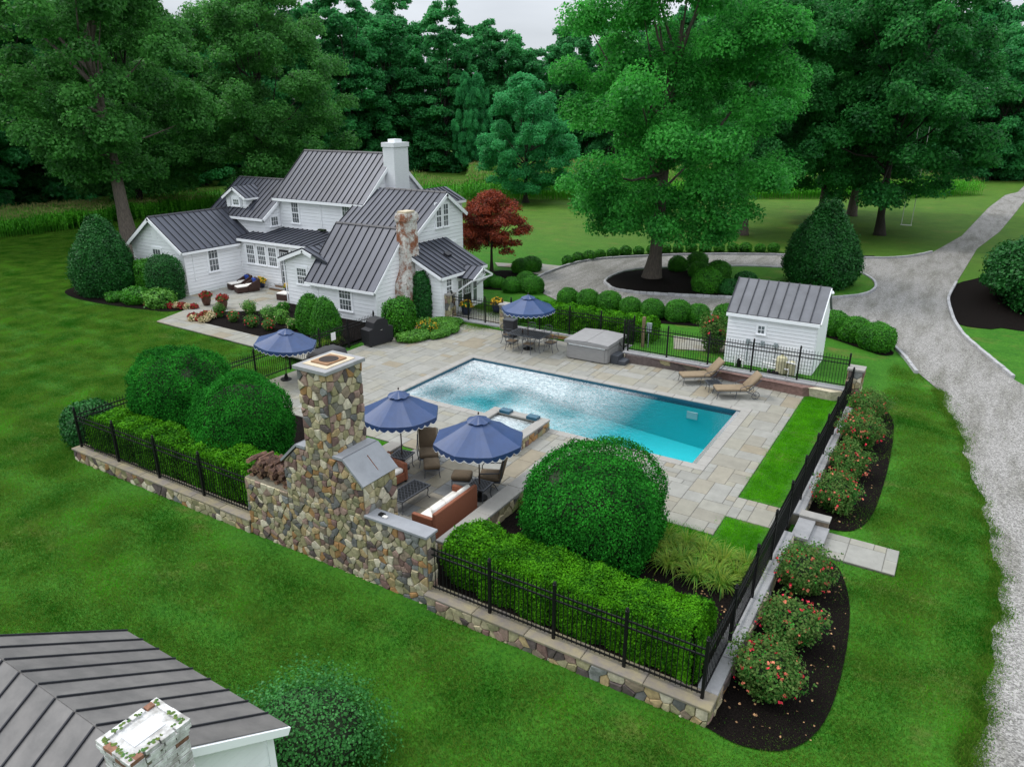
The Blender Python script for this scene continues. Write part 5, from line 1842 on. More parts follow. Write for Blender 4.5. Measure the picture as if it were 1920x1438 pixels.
M['wash'] = whitewash()
M['moss'] = mat('moss', (.06, .16, .05), .95, col2=(.13, .17, .03), nscale=14, bump=.8, bscale=40)
M['barebrick'] = mat('bare_brick', (.24, .12, .075), .9, var=.4, nscale=14, objvar=.3)
oc = MB().bb(-8.30, -7.66, 3.40, 4.16, 1.6, 3.36).build('chimney', M['mortar'], OB)
oc['label'] = 'white washed brick chimney with moss on its top'
bl, bh, bd = .20, .066, .095
bm1 = MB().rbox((0, 0, 0), (bl - .008, bd, bh - .008), .006).mesh('brick', M['wash'])
bm2 = MB().rbox((0, 0, 0), (bl - .008, bd, bh - .008), .006).mesh('brick', M['barebrick'])
rb2 = random.Random(12)
cnt = 0
for row in range(27):
    z = 3.42 - row * bh
    ex = .035 if row < 2 else (.02 if row == 2 else 0.0)
    X0_, X1_, Y0_, Y1_ = -8.31 - ex, -7.65 + ex, 3.38 - ex, 4.18 + ex
    off = (row % 2) * bl / 2
    runs = [(X0_, Y0_, 0, X1_ - X0_), (X1_, Y0_, 90, Y1_ - Y0_), (X0_, Y1_, 0, X1_ - X0_), (X0_, Y0_, 90, Y1_ - Y0_)]
    for ri, (x, y, a, L_) in enumerate(runs):
        if row > 11 and ri in (2, 3):
            continue
        n = int(round(L_ / bl))
        for k in range(n):
            d = (k + .5) * L_ / n + (off * .5 if 0 < k < n - 1 else 0)
            p = (x + d, y + (bd / 2 if ri == 0 else -bd / 2), z) if a == 0 else (x + (-bd / 2 if ri == 1 else bd / 2), y + d, z)
            cnt += 1
            if cnt < 300:
                o = place(bm1 if rb2.random() > .06 else bm2, 'brick', oc, (p[0] + rb2.uniform(-.006, .006), p[1] + rb2.uniform(-.006, .006), p[2]), rad(a) + rb2.uniform(-.02, .02))
MB().bb(-8.12, -7.84, 3.56, 4.0, 3.35, 3.425).build('flue_cover', M['blind'], oc)
MB().bb(-8.28, -7.68, 3.42, 4.14, 3.30, 3.415).build('crown_wash', M['wash'], oc)
rm = random.Random(4)
mo = MB()
for k in range(120):
    t = rm.random()
    side = rm.choice((0, 1, 2, 3))
    x, y = ((-8.31 + .66 * t, 3.42), (-7.69, 3.40 + .76 * t), (-8.31 + .66 * t, 4.14), (-8.27, 3.4 + .76 * t))[side]
    mo.lathe([(.0, 0), (rm.uniform(.008, .03), 0), (.008, rm.uniform(.006, .016)), (0, .016)], 6, (x + rm.uniform(-.03, .03), y + rm.uniform(-.03, .03), 3.452))
tag(mo.build('moss', M['moss'], oc), kind='stuff')
# ------------------------------------------------------------------ umbrellas
def make_umbrella(label, loc, dia=2.7, rim=2.12, apex=2.62, rz=0.0, base=True, tilt=0.0):
    root = thing('patio_umbrella', label, 'umbrella', loc, rz, 'navy patio umbrellas')
    R_ = dia / 2
    N = 8
    ctop = Vector((0, 0, apex))
    can = MB()
    rings = 4
    for i in range(N):
        a0, a1 = 2 * math.pi * i / N, 2 * math.pi * (i + 1) / N
        vs, fs = [], []
        for r_ in range(rings + 1):
            f = .10 + .90 * r_ / rings
            for s in range(5):
                t = s / 4
                ax = math.cos(a0) * (1 - t) + math.cos(a1) * t
                ay = math.sin(a0) * (1 - t) + math.sin(a1) * t
                sag = -.028 * math.sin(math.pi * t) * f - .04 * math.sin(math.pi * f) * .6
                vs.append((ax * R_ * f, ay * R_ * f, apex - (apex - rim) * f + sag))
        for r_ in range(rings):
            for s in range(4):
                k = r_ * 5 + s
                fs.append((k, k + 5, k + 6, k + 1))
        MB().add(vs, fs).build('canopy_panel', M['navy'], root)
        # valance with scallops and piping
        vs, fs, pv, pf = [], [], [], []
        ns = 24
        for s in range(ns + 1):
            t = s / ns
            ax = (math.cos(a0) * (1 - t) + math.cos(a1) * t) * R_
            ay = (math.sin(a0) * (1 - t) + math.sin(a1) * t) * R_
            z0 = rim - .028 * math.sin(math.pi * t)
            drop = .09 + .085 * abs(math.sin(math.pi * t * 4))
            vs += [(ax, ay, z0), (ax * 1.004, ay * 1.004, z0 - drop)]
            pv += [(ax * 1.006, ay * 1.006, z0 - drop + .004), (ax * 1.006, ay * 1.006, z0 - drop - .014)]
        for s in range(ns):
            fs.append((2 * s, 2 * s + 1, 2 * s + 3, 2 * s + 2))
        va = MB().add(vs, fs).build('valance', M['navy'], root)
        MB().add(pv, fs).build('piping', M['piping'], va)
        MB().tube([(math.cos(a0) * .1, math.sin(a0) * .1, apex - .14), (math.cos(a0) * R_ * .97, math.sin(a0) * R_ * .97, rim - .05)], .012, 5).build('rib', M['bronze'], root)
    # vent cap with pleats
    vs, fs = [(0, 0, apex + .015)], []
    n = 32
    for k in range(n):
        a = 2 * math.pi * k / n
        r_ = .34 + .02 * (k % 2)
        vs.append((r_ * math.cos(a), r_ * math.sin(a), apex - .135 - .025 * (k % 4 in (1, 2))))
    for k in range(n):
        fs.append((0, 1 + k, 1 + (k + 1) % n))
    MB().add(vs, fs).build('vent_cap', M['navy'], root)
    MB().lathe([(.02, 0), (.03, .03), (.012, .08)], 8, (0, 0, apex + .04)).build('finial', M['bronze'], root)
    MB().tube([(0, 0, .05), (0, 0, apex)], .022, 8).build('pole', M['bronze'], root)
    MB().lathe([(.0, 0), (.24, 0), (.24, .04), (.1, .07), (.05, .28), (.0, .28)], 16).build('base', M['black'], root)
    if tilt:
        root.rotation_euler = (0, tilt, rz)
    return root


make_umbrella('navy umbrella standing between stone chimney and armchair with ottoman', (-14.45, 16.6, 0), 2.6, 2.0, 2.72, rad(12))
make_umbrella('navy umbrella over the side table behind the wicker sofa', (-11.15, 16.25, 0), 2.75, 2.0, 2.72, rad(5))
make_umbrella('navy umbrella with white scalloped edge over the dining table', (-17.5, 29.95, 0), 2.65, 2.1, 2.74, rad(20))
make_umbrella('navy umbrella tilted over the fence near the covered table', (-24.3, 20.55, 0), 2.65, 1.74, 2.34, rad(15), tilt=rad(6))


# ------------------------------------------------------------------ furniture
def lattice(b, x0, x1, y0, y1, z, n, m_, t=.012, th=.008):
    """woven cast top: diagonal bars inside a frame"""
    w, h = x1 - x0, y1 - y0
    k = -m_
    step = w / n
    i = -int(h / step) - 1
    while i * step < w:
        for s in (0, 1):
            xa = x0 + i * step
            pts = []
            for (px, py) in ((xa, y0), (xa + h, y1)):
                pts.append((px, py))
            (ax, ay), (bx, by) = pts
            if ax < x0:
                ay += x0 - ax
                ax = x0
            if bx > x1:
                by -= bx - x1
                bx = x1
            if bx - ax > .02:
                if s:
                    ay, by = y0 + y1 - ay, y0 + y1 - by
                L_ = math.hypot(bx - ax, by - ay)
                b.box(((ax + bx) / 2, (ay + by) / 2, z + s * .002), (L_, t, th), math.atan2(by - ay, bx - ax))
        i += 1


def iron_table(label, loc, rz, w, d, h, n, name='iron_table', hole=True):
    root = thing(name, label, 'table', loc, rz)
    b = MB()
    lattice(b, -w / 2, w / 2, -d / 2, d / 2, h, n, 0)
    b.build('lattice_top', M['iron'], root)
    MB().box((0, 0, h - .012), (w * .97, d * .97, .006)).build('top_plate', M['black'], root)
    f = MB()
    for s in (1, -1):
        f.box((0, s * d / 2, h - .015), (w + .04, .035, .045)).box((s * w / 2, 0, h - .0152), (.035, d - .035, .045))
    f.build('rim', M['iron'], root)
    for sx in (1, -1):
        for sy in (1, -1):
            x, y = sx * (w / 2 - .05), sy * (d / 2 - .05)
            MB().tube([(x, y, h - .03), (x * 1.02, y * 1.02, h * .6), (x * .95, y * .95, h * .25), (x * 1.06, y * 1.06, .02), (x * 1.1, y * 1.1, 0.012)], [.018, .016, .013, .014, .02], 6).build('leg', M['iron'], root, True)
    for sx in (1, -1):
        MB().tube([(sx * (w / 2 - .05), -(d / 2 - .05), h * .72), (sx * (w / 2 - .05), d / 2 - .05, h * .72)], .009, 5).build('stretcher', M['iron'], root)
    return root


iron_table('long low black lattice coffee table between fireplace and wicker sofa', (-12.78, 14.88, 0), rad(88), 1.25, .62, .44, 9)
iron_table('square black lattice side table under the umbrella near the chimney', (-14.45, 16.6, 0), rad(8), .58, .58, .5, 5)
iron_table('square black lattice side table under the umbrella behind the sofa', (-11.12, 16.2, 0), rad(4), .60, .60, .5, 5)
iron_table('small low dark table between the two chaise longues', (-7.92, 29.02, 0), rad(35), .55, .5, .4, 4)
dt = iron_table('rectangular lattice dining table under the scalloped umbrella', (-17.6, 30.2, 0), 0, 1.85, 1.05, .72, 12, 'dining_table')
MB().lathe([(.0, 0), (.035, 0), (.045, .1), (.02, .16), (.02, .22), (0, .22)], 10, (-17.9, 30.1, .74)).build('wine_bottle', M['bronze'])
tag(bpy.data.objects['wine_bottle'], 'dark bottle standing on the lattice dining table', 'bottle')


def dining_chair(label, loc, rz):
    root = thing('dining_chair', label, 'chair', loc, rz, 'iron chairs around the dining table')
    MB().rbox((0, 0, .44), (.46, .46, .04), .06).build('seat', M['iron'], root)
    MB().rbox((0, 0, .475), (.42, .42, .04), .05, 0, 0, .015).build('seat_pad', M['cushion'], root)
    for sx in (1, -1):
        MB().tube([(sx * .20, .20, .43), (sx * .21, .22, .2), (sx * .24, .27, .01)], [.016, .013, .016], 6).build('leg', M['iron'], root)
        MB().tube([(sx * .20, -.20, .43), (sx * .21, -.22, .2), (sx * .24, -.30, .01)], [.016, .013, .016], 6).build('leg', M['iron'], root)
        MB().tube([(sx * .20, -.21, .43), (sx * .215, -.27, .7), (sx * .20, -.33, .92)], .014, 6).build('back_post', M['iron'], root)
        MB().tube([(sx * .21, -.25, .66), (sx * .25, -.02, .68), (sx * .25, .14, .66), (sx * .21, .18, .45)], .013, 6).build('arm', M['iron'], root)
    MB().tube([(-.20, -.33, .92), (-.1, -.335, .955), (.1, -.335, .955), (.20, -.33, .92)], .015, 6).build('top_rail', M['iron'], root)
    MB().tube([(-.21, -.27, .7), (.21, -.27, .7)], .011, 6).build('mid_rail', M['iron'], root)
    MB().tube([(-.2, -.27, .7), (.2, -.33, .92)], .009, 5).build('back_splat', M['iron'], root)
    MB().tube([(.2, -.272, .7), (-.2, -.332, .92)], .009, 5).build('back_splat', M['iron'], root)
    return root


for i, (x, y, a, w) in enumerate(((-18.1, 29.42, 0, 'facing the pool corner beside the gate end'), (-17.15, 29.42, 4, 'on the pool side near the hot tub end'), (-18.85, 30.25, -88, 'at the table head towards the gate'), (-16.35, 30.2, 84, 'at the table head towards the hot tub'), (-18.05, 31.0, 180, 'on the hedge side towards the gate'), (-17.1, 31.0, 178, 'on the hedge side towards the hot tub'))):
    dining_chair('iron dining chair ' + w, (x, y, 0), rad(a))
hc = thing('storage_cabinet', 'dark storage cabinet beside the stone gate pillar and dining table', 'cabinet', (-19.35, 31.3, 0), rad(3))
MB().rbox((0, 0, .45), (.62, .5, .9), .03).build('body', M['greycover'], hc)
MB().rbox((0, 0, .93), (.66, .54, .06), .02).build('lid', M['tubstep'], hc)


def cushion_chair(label, loc, rz, swivel=False):
    root = thing('lounge_chair', label, 'armchair', loc, rz)
    MB().rbox((0, .02, .40), (.62, .66, .15), .06, 0, 0, .03).build('seat_cushion', M['cushion'], root, True)
    b = MB()
    b.rbox((0, 0, .34), (.62, .15, .68), .06)
    bk = b.build('back_cushion', M['cushion'], root, True, loc=(0, -.30, .42))
    bk.rotation_euler = (rad(14), 0, 0)
    MB().rbox((0, 0, .30), (.64, .66, .04), .03).build('frame', M['iron'], root)
    for sx in (1, -1):
        MB().tube([(sx * .35, -.36, .92), (sx * .36, -.30, .66), (sx * .38, 0, .64), (sx * .38, .28, .62), (sx * .37, .34, .52), (sx * .35, .32, .3)], [.016, .018, .022, .022, .018, .014], 6).build('arm', M['iron'], root, True)
        MB().tube([(sx * .33, -.44, 1.05), (sx * .34, -.36, .6), (sx * .33, -.30, .3)], .016, 6).build('back_post', M['iron'], root)
    MB().tube([(-.33, -.44, 1.05), (0, -.47, 1.10), (.33, -.44, 1.05)], .017, 6).build('top_rail', M['iron'], root)
    if swivel:
        MB().tube([(0, 0, .28), (0, 0, .1)], .04, 8).build('column', M['iron'], root)
        for k in range(4):
            a = rad(45 + 90 * k)
            MB().tube([(0, 0, .14), (.2 * math.cos(a), .2 * math.sin(a), .12), (.34 * math.cos(a), .34 * math.sin(a), .015)], .018, 6).build('foot', M['iron'], root)
    else:
        for sx in (1, -1):
            for sy in (1, -1):
                MB().tube([(sx * .3, sy * .3, .3), (sx * .31, sy * .32, .12), (sx * .34, sy * .37, .012)], .015, 6).build('leg', M['iron'], root)
    return root


def ottoman(label, loc, rz):
    root = thing('ottoman', label, 'ottoman', loc, rz)
    MB().rbox((0, 0, .38), (.62, .52, .17), .07, 0, 0, .05).build('cushion', M['cushion'], root, True)
    MB().rbox((0, 0, .28), (.60, .50, .035), .02).build('frame', M['iron'], root)
    for sx in (1, -1):
        for sy in (1, -1):
            MB().tube([(sx * .27, sy * .22, .28), (sx * .28, sy * .23, .12), (sx * .30, sy * .25, .012)], .014, 6).build('leg', M['iron'], root)
    return root


cushion_chair('brown cushioned iron armchair facing its ottoman near the chimney umbrella', (-13.93, 17.35, 0), rad(-140))
ottoman('brown cushioned footstool in front of the armchair near the chimney', (-13.35, 16.75, 0), rad(-140 + 90))
cushion_chair('brown cushioned swivel armchair beside the seat wall under the umbrella', (-11.25, 17.05, 0), rad(115), True)
ottoman('brown cushioned footstool behind the wicker sofa arm', (-12.05, 16.6, 0), rad(25))


def wicker_sofa(label, loc, rz, L_, seats, name='wicker_sofa', cat='sofa'):
    root = thing(name, label, cat, loc, rz)
    d = .84
    MB().rbox((0, -d / 2 + .06, .44), (L_, .12, .80), .03).build('backrest', M['wicker'], root)
    for s in (1, -1):
        MB().rbox((s * (L_ / 2 - .065), .06, .36), (.13, d - .12, .58), .03).build('arm', M['wicker'], root)
    MB().rbox((0, .06, .22), (L_ - .26, d - .14, .28), .02).build('seat_base', M['wicker'], root)
    w = (L_ - .28) / seats
    for k in range(seats):
        x = -L_ / 2 + .14 + w * (k + .5)
        MB().rbox((x, .07, .43), (w - .01, d - .22, .14), .05, 0, 0, .02).build('seat_cushion', M['ivory'], root, True)
        c = MB().rbox((0, 0, 0), (w - .02, .16, .44), .06).build('back_pillow', M['ivory'], root, True, loc=(x, -.25, .66))
        c.rotation_euler = (rad(-14 + 3 * k), 0, 0)
    for sx in (1, -1):
        for sy in (1, -1):
            MB().box((sx * (L_ / 2 - .06), sy * (d / 2 - .07), .04), (.07, .07, .09)).build('foot', M['black'], root)
    return root


wicker_sofa('terracotta wicker sofa with white cushions facing the coffee table', (-11.22, 14.62, 0), rad(90), 2.02, 3)
wicker_sofa('terracotta wicker armchair with white cushion half hidden behind the chimney', (-14.15, 15.55, 0), rad(-95), .92, 1, 'wicker_armchair', 'armchair')
rf = random.Random(6)
for i, (dx, dy) in enumerate(((-.30, .25), (-.24, -.05), (-.27, .05))):
    b = MB()
    for k in range(16):
        a = rf.uniform(0, 6.28)
        r_ = rf.uniform(0, .12)
        b.lathe([(0, 0), (.025, .0), (.0, .008)], 5, (r_ * math.cos(a), r_ * math.sin(a), 0))
    # printed leaf sprays lie flat on the cushion as a thin appliqué
    o = b.build('printed_spray', (M['orange'] if i == 2 else M['lightshrub']), [q for q in bpy.data.objects if q.name.startswith('wicker_sofa')][0])
    o.location = (dy * 1.1 + .1, -dx * .35, .515)


def chaise(label, loc, rz):
    root = thing('chaise_longue', label, 'chaise longue', loc, rz)
    MB().rbox((0, .45, .38), (.62, 1.25, .11), .05, 0, 0, .02).build('seat_cushion', M['cushion2'], root, True)
    bk = MB().rbox((0, -.40, 0), (.62, .82, .11), .05).build('back_cushion', M['cushion2'], root, True, loc=(0, -.18, .42))
    bk.rotation_euler = (rad(-48), 0, 0)
    for sx in (1, -1):
        MB().tube([(sx * .32, 1.06, .31), (sx * .32, -.2, .31), (sx * .32, -.72, .85)], .016, 6).build('side_rail', M['iron'], root)
        for y in (1.0, .25):
            MB().tube([(sx * .31, y, .31), (sx * .32, y + .02, .15), (sx * .34, y + .05, .01)], .014, 6).build('leg', M['iron'], root)
        MB().tube([(sx * .32, -.35, .62), (sx * .36, -.1, .58), (sx * .36, .12, .50), (sx * .32, .12, .32)], .013, 6).build('arm', M['iron'], root)
        MB().tube([(sx * .32, -.2, .31), (sx * .32, -.52, .17)], .013, 6).build('wheel_strut', M['iron'], root)
        w = MB().tube([(sx * .35, -.52 + .155 * math.cos(rad(a)), .17 + .155 * math.sin(rad(a))) for a in range(0, 361, 24)], .012, 5).build('wheel', M['iron'], root)
        for a in range(0, 180, 45):
            MB().tube([(sx * .35, -.52 + .15 * math.cos(rad(a)), .17 + .15 * math.sin(rad(a))), (sx * .35, -.52 - .15 * math.cos(rad(a)), .17 - .15 * math.sin(rad(a)))], .007, 4).build('spoke', M['iron'], w)
    for y in (1.05, .25, -.2):
        MB().tube([(-.32, y, .31), (.32, y, .31)], .011, 5).build('crossbar', M['iron'], root)
    return root


chaise('tan cushioned chaise longue beside the hot tub steps end of the wall', (-8.55, 29.85, 0), rad(127))
chaise('tan cushioned chaise longue standing next to the pool corner', (-6.75, 28.95, 0), rad(122))

# hot tub
ht = thing('hot_tub', 'square grey hot tub with padded cover beside the dining table', 'hot tub', (-14.2, 30.78, 0), rad(.5))
MB().rbox((0, 0, .40), (2.12, 2.10, .80), .10).build('shell', M['tubside'], ht)
for s in (-1, 1):
    MB().bb(-.93, .93, s * 1.06 - .012, s * 1.06 + .012, .06, .68).build('side_panel', M['tubside'], ht)
    MB().bb(s * 1.07 - .012, s * 1.07 + .012, -.93, .93, .06, .68).build('side_panel', M['tubside'], ht)
MB().bb(-.92, .96, -1.095, -1.06, .715, .77).build('light_strip', M['chrome'], ht)
for s in (-1, 1):
    b = MB()
    b.extr([(s * 1.12, -1.12, .84), (s * 1.12, 1.12, .84), (0 + s * .01, 1.12, .90), (0 + s * .01, -1.12, .90)] if s > 0 else [(s * .01, -1.12, .90), (s * .01, 1.12, .90), (s * 1.12, 1.12, .84), (s * 1.12, -1.12, .84)], (0, 0, .09))
    cv = b.build('cover_half', M['tubcover'], ht)
b = MB().bb(-1.13, 1.13, -1.13, -1.10, .78, .92).bb(1.10, 1.13, -1.10, 1.10, .78, .92).bb(-1.13, -1.10, -1.10, 1.10, .78, .92)
b.build('cover_skirt', M['tubcover'], ht)
MB().tube([(1.12, .2, .86), (1.14, .3, .62), (1.13, .5, .5)], .018, 5).build('strap', M['black'], ht)
ts = thing('tub_steps', 'dark grey two-step stair standing beside the hot tub', 'steps', (-12.72, 30.42, 0))
MB().rbox((-.17, 0, .21), (.36, .76, .42), .02).build('upper_step', M['tubstep'], ts)
MB().rbox((.19, 0, .10), (.36, .78, .20), .02).build('lower_step', M['tubstep'], ts)

# covered grill
gr = thing('covered_grill', 'tall barbecue under a black fitted cover by the house corner', 'grill', (-24.45, 26.75, 0), rad(78))
b = MB()
prof = [(-.72, .12), (.72, .12), (.74, .86), (.46, .92), (.42, 1.22), (.18, 1.36), (-.2, 1.36), (-.42, 1.2), (-.48, .92), (-.76, .86)]
b.extr([(x, -.34, z) for x, z in prof], (0, .68, 0))
b.build('cover', M['blackcover'], gr)
MB().bb(-.68, .68, -.30, .30, .08, .13).build('cart', M['iron'], gr)
for sx in (-1, 1):
    for sy in (-1, 1):
        MB().lathe([(.0, -.03), (.05, -.03), (.05, .03), (0, .03)], 10, (sx * .62, sy * .26, .045)).build('caster', M['black'], gr)
MB().bb(-.05, .05, -.36, -.34, .78, .80).build('cover_handle', M['chrome'], gr)
ct = thing('covered_table', 'low table under a slack charcoal cover beside the fence', 'table', (-24.1, 22.9, 0), rad(80))
b = MB()
nx_, ny_ = 12, 8
rcv = random.Random(3)
vs = []
for j in range(ny_ + 1):
    for i in range(nx_ + 1):
        x, y = -1 + 2 * i / nx_, -.6 + 1.2 * j / ny_
        e = max(abs(x) / 1.0, abs(y) / .6)
        z = .80 + .10 * (1 - e) + rcv.uniform(-.025, .025)
        if e > .99:
            x, y, z = x * 1.04, y * 1.04, .28 + rcv.uniform(-.03, .03)
        elif e > .7:
            z = .76 + rcv.uniform(-.02, .02)
        vs.append((x * .85, y, z))
b.add(vs, [(j * (nx_ + 1) + i, j * (nx_ + 1) + i + 1, (j + 1) * (nx_ + 1) + i + 1, (j + 1) * (nx_ + 1) + i) for j in range(ny_) for i in range(nx_)])
b.build('cover', M['greycover'], ct, True)
for sx in (-1, 1):
    for sy in (-1, 1):
        MB().box((sx * .75, sy * .5, .2), (.05, .05, .4)).build('leg', M['iron'], ct)
cushion_chair('brown cushioned armchair half hidden beside the covered table', (-23.55, 21.6, 0), rad(60))


# terrace furniture by the house
def wicker_chaise(label, loc, rz):
    root = thing('wicker_chaise', label, 'wicker chaise', loc, rz)
    MB().rbox((0, .72, .2), (.66, .72, .34), .03).build('footrest', M['wickerdark'], root)
    MB().rbox((0, .72, .40), (.6, .66, .08), .03, 0, 0, .01).build('foot_cushion', M['ivory'], root)
    MB().rbox((0, 0, .2), (.72, .72, .34), .03).build('seat_base', M['wickerdark'], root)
    MB().rbox((0, .05, .41), (.58, .6, .1), .04).build('seat_cushion', M['ivory'], root)
    MB().rbox((0, -.36, .5), (.76, .12, .62), .03).build('backrest', M['wickerdark'], root)
    for s in (1, -1):
        b = MB()
        b.extr([(s * .40, -.36, .2), (s * .40, .36, .2), (s * .40, .36, .46), (s * .40, -.36, .80)], (-s * .08, 0, 0))
        b.build('arm', M['wickerdark'], root)
    p = MB().rbox((0, 0, 0), (.42, .14, .40), .06).build('pillow', M['bluepillow'], root, True, loc=(0, -.20, .62))
    p.rotation_euler = (rad(-18), 0, rad(10))
    return root


wicker_chaise('dark wicker chaise with cobalt pillow touching the low wing wall', (-40.15, 31.45, .115), rad(165))
wicker_chaise('dark wicker chaise with cobalt pillow towards the terrace steps', (-38.95, 31.05, .115), rad(160))
wo = thing('wicker_ottoman', 'dark wicker ottoman with pale cushion beside the entry downspout', 'ottoman', (-35.3, 30.5, .115), rad(8))
MB().rbox((0, 0, .2), (.8, .7, .36), .03).build('base', M['wickerdark'], wo)
MB().rbox((0, 0, .41), (.74, .64, .09), .03, 0, 0, .01).build('cushion', M['ivory'], wo)
# swing below the far tree
sw = thing('rope_swing', 'white board swing hanging on two ropes beyond the drive', 'swing', (-5.1, 81.0, .26))
MB().box((0, 0, .55), (1.0, .3, .06)).build('seat', M['pvc'], sw)
for s in (-1, 1):
    MB().tube([(s * .42, 0, .55), (s * .45, 0, 9.5)], .03, 5).build('rope', M['pvc'], sw)
# ------------------------------------------------------------------ foliage kit
def leaf_mesh(name, pts, nrm, size, m, rng, aspect=.42, tilt=.6, droop=.0, core=None, size_var=.35, up=None):
    """pts, nrm (N,3): one rhombic leaf per point; core = (verts, faces) added as an opaque inner body"""
    N = len(pts)
    d = nrm + rng.normal(0, tilt, (N, 3))
    d /= np.linalg.norm(d, axis=1)[:, None] + 1e-9
    t = rng.normal(0, 1, (N, 3))
    if up is not None:
        t = t * (1 - up) + np.array([0, 0, 1.0]) * up * 1.6
    t -= d * (t * d).sum(1)[:, None]
    t /= np.linalg.norm(t, axis=1)[:, None] + 1e-9
    b = np.cross(d, t)
    s = size * (1 + rng.uniform(-size_var, size_var, N))[:, None]
    v = np.empty((N, 4, 3))
    v[:, 0] = pts - t * s * .5
    v[:, 1] = pts + b * s * aspect - d * s * .08
    v[:, 2] = pts + t * s * .5 - np.array([0, 0, droop]) * s
    v[:, 3] = pts - b * s * aspect - d * s * .08
    verts = v.reshape(-1, 3)
    nf = N
    me = bpy.data.meshes.new(name)
    cv = np.zeros((0, 3))
    cf = []
    if core is not None:
        cv, cf = core
        cv = np.asarray(cv)
    allv = np.vstack([verts, cv])
    li = np.arange(4 * N)
    ls = np.arange(0, 4 * N, 4)
    mi = np.zeros(N, int)
    for f in cf:
        ls = np.append(ls, len(li) + 0)
        li = np.append(li, np.array(f) + 4 * N)
        mi = np.append(mi, 1)
    me.vertices.add(len(allv))
    me.vertices.foreach_set('co', allv.astype(np.float32).ravel())
    me.loops.add(len(li))
    me.loops.foreach_set('vertex_index', li.astype(np.int32))
    me.polygons.add(len(ls))
    me.polygons.foreach_set('loop_start', ls.astype(np.int32))
    me.materials.append(m)
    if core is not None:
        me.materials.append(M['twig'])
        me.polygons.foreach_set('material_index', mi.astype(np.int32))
    me.update(calc_edges=True)
    me.validate()
    return me


def sphere_dirs(n, rng, zmin=-.6):
    out = np.empty((0, 3))
    while len(out) < n:
        d = rng.normal(0, 1, (n * 2, 3))
        d /= np.linalg.norm(d, axis=1)[:, None]
        out = np.vstack([out, d[d[:, 2] > zmin]])
    return out[:n]


def lumps(d, rng, k=14, amp=.10, width=7.0):
    """smooth random bumps over directions d"""
    c = rng.normal(0, 1, (k, 3))
    c /= np.linalg.norm(c, axis=1)[:, None]
    a = rng.uniform(-1, 1, k) * amp
    return (a[None] * np.exp(-width * (1 - d @ c.T))).sum(1)


def ball_core(r, rz, zc, power, scale=.87):
    """opaque inner body of the same clipped form"""
    vs, fs, n, lat = [], [], 18, (-48, -30, -12, 8, 28, 46, 62, 76, 86)
    for a in lat:
        for k in range(n):
            b_ = 2 * math.pi * k / n
            d = np.array([math.cos(rad(a)) * math.cos(b_), math.cos(rad(a)) * math.sin(b_), math.sin(rad(a))])
            f = (np.abs(d) ** power).sum() ** (-1 / power) * scale
            vs.append(d * f * np.array([r[0], r[1], rz]) + np.array([0, 0, zc]))
    for i in range(len(lat) - 1):
        for k in range(n):
            l = (k + 1) % n
            fs.append((i * n + k, i * n + l, (i + 1) * n + l, (i + 1) * n + k))
    fs.append(tuple(range((len(lat) - 1) * n, len(lat) * n)))
    return np.array(vs), fs


def ball_shrub_mesh(name, rx, ry, h, m, n, leaf, seed, amp=.08, squash=1.0, zmin=-.75, power=2.0, cone=0.0, jit=.05, tilt=.6, up=None, vase=0.0):
    """clipped shrub: superellipsoid shell of leaves, height h above ground"""
    rng = np.random.default_rng(seed)
    d = sphere_dirs(n, rng, zmin)
    rz = h * .56
    zc = h - rz
    e = np.abs(d) ** power
    k = (e[:, 0] + e[:, 1] + e[:, 2]) ** (-1 / power)
    f = k * (1 + lumps(d, rng, 40, amp, 18) + lumps(d, rng, 160, amp * .45, 90) + rng.normal(0, jit, n) + (rng.uniform(0, 1, n) > .985) * rng.uniform(0, .07, n))
    p = d * f[:, None] * np.array([rx, ry, rz]) + np.array([0, 0, zc])
    if cone:
        w = 1 - cone * np.clip((p[:, 2] - h * .25) / h, 0, 1)
        p[:, 0] *= w
        p[:, 1] *= w
    if vase:
        w = 1 - vase * np.clip(1 - p[:, 2] / (h * .8), 0, 1) ** 1.3
        p[:, 0] *= w
        p[:, 1] *= w
    p[:, 2] = np.maximum(p[:, 2], .02)
    nr = d / np.array([rx, ry, rz])
    nr /= np.linalg.norm(nr, axis=1)[:, None]
    nr[:, 2] += .25
    cv, cf = ball_core((rx, ry), rz, zc, power)
    if cone:
        w = 1 - cone * np.clip((cv[:, 2] - h * .25) / h, 0, 1)
        cv[:, 0] *= w * .95
        cv[:, 1] *= w * .95
    if vase:
        w = (1 - vase * np.clip(1 - cv[:, 2] / (h * .8), 0, 1) ** 1.3) * .8
        cv[:, 0] *= w
        cv[:, 1] *= w
        cv[:, 2] *= .9
    cv[:, 2] = np.maximum(cv[:, 2], -.02)
    return leaf_mesh(name, p, nr, leaf, m, rng, core=(cv, cf), tilt=tilt, up=up)


STEM = MB().tube([(0, 0, -.05), (.02, .01, .25), (0, 0, .5)], [.06, .045, .03], 6).mesh('stem', M['barkdark'])


def shrub(name, label, cat, me, loc, rz=0.0, sc=1.0, group=None, stem=True):
    root = thing(name, label, cat, loc, rz, group)
    if sc != 1.0:
        root.scale = sc if hasattr(sc, '__len__') else (sc, sc, sc)
    place(me, 'foliage', root)
    if stem:
        place(STEM, 'stem', root)
    return root


M['lilac'] = leaf_mat('lilac_leaves', (.012, .090, .012), (.060, .260, .055), 2.0, .25, rough=.5)
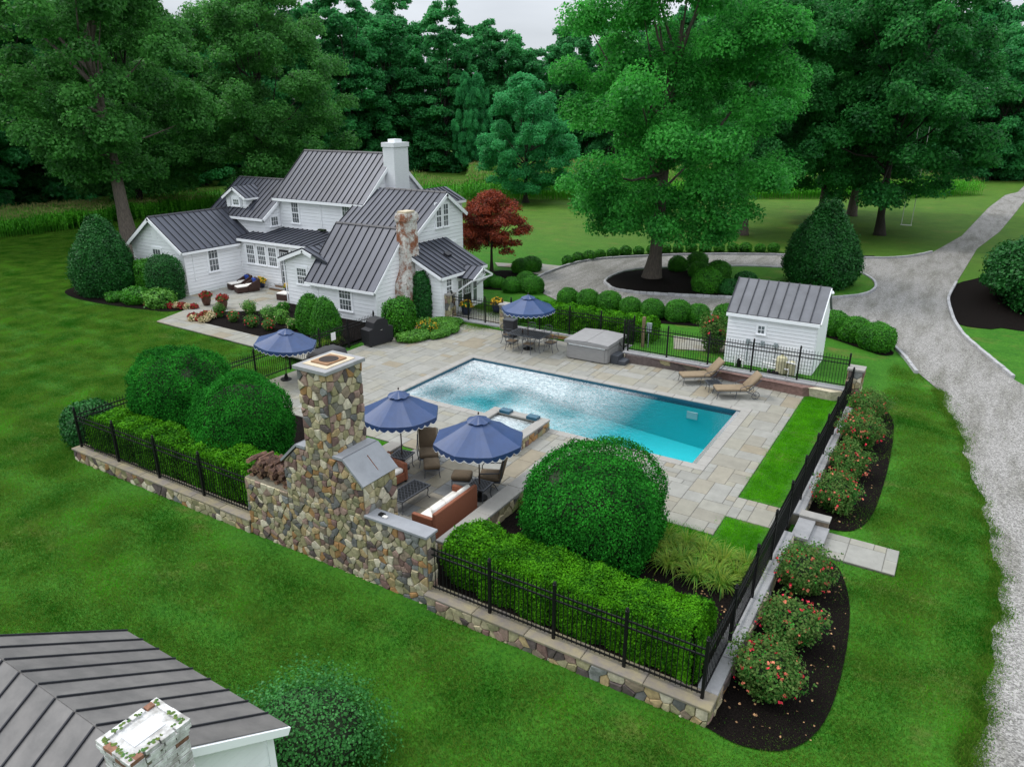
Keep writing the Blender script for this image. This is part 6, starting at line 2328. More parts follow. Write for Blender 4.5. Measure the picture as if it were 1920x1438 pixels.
# big clipped hollies
HB1 = ball_shrub_mesh('holly_foliage', 1.95, 1.95, 2.75, M['holly'], 46000, .062, 31, .14, power=2.4, jit=.03)
HB2 = ball_shrub_mesh('holly_foliage', 1.9, 1.8, 2.5, M['holly'], 40000, .062, 32, .15, power=2.3, jit=.03)
shrub('holly_bush', 'large dome clipped holly between seat wall and pool patio', 'bush', HB1, (-7.15, 15.8, -.05), 0, (.93, .93, .99))
shrub('holly_bush', 'largest rounded holly beside the lawn side iron fence', 'bush', HB1, (-23.35, 14.95, -.05), 1.9, (.86, .86, 1.1))
shrub('holly_bush', 'rounded holly tucked against the stone chimney and log stack', 'bush', HB2, (-19.45, 14.5, -.05), .8, (.80, .80, 1.12))


# clipped hedges, box-like with soft lumps
def hedge_mesh(name, L_, w, h, m, n, leaf, seed, lump=.09):
    rng = np.random.default_rng(seed)
    aT, aF, aE = L_ * w, L_ * h, w * h
    tot = aT + 2 * aF + 2 * aE
    P_, Nn = [], []
    for ax, s, ar in (('t', 1, aT), ('f', -1, aF), ('f', 1, aF), ('e', -1, aE), ('e', 1, aE)):
        k = int(n * ar / tot)
        a, b_ = rng.uniform(-.51, .51, k), rng.uniform(-.53, .53, k)
        if ax == 't':
            q = np.c_[a * L_, b_ * w, np.full(k, h)]
            nn = np.tile([0, 0, 1.0], (k, 1))
        elif ax == 'f':
            q = np.c_[a * L_, np.full(k, s * w / 2), (b_ + .5) * h]
            nn = np.tile([0, s, .35], (k, 1))
        else:
            q = np.c_[np.full(k, s * L_ / 2), a * w, (b_ + .5) * h]
            nn = np.tile([s, 0, .35], (k, 1))
        P_.append(q)
        Nn.append(nn)
    p, nn = np.vstack(P_), np.vstack(Nn)
    # rounded arrises and lumps plant by plant
    u_ = p[:, 0]
    bump = lump * (np.sin(u_ * 2 * np.pi / 1.25 + .7) + .6 * np.sin(u_ * 2 * np.pi / .58 + p[:, 1] * 3) + .6 * np.sin(p[:, 1] * 5 + u_ * 1.7))
    p += nn * (bump * .6 + rng.normal(0, .035, len(p)))[:, None]
    top = np.clip((p[:, 2] - h * .7) / (h * .3), 0, 1)
    p[:, 1] *= 1 - .16 * top ** 2
    p[:, 0] *= 1 - .04 * top ** 2
    edge = np.abs(p[:, 1]) / (w / 2)
    p[:, 2] -= .10 * np.clip(edge - .55, 0, 1) * (nn[:, 2] > .9)
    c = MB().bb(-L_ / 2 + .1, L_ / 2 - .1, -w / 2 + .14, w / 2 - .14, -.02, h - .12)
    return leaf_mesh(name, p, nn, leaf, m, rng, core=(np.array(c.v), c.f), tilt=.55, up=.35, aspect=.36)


def hedge(label, loc, rz, L_, w, h, n, leaf, seed):
    root = thing('hedge', label, 'hedge', loc, rz)
    place(hedge_mesh('hedge_foliage', L_, w, h, M['hedge'], n, leaf, seed), 'foliage', root)
    k = int(L_ / .9)
    for i in range(k):
        place(STEM, 'stem', root, (-L_ / 2 + L_ * (i + .5) / k, 0, 0))
    return root


hedge('bright clipped arborvitae hedge behind the fence next to the rose corner', (-5.85, 12.92, -.05), rad(-1), 5.3, 1.35, 1.14, 80000, .052, 41)
shrub('hedge_bush', 'rounded arborvitae bush behind the wicker sofa at the hedge end', 'bush', ball_shrub_mesh('arborvitae_foliage', .76, .74, 1.3, M['hedge'], 13000, .062, 42, .12, power=2.6), (-9.0, 13.05, -.05))
hedge('clipped arborvitae hedge behind the fence between log stack and lawn corner', (-20.6, 12.85, -.05), rad(2), 8.4, 1.2, 1.18, 60000, .072, 43)
hedge('long clipped hedge behind the hot tub and dining table', (-15.9, 33.25, .36), rad(-1.2), 7.4, 1.2, 1.12, 30000, .095, 44)
shrub('hedge_bush', 'dense shrub outside the iron fence at the lawn corner', 'bush', ball_shrub_mesh('box_foliage', .95, .85, 1.45, M['conifer'], 9000, .09, 45, .06, power=2.8), (-26.05, 12.9, -.36))

# clipped balls
BALL = [ball_shrub_mesh('boxwood_foliage', .80, .80, 1.36, M['box'], 9000, .065, 50 + k, .05, power=2.2) for k in range(3)]
zi_ = zi
rowp = [(-19.35, 37.75), (-18.05, 37.75), (-16.65, 37.7), (-15.3, 37.55), (-13.95, 37.5), (-12.6, 37.75), (-11.55, 38.05), (-10.2, 38.55)]
for i, p in enumerate(rowp):
    shrub('boxwood_ball', 'clipped boxwood ball in the row between back hedge and circular drive', 'boxwood', BALL[i % 3], (p[0], p[1], gz_open(*p) - .03), i * 1.3, .80 + .05 * ((i * 7) % 3 - 1), 'boxwood balls in the row along the circular drive')
for i, (p, s, w) in enumerate((((-4.95, 39.6), .98, 'next to the white shed roof'), ((-3.85, 38.85), .96, 'middle of three beyond the white shed'), ((-2.75, 37.9), 1.02, 'of three at the kerb of the gravel road'))):
    shrub('boxwood_ball', 'clipped boxwood ball ' + w, 'boxwood', BALL[i], (p[0], p[1], gz_open(*p) - .03), i * 2.1, (s, s, s * .92), 'three boxwood balls beyond the white shed')
SMALL = ball_shrub_mesh('boxwood_foliage', .52, .52, .82, M['box'], 1500, .10, 56, .05)
for i, q in enumerate(((400, 440), (475, 420), (555, 410), (635, 395), (725, 385), (815, 375), (910, 370), (1010, 362), (1100, 355), (1195, 352), (1290, 350), (1390, 350), (1490, 350), (1590, 350), (1680, 350), (1785, 350), (1880, 350))):
    p = on_ground(*zi(*q), .3)
    shrub('boxwood_ball', 'small boxwood in the far row behind the drive kerb', 'boxwood', SMALL, (p[0], p[1], gz_open(*p) - .03), i, .84 + .06 * (i % 3), 'small boxwoods along the far kerb', stem=False)
for i, (q, s, w, m_) in enumerate((((1190, 495), .8, 'square topped at the oak trunk', 0), ((1330, 478), .9, 'at the back of the island group', 1), ((1335, 540), .8, 'in the middle of the island group', 2), ((1400, 645), 1.12, 'largest light round one of the island group', 0), ((1480, 565), 1.0, 'spreading one behind the island group', 1), ((1560, 660), .85, 'dark low one at the shed end of the island', 3), ((1680, 600), .85, 'dark round one behind the shed roof', 3))):
    p = on_ground(*zi(*q), .3)
    me = BALL[m_] if m_ < 3 else ball_shrub_mesh('holly_foliage', .85, .85, 1.1, M['conifer'], 4000, .1, 57 + i)
    shrub('island_shrub', 'clipped shrub on the drive island, ' + w, 'shrub', me, (p[0], p[1], .3), i, s, 'shrubs on the drive island')
for i, (q, s) in enumerate((((430, 780), .78), ((705, 790), .88), ((620, 690), .75), ((560, 520), .85), ((690, 505), .9), ((240, 715), .6), ((90, 690), .8))):
    p = on_ground(*zo(*q), .2)
    w = ('wide one by the entrance paving', 'widest one at the gravel edge', 'low one between its wider neighbours', 'tall one in front of the side walk', 'tall one touching the side walk slab', 'narrow one beside the entrance canopy', 'dark one behind the entrance canopy')[i]
    shrub('entrance_shrub', 'round clipped shrub under the red maple, ' + w, 'shrub', BALL[i % 3], (p[0], p[1], gz_open(*p) - .02), i, (s, s, s * .88), 'shrubs under the red maple')
shrub('entrance_shrub', 'low bright clump behind the dining umbrella', 'shrub', ball_shrub_mesh('light_foliage', 1.0, .5, .5, M['hedge'], 2200, .1, 59), (-20.2, 33.6, .15), 0)

# cone and column shapes
CON = ball_shrub_mesh('conifer_foliage', 2.45, 2.4, 4.9, M['conifer'], 36000, .12, 61, .13, cone=.55, power=2.2)
shrub('island_evergreen', 'dense dark evergreen cone on the grassy island tip', 'evergreen', CON, (-7.7, 51.2, .28), .5, (.98, .98, 1.0))
CON2 = ball_shrub_mesh('conifer_foliage', 1.95, 1.9, 4.75, M['conifer'], 36000, .10, 62, .12, cone=.68, power=2.2)
shrub('conifer', 'tall dark conifer standing at the corner of the low wing', 'conifer', CON2, (-46.6, 25.9, .0), .5)
COLM = ball_shrub_mesh('column_foliage', .58, .6, 1.95, M['box'], 5500, .10, 63, .05, power=3.0)
for i, (p, s, w) in enumerate((((-45.4, 27.3), 1.0, 'beside the tall dark conifer'), ((-44.4, 27.25), 1.08, 'between its two like neighbours'), ((-43.5, 27.3), 1.06, 'next to the dark rounded holly'))):
    shrub('arborvitae', 'column clipped arborvitae ' + w, 'arborvitae', COLM, (p[0], p[1], .02), i, s, 'column shrubs under the gable window')
shrub('holly_column', 'dark barrel clipped holly at the low wing corner', 'holly', ball_shrub_mesh('holly_foliage', .98, .95, 2.7, M['conifer'], 16000, .075, 64, .04, power=3.0), (-41.75, 26.85, .02))
EGG = ball_shrub_mesh('box_foliage', .72, .72, 2.05, M['box'], 12000, .062, 65, .05, cone=.35, power=2.3)
shrub('egg_shrub', 'egg shaped clipped shrub farther from the fence sign', 'shrub', EGG, (-28.7, 26.3, .05), 0, .98, 'egg shaped shrubs by the fence')
shrub('egg_shrub', 'egg shaped clipped shrub right behind the fence sign'.replace('right behind', 'directly behind'), 'shrub', EGG, (-26.95, 25.7, .05), 2, 1.05, 'egg shaped shrubs by the fence')
shrub('barrel_shrub', 'barrel shaped shrub between black grill and brick chimney', 'shrub', ball_shrub_mesh('barrel_foliage', .78, .75, 1.95, M['box'], 7500, .09, 66, .06, power=3.0), (-24.6, 28.65, -.02))
shrub('climbing_ivy', 'tall narrow ivy column between brick chimney and porch', 'ivy', ball_shrub_mesh('ivy_foliage', .55, .45, 2.6, M['conifer'], 7000, .10, 67, .12, power=3.0), (-25.5, 31.75, 0))
RB = ball_shrub_mesh('laurel_foliage', 4.6, 6.0, 4.2, M['conifer'], 60000, .17, 68, .16, power=2.3)
shrub('laurel_mass', 'huge dark rounded shrub mass in the bed across the gravel road', 'shrub', RB, (6.2, 53.5, .2), 0)
GC = ball_shrub_mesh('groundcover_foliage', 1.0, .6, .5, M['lightshrub'], 3200, .10, 69, .2)
for i, (p, s, w) in enumerate((((-23.3, 28.3), 1.0, 'between grill and yellow flowers'), ((-22.9, 30.6), .95, 'near the stone gate pillar'), ((-23.6, 31.4), .9, 'at the foot of the ivy column'), ((-22.6, 29.5), .8, 'spilling onto the patio paving'))):
    shrub('groundcover', 'low green groundcover ' + w, 'groundcover', GC, (p[0], p[1], -.03), i * 1.2 + 1.2, s, 'groundcover by the brick chimney', stem=False)


def flower_shrub(name, label, cat, loc, r_, h, leafm, n, leaf, flm, nf, fs, seed, power=2.0, group=None):
    rng = np.random.default_rng(seed)
    root = thing(name, label, cat, loc, seed * .7, group)
    place(ball_shrub_mesh('foliage', r_, r_ * .92, h, leafm, n, leaf, seed, .30, power=power, jit=.17, vase=.5), 'foliage', root)
    rz = h * .56
    for k, fm in enumerate(flm if isinstance(flm, (list, tuple)) else [flm]):
        d = sphere_dirs(nf, rng, -.25)
        f = 1.03 + rng.normal(0, .06, nf)
        p = d * f[:, None] * np.array([r_, r_ * .92, rz]) + np.array([0, 0, h - rz])
        P2, N2 = np.repeat(p, 4, 0), np.repeat(d, 4, 0)
        P2 = P2 + rng.normal(0, fs * .28, P2.shape)
        place(leaf_mesh('blossoms', P2, N2, fs, fm, rng, aspect=.5, tilt=.9), 'blossom', root)
    return root


# rose bushes along the side fence
ROS = [((-1.85, 13.2), 1.0, 'at the corner of the stone wall'), ((-1.8, 15.1), .98, 'second from the stone wall corner'), ((-1.95, 17.3), 1.0, 'leaning over the steps to the side gate'), ((-1.95, 21.95), 1.05, 'first beyond the cheek wall of the gate steps'), ((-1.9, 24.25), .92, 'second beyond the gate steps in the upper bed'), ((-1.95, 26.8), 1.02, 'with the densest red blooms in the upper bed'), ((-2.0, 29.3), .92, 'at the foot of the corner pillar')]
for i, (p, s, w) in enumerate(ROS):
    flower_shrub('rose_bush', 'red flowering rose bush ' + w, 'rose bush', (p[0], p[1], gz_open(*p) + .02), .70 * s, 1.08 * s, M['rosebush'], 5200, .062, [M['rose'], M['orange']], 24 if i != 5 else 40, .06, 80 + i, group='rose bushes along the side fence')
flower_shrub('rose_bush', 'tall red flowering rose bush leaning on the shed wall', 'rose bush', (-9.2, 33.0, .4), .62, 1.75, M['rosebush'], 2600, .09, M['rose'], 24, .09, 95)
flower_shrub('yellow_shrub', 'yellow flowering shrub at the foot of the brick chimney', 'shrub', (-23.35, 29.35, 0), .55, .78, M['lightshrub'], 2200, .08, M['yellowflower'], 130, .07, 96)
# terrace bed plants
BP = (((-35.4, 25.75), .42, .9, 'rosebush', 'rose', 5, 'dark leaved bush beside the cream border'), ((-33.9, 25.5), .40, .72, 'rosebush', 'rose', 14, 'small red rose beside the dark bush'), ((-34.5, 27.1), .5, .95, 'lightshrub', 'creamflower', 26, 'pale hydrangea at the terrace edge'), ((-32.15, 25.3), .45, .75, 'rosebush', 'rose', 14, 'small red rose in the middle of the bed'), ((-32.6, 26.9), .58, .8, 'lightshrub', 'creamflower', 6, 'fresh green mound beside the hydrangea'), ((-31.3, 26.6), .52, .95, 'lightshrub', 'creamflower', 6, 'upright fresh green shrub'), ((-30.9, 25.4), .45, .75, 'rosebush', 'rose', 26, 'red rose next to the tilted umbrella'), ((-33.1, 28.35), .45, .7, 'box', 'creamflower', 3, 'dark green mound by the entry corner'), ((-30.6, 27.9), .5, .9, 'box', 'creamflower', 3, 'dark upright shrub under the entry window'), ((-29.9, 26.1), .4, .7, 'lightshrub', 'creamflower', 20, 'pale flowering shrub beside the egg shrubs'))
for i, (p, r_, h, lm, fm, nf, w) in enumerate(BP):
    flower_shrub('bed_plant', w + ' in the terrace bed', 'plant', (p[0], p[1], .09), r_ * .8, h * .78, M[lm], 1500, .07, M[fm], nf, .07, 110 + i)
for i, (p, fm, w) in enumerate((((-36.25, 24.65), 'redflower', 'at the walk corner'), ((-35.55, 24.62), 'redflower', 'second along the walk'), ((-36.1, 25.35), 'redflower', 'towards the terrace'), ((-35.9, 24.45), 'creamflower', 'between two red ones'), ((-35.2, 24.55), 'creamflower', 'at the end of the walk edging'), ((-35.75, 25.5), 'creamflower', 'towards the dark bush'), ((-35.5, 25.15), 'creamflower', 'inside the corner'))):
    flower_shrub('begonia', ('red' if fm == 'redflower' else 'cream') + ' begonia clump in the bed corner ' + w, 'flowers', (p[0], p[1], .09), .30, .30, M['rosebush'], 260, .08, M[fm], 110, .085, 130 + i, group='begonias in the bed corner')
for i in range(12):
    x, y = -41.2 + .27 * i, 24.9 + .12 * (i % 3) + .06 * i
    fm = 'redflower' if i % 3 != 1 else 'creamflower'
    flower_shrub('begonia', ('red' if fm == 'redflower' else 'cream') + ' begonia in the edging under the wing corner', 'flowers', (x, y + .3, .07), .26, .30, M['rosebush'], 200, .08, M[fm], 90, .085, 150 + i, group='begonia edging under the wing corner ' + ('red' if fm == 'redflower' else 'cream'))
shrub('feather_shrub', 'soft feathery green mound below the arborvitae columns', 'shrub', ball_shrub_mesh('feather_foliage', .95, .8, 1.0, M['box'], 3500, .12, 70, .1), (-42.6, 25.3, .03))
shrub('feather_shrub', 'bright yellow green feathery shrub beside the begonia edging', 'shrub', ball_shrub_mesh('feather_foliage', .95, .8, .95, M['lightshrub'], 3000, .14, 71, .2, jit=.14), (-40.7, 25.55, .03))
shrub('feather_shrub', 'small dusty green perennial at the conifer foot', 'shrub', ball_shrub_mesh('feather_foliage', .6, .6, .6, M['box'], 1800, .1, 72, .15), (-44.1, 24.9, .03))


def potted(label, loc, potm, leafm, flm, r_, h, seed, nf=70):
    root = thing('flower_pot', label, 'flower pot', loc)
    MB().lathe([(0, 0), (r_ * .65, 0), (r_ * .95, h * .5), (r_, h * .85), (r_ * 1.08, h * .95), (r_ * 1.08, h), (r_ * .9, h), (r_ * .9, h * .9), (0, h * .9)], 16).build('pot', M[potm], root, True)
    rng = np.random.default_rng(seed)
    d = sphere_dirs(420, rng, -.1)
    p = d * np.array([r_ * 1.25, r_ * 1.25, r_ * 1.0]) * rng.uniform(.4, 1.05, 420)[:, None] + np.array([0, 0, h])
    place(leaf_mesh('foliage', p, d, .11, M[leafm], rng), 'foliage', root)
    d = sphere_dirs(nf, rng, .0)
    p = np.repeat(d * np.array([r_ * 1.25, r_ * 1.25, r_ * 1.05]) + np.array([0, 0, h]), 3, 0)
    place(leaf_mesh('blossoms', p + rng.normal(0, .03, p.shape), np.repeat(d, 3, 0), .1, M[flm], rng, aspect=.5), 'blossom', root)


potted('tall brown pot of dark red flowers at the terrace edge', (-38.2, 27.0, .115), 'pot', 'rosebush', 'redflower', .28, .55, 201)
potted('tall brown pot of red and cream flowers beside the bed', (-36.75, 27.05, .115), 'pot', 'rosebush', 'redflower', .28, .55, 202)
potted('blue pot with yellow plant against the porch windows', (-39.2, 32.0, .115), 'bluepot', 'lightshrub', 'yellowflower', .26, .42, 203)
potted('blue pot with yellow plant on the entry side of the steps', (-36.3, 31.7, .115), 'bluepot', 'lightshrub', 'yellowflower', .24, .42, 204)
potted('dark planter of yellow flowers at the porch door near the gate pillar', (-23.55, 33.3, .16), 'bluepot', 'lightshrub', 'yellowflower', .3, .5, 205)
potted('dark planter with trailing plants beyond the gate post', (-22.3, 34.6, .16), 'bluepot', 'rosebush', 'yellowflower', .3, .55, 206)


# daylilies: arching strap leaves
def lily_mesh(seed, n=170, L_=.88):
    rng = random.Random(seed)
    b = MB()
    for k in range(n):
        a = rng.uniform(0, 6.28)
        l = L_ * rng.uniform(.6, 1.1)
        w = rng.uniform(.010, .018)
        sp = rng.uniform(.25, .95)
        r0 = rng.uniform(0, .1)
        ca, sa = math.cos(a), math.sin(a)
        vs = []
        for i in range(5):
            t = i / 4
            r_ = r0 + sp * l * t
            z = l * (1.15 * t - (.35 + .75 * sp) * t * t)
            ww = w * (1 - t * .85)
            vs += [(r_ * ca - sa * ww, r_ * sa + ca * ww, max(z, .01)), (r_ * ca + sa * ww, r_ * sa - ca * ww, max(z, .01))]
        b.add(vs, [(2 * i, 2 * i + 1, 2 * i + 3, 2 * i + 2) for i in range(4)])
    return b.mesh('strap_leaves', M['lily'])


LIL = [lily_mesh(s) for s in (1, 2, 3)]
rlx = random.Random(23)
lp = [(-5.75, 16.25), (-5.2, 16.6), (-4.75, 16.15), (-4.3, 16.5), (-3.9, 16.1), (-5.5, 17.0), (-4.95, 17.1), (-4.4, 17.0), (-3.85, 16.75), (-3.4, 16.35), (-5.0, 15.85), (-4.25, 15.75), (-3.6, 15.75), (-3.3, 16.9), (-9.6, 17.4), (-9.7, 16.7)]
for i, p in enumerate(lp):
    o = place(LIL[i % 3], 'daylily', None, (p[0], p[1], -.06), rlx.uniform(0, 6), rlx.uniform(.85, 1.1))
    tag(o, 'arching daylily clump between holly and side fence' if i < 14 else 'daylily clump at the foot of the seat wall', 'daylily', 'daylilies between holly and side fence' if i < 14 else 'daylilies by the seat wall')
for i, p in enumerate(((-26.4, 24.9), (-26.3, 25.6), (-26.5, 24.2))):
    tag(place(LIL[i], 'daylily', None, (p[0], p[1], .05), i, .8), 'yellowing daylily clump behind the fence near the grill', 'daylily', 'daylilies behind the fence')

# fallen leaves on the mulch
rng = np.random.default_rng(77)
q = []
for (x0, x1, y0, y1, n) in ((-2.5, -.75, 11.9, 18.6, 90), (-2.5, -1.0, 21, 30, 60), (-4.2, -3.1, 12.2, 15.4, 120), (-9.6, -4.2, 14.0, 15.6, 60)):
    q.append(np.c_[rng.uniform(x0, x1, n), rng.uniform(y0, y1, n), np.zeros(n)])
q = np.vstack(q)
q[:, 2] = [(-.045 if in_yard(a, b_) else gz_open(a, b_) + .04) for a, b_, c in q]
tag(place(leaf_mesh('fallen_leaves', q, np.tile([0, 0, 1.0], (len(q), 1)), .06, M['litter'], rng, tilt=.3), 'fallen_leaves'), 'scattered brown fallen leaves on the mulch beds', 'leaves', kind='stuff')
shrub('lilac_bush', 'loose upright leafy shrub behind the old outbuilding', 'bush', ball_shrub_mesh('lilac_foliage', 1.2, .95, 1.5, M['lilac'], 15000, .055, 73, .35, power=2.0, jit=.18), (-8.85, 7.1, -.60), .4)


# ------------------------------------------------------------------ trees
def make_tree(seed, H, R_, base, tr, leafm, n, leaf, nl=46, lean=(0, 0), lobe=(.22, .34), flat=1.0, trunk_m='bark', shape=(.62, .86, 1.0, .92, .66, .25)):
    """trunk with limbs reaching into leafy lobes; the crown is the leaves of all lobes"""
    rng = np.random.default_rng(seed)
    rnd = random.Random(seed)
    ch = H - base
    cz = base + ch * .48
    lobes = []
    tries = 0
    while len(lobes) < nl and tries < 6000:
        tries += 1
        t = rng.uniform(0, 1)
        prof = np.interp(t, (0, .12, .3, .55, .8, 1), shape)
        r_ = R_ * rng.uniform(*lobe)
        rad_ = max(0.0, R_ * prof - r_ * .7) * math.sqrt(rng.uniform(.0, 1))
        a = rng.uniform(0, 2 * math.pi)
        c = np.array([math.cos(a) * rad_, math.sin(a) * rad_, base + r_ * .6 + (ch - r_ * 1.3) * t])
        if all(np.linalg.norm(c - q[0]) > .42 * (r_ + q[1]) for q in lobes):
            lobes.append((c, r_))
    b = MB()
    pts = [Vector((0, 0, -.2)), Vector((0, 0, .3))]
    rr_ = [tr * 1.35, tr * 1.08]
    for k in range(1, 6):
        t = k / 5
        pts.append(Vector((lean[0] * t + rnd.uniform(-.1, .1) * tr, lean[1] * t + rnd.uniform(-.1, .1) * tr, base * .6 + (cz - base * .6 + ch * .15) * t if t > .2 else base * .7)))
        rr_.append(tr * (.95 - .85 * t ** .7))
    pts.sort(key=lambda p: p.z)
    b.tube(pts, rr_, 12)
    off = np.array([lean[0], lean[1], 0]) * .8
    big = sorted(lobes, key=lambda q: -q[1])[:26]
    for c, r_ in big:
        e = Vector(c + off)
        zs = max(base + .25 * ch * rnd.uniform(.3, 1.0), base + (e.z - base) * rnd.uniform(.45, .7))
        for q0, q1 in zip(pts[:-1], pts[1:]):
            if q0.z <= zs <= q1.z:
                break
        s = q0 + (q1 - q0) * min(1.0, max(0.0, (zs - q0.z) / max(.01, q1.z - q0.z)))
        ln = (e - s).length
        mid = s + (e - s) * .5 + Vector((rnd.uniform(-.06, .06) * ln, rnd.uniform(-.06, .06) * ln, -.06 * ln))
        b.tube([s, mid, s + (e - s) * .92], [min(tr * .3, .03 + ln * .016), .02 + ln * .008, .02], 5, cap=False)
    tm = b.mesh('trunk', M[trunk_m], True)
    tot = sum(r_ ** 2 for c, r_ in lobes)
    P_, N_ = [], []
    for c, r_ in lobes:
        k = int(n * r_ ** 2 / tot)
        d = sphere_dirs(k, rng, -.55)
        f = (1 + lumps(d, rng, 16, .22, 10)) * rng.uniform(.45, 1.08, k)
        p = d * (f * r_)[:, None] * np.array([1, 1, .78 * flat]) + c + off
        nn = d.copy()
        nn[:, 2] += .55
        P_.append(p)
        N_.append(nn)
    p, nn = np.vstack(P_), np.vstack(N_)
    cm = leaf_mesh('crown', p, nn / np.linalg.norm(nn, axis=1)[:, None], leaf, M[leafm], rng, tilt=.55, droop=.15, aspect=.38)
    return tm, cm


def plant_tree(name, label, tm, cm, loc, rz=0.0, sc=1.0, group=None, trunk_over=None):
    root = thing(name, label, 'tree', loc, rz, group)
    if sc != 1.0:
        root.scale = sc if hasattr(sc, '__len__') else (sc, sc, sc)
    place(tm, 'trunk', root)
    place(cm, 'crown', root)
    return root


def tree_at(x, y):
    return (x, y, gz_open(x, y) - .03)


OAK = make_tree(301, 24.0, 8.9, 2.6, .62, 'oak', 190000, .185, 150, (.8, 0), (.11, .20))
plant_tree('oak_tree', 'huge bright green oak rising from the mulch of the drive island', *OAK, tree_at(-17.9, 47.5), rad(20))
DK = make_tree(302, 26.0, 9.6, 2.6, .5, 'darktree', 110000, .27, 140, (.6, .4), (.11, .20), trunk_m='barkdark')
DK2 = make_tree(303, 25.0, 8.6, 4.6, .5, 'darktree', 100000, .27, 130, (-.5, .2), (.11, .21), trunk_m='bark')
plant_tree('shade_tree', 'dark tree with slim trunk on the lawn behind the oak', *DK2, tree_at(-17.8, 70.2), rad(50), .92)
plant_tree('shade_tree', 'dark shade tree with pale trunk behind the island evergreen', *DK, tree_at(-13.5, 83.5), rad(10), 1.02)
plant_tree('shade_tree', 'dark shade tree close behind the pale trunked one', *DK2, tree_at(-11.2, 90.0), rad(140), 1.08)
plant_tree('shade_tree', 'broad dark shade tree beside the rope swing', *DK, tree_at(-6.9, 76.8), rad(200), (1.0, 1.0, 1.0))
plant_tree('shade_tree', 'dark tree overhanging the far gravel road', *DK2, tree_at(10.5, 66.0), rad(80), .92)
plant_tree('shade_tree', 'tall dark tree across the road behind the shrub mass', *DK, tree_at(16.5, 104.0), rad(280), .95)
MAP = make_tree(304, 15.5, 6.9, .9, .42, 'maple', 70000, .23, 120, (0, 0), (.11, .2), trunk_m='barkdark')
plant_tree('maple_tree', 'round light green maple in front of the corn field', *MAP, tree_at(-48.4, 82.0), 0)
RED = make_tree(305, 6.0, 3.3, 1.4, .14, 'redmaple', 30000, .12, 80, (0, 0), (.13, .24), .8, trunk_m='barkdark')
plant_tree('red_maple', 'small dark red Japanese maple beside the gable wall'.replace('Japanese ', ''), *RED, tree_at(-28.4, 43.4), 0)
LT = make_tree(306, 28.0, 9.3, 5.4, .72, 'lefttree', 120000, .24, 130, (-4.0, 1.5), (.11, .2), shape=(.5, .8, 1.0, 1.0, .85, .4))
plant_tree('lawn_tree', 'tall olive green tree with leaning trunk behind the low wing', *LT, tree_at(-56.9, 34.2), 0)
LT2 = make_tree(307, 27.0, 11.0, 1.6, .6, 'lefttree', 120000, .27, 150, (0, 0), (.11, .2), trunk_m='barkdark')
plant_tree('lawn_tree', 'broad dense tree directly behind the farmhouse roofs', *LT2, tree_at(-70.5, 60.5), 0, (1.02, 1.02, 1.0))
plant_tree('lawn_tree', 'broad dense tree between leaning trunk and farmhouse', *LT2, tree_at(-80.0, 50.0), 2.0, .95)
plant_tree('lawn_tree', 'tall olive tree at the far corner of the lawn', *LT, tree_at(-80.0, 29.0), 1.0, .95)

# woodland edge: single trees one can tell apart, three kinds
WD = [make_tree(320, 24, 6.4, -.6, .35, 'wood_far', 34000, .40, 110, lobe=(.14, .24), trunk_m='barkdark', shape=(.7, .85, .95, 1.0, .9, .5)), make_tree(321, 26, 5.6, -.6, .35, 'wood_far', 34000, .40, 110, lobe=(.15, .25), trunk_m='barkdark', shape=(.7, .85, .95, 1.0, .9, .5)), make_tree(322, 21, 6.8, -.6, .35, 'wood_far', 34000, .40, 110, lobe=(.14, .24), trunk_m='barkdark', shape=(.7, .85, .95, 1.0, .9, .5))]
KIND = ('broad crowned woodland tree beyond the corn field', 'slim tall woodland tree beyond the corn field', 'lower spreading woodland tree beyond the corn field')
rw = random.Random(41)


def at_bearing(px, dist):
    d = _f + _r * ((px - 960) / FPX)
    h = np.array([d[0], d[1]])
    h /= np.linalg.norm(h)
    return h * dist


k = 0
for row, (d0, step) in enumerate(((150, 40), (170, 48))):
    px = -260 + row * 20
    while px < 2250:
        dist = d0 + rw.uniform(-6, 6)
        if px < 700:
            dist -= 50 * (1 - max(0, px) / 700)
        if px > 1500:
            dist += 14 * (px - 1500) / 500
        x, y = at_bearing(px, dist)
        i = rw.choice((0, 0, 1, 1, 2))
        sc = rw.uniform(.92, 1.25)
        if 560 < px < 870:
            sc *= 1.14
        if 870 < px < 1010:
            sc *= .95
        plant_tree('woodland_tree', KIND[i], *WD[i], (x, y, .2), rw.uniform(0, 6.28), (sc, sc, sc * rw.uniform(.92, 1.08)), 'woodland trees, ' + KIND[i].split(' woodland')[0])
        k += 1
        px += step * rw.uniform(.8, 1.25)
for i, px in enumerate((885, 905)):
    x, y = at_bearing(px, 140)
    plant_tree('young_tree', 'pale young tree at the woodland edge above the maple' if i else 'second pale young tree at the woodland edge', *MAP, (x, y, .2), i, (.45, .45, 1.15))


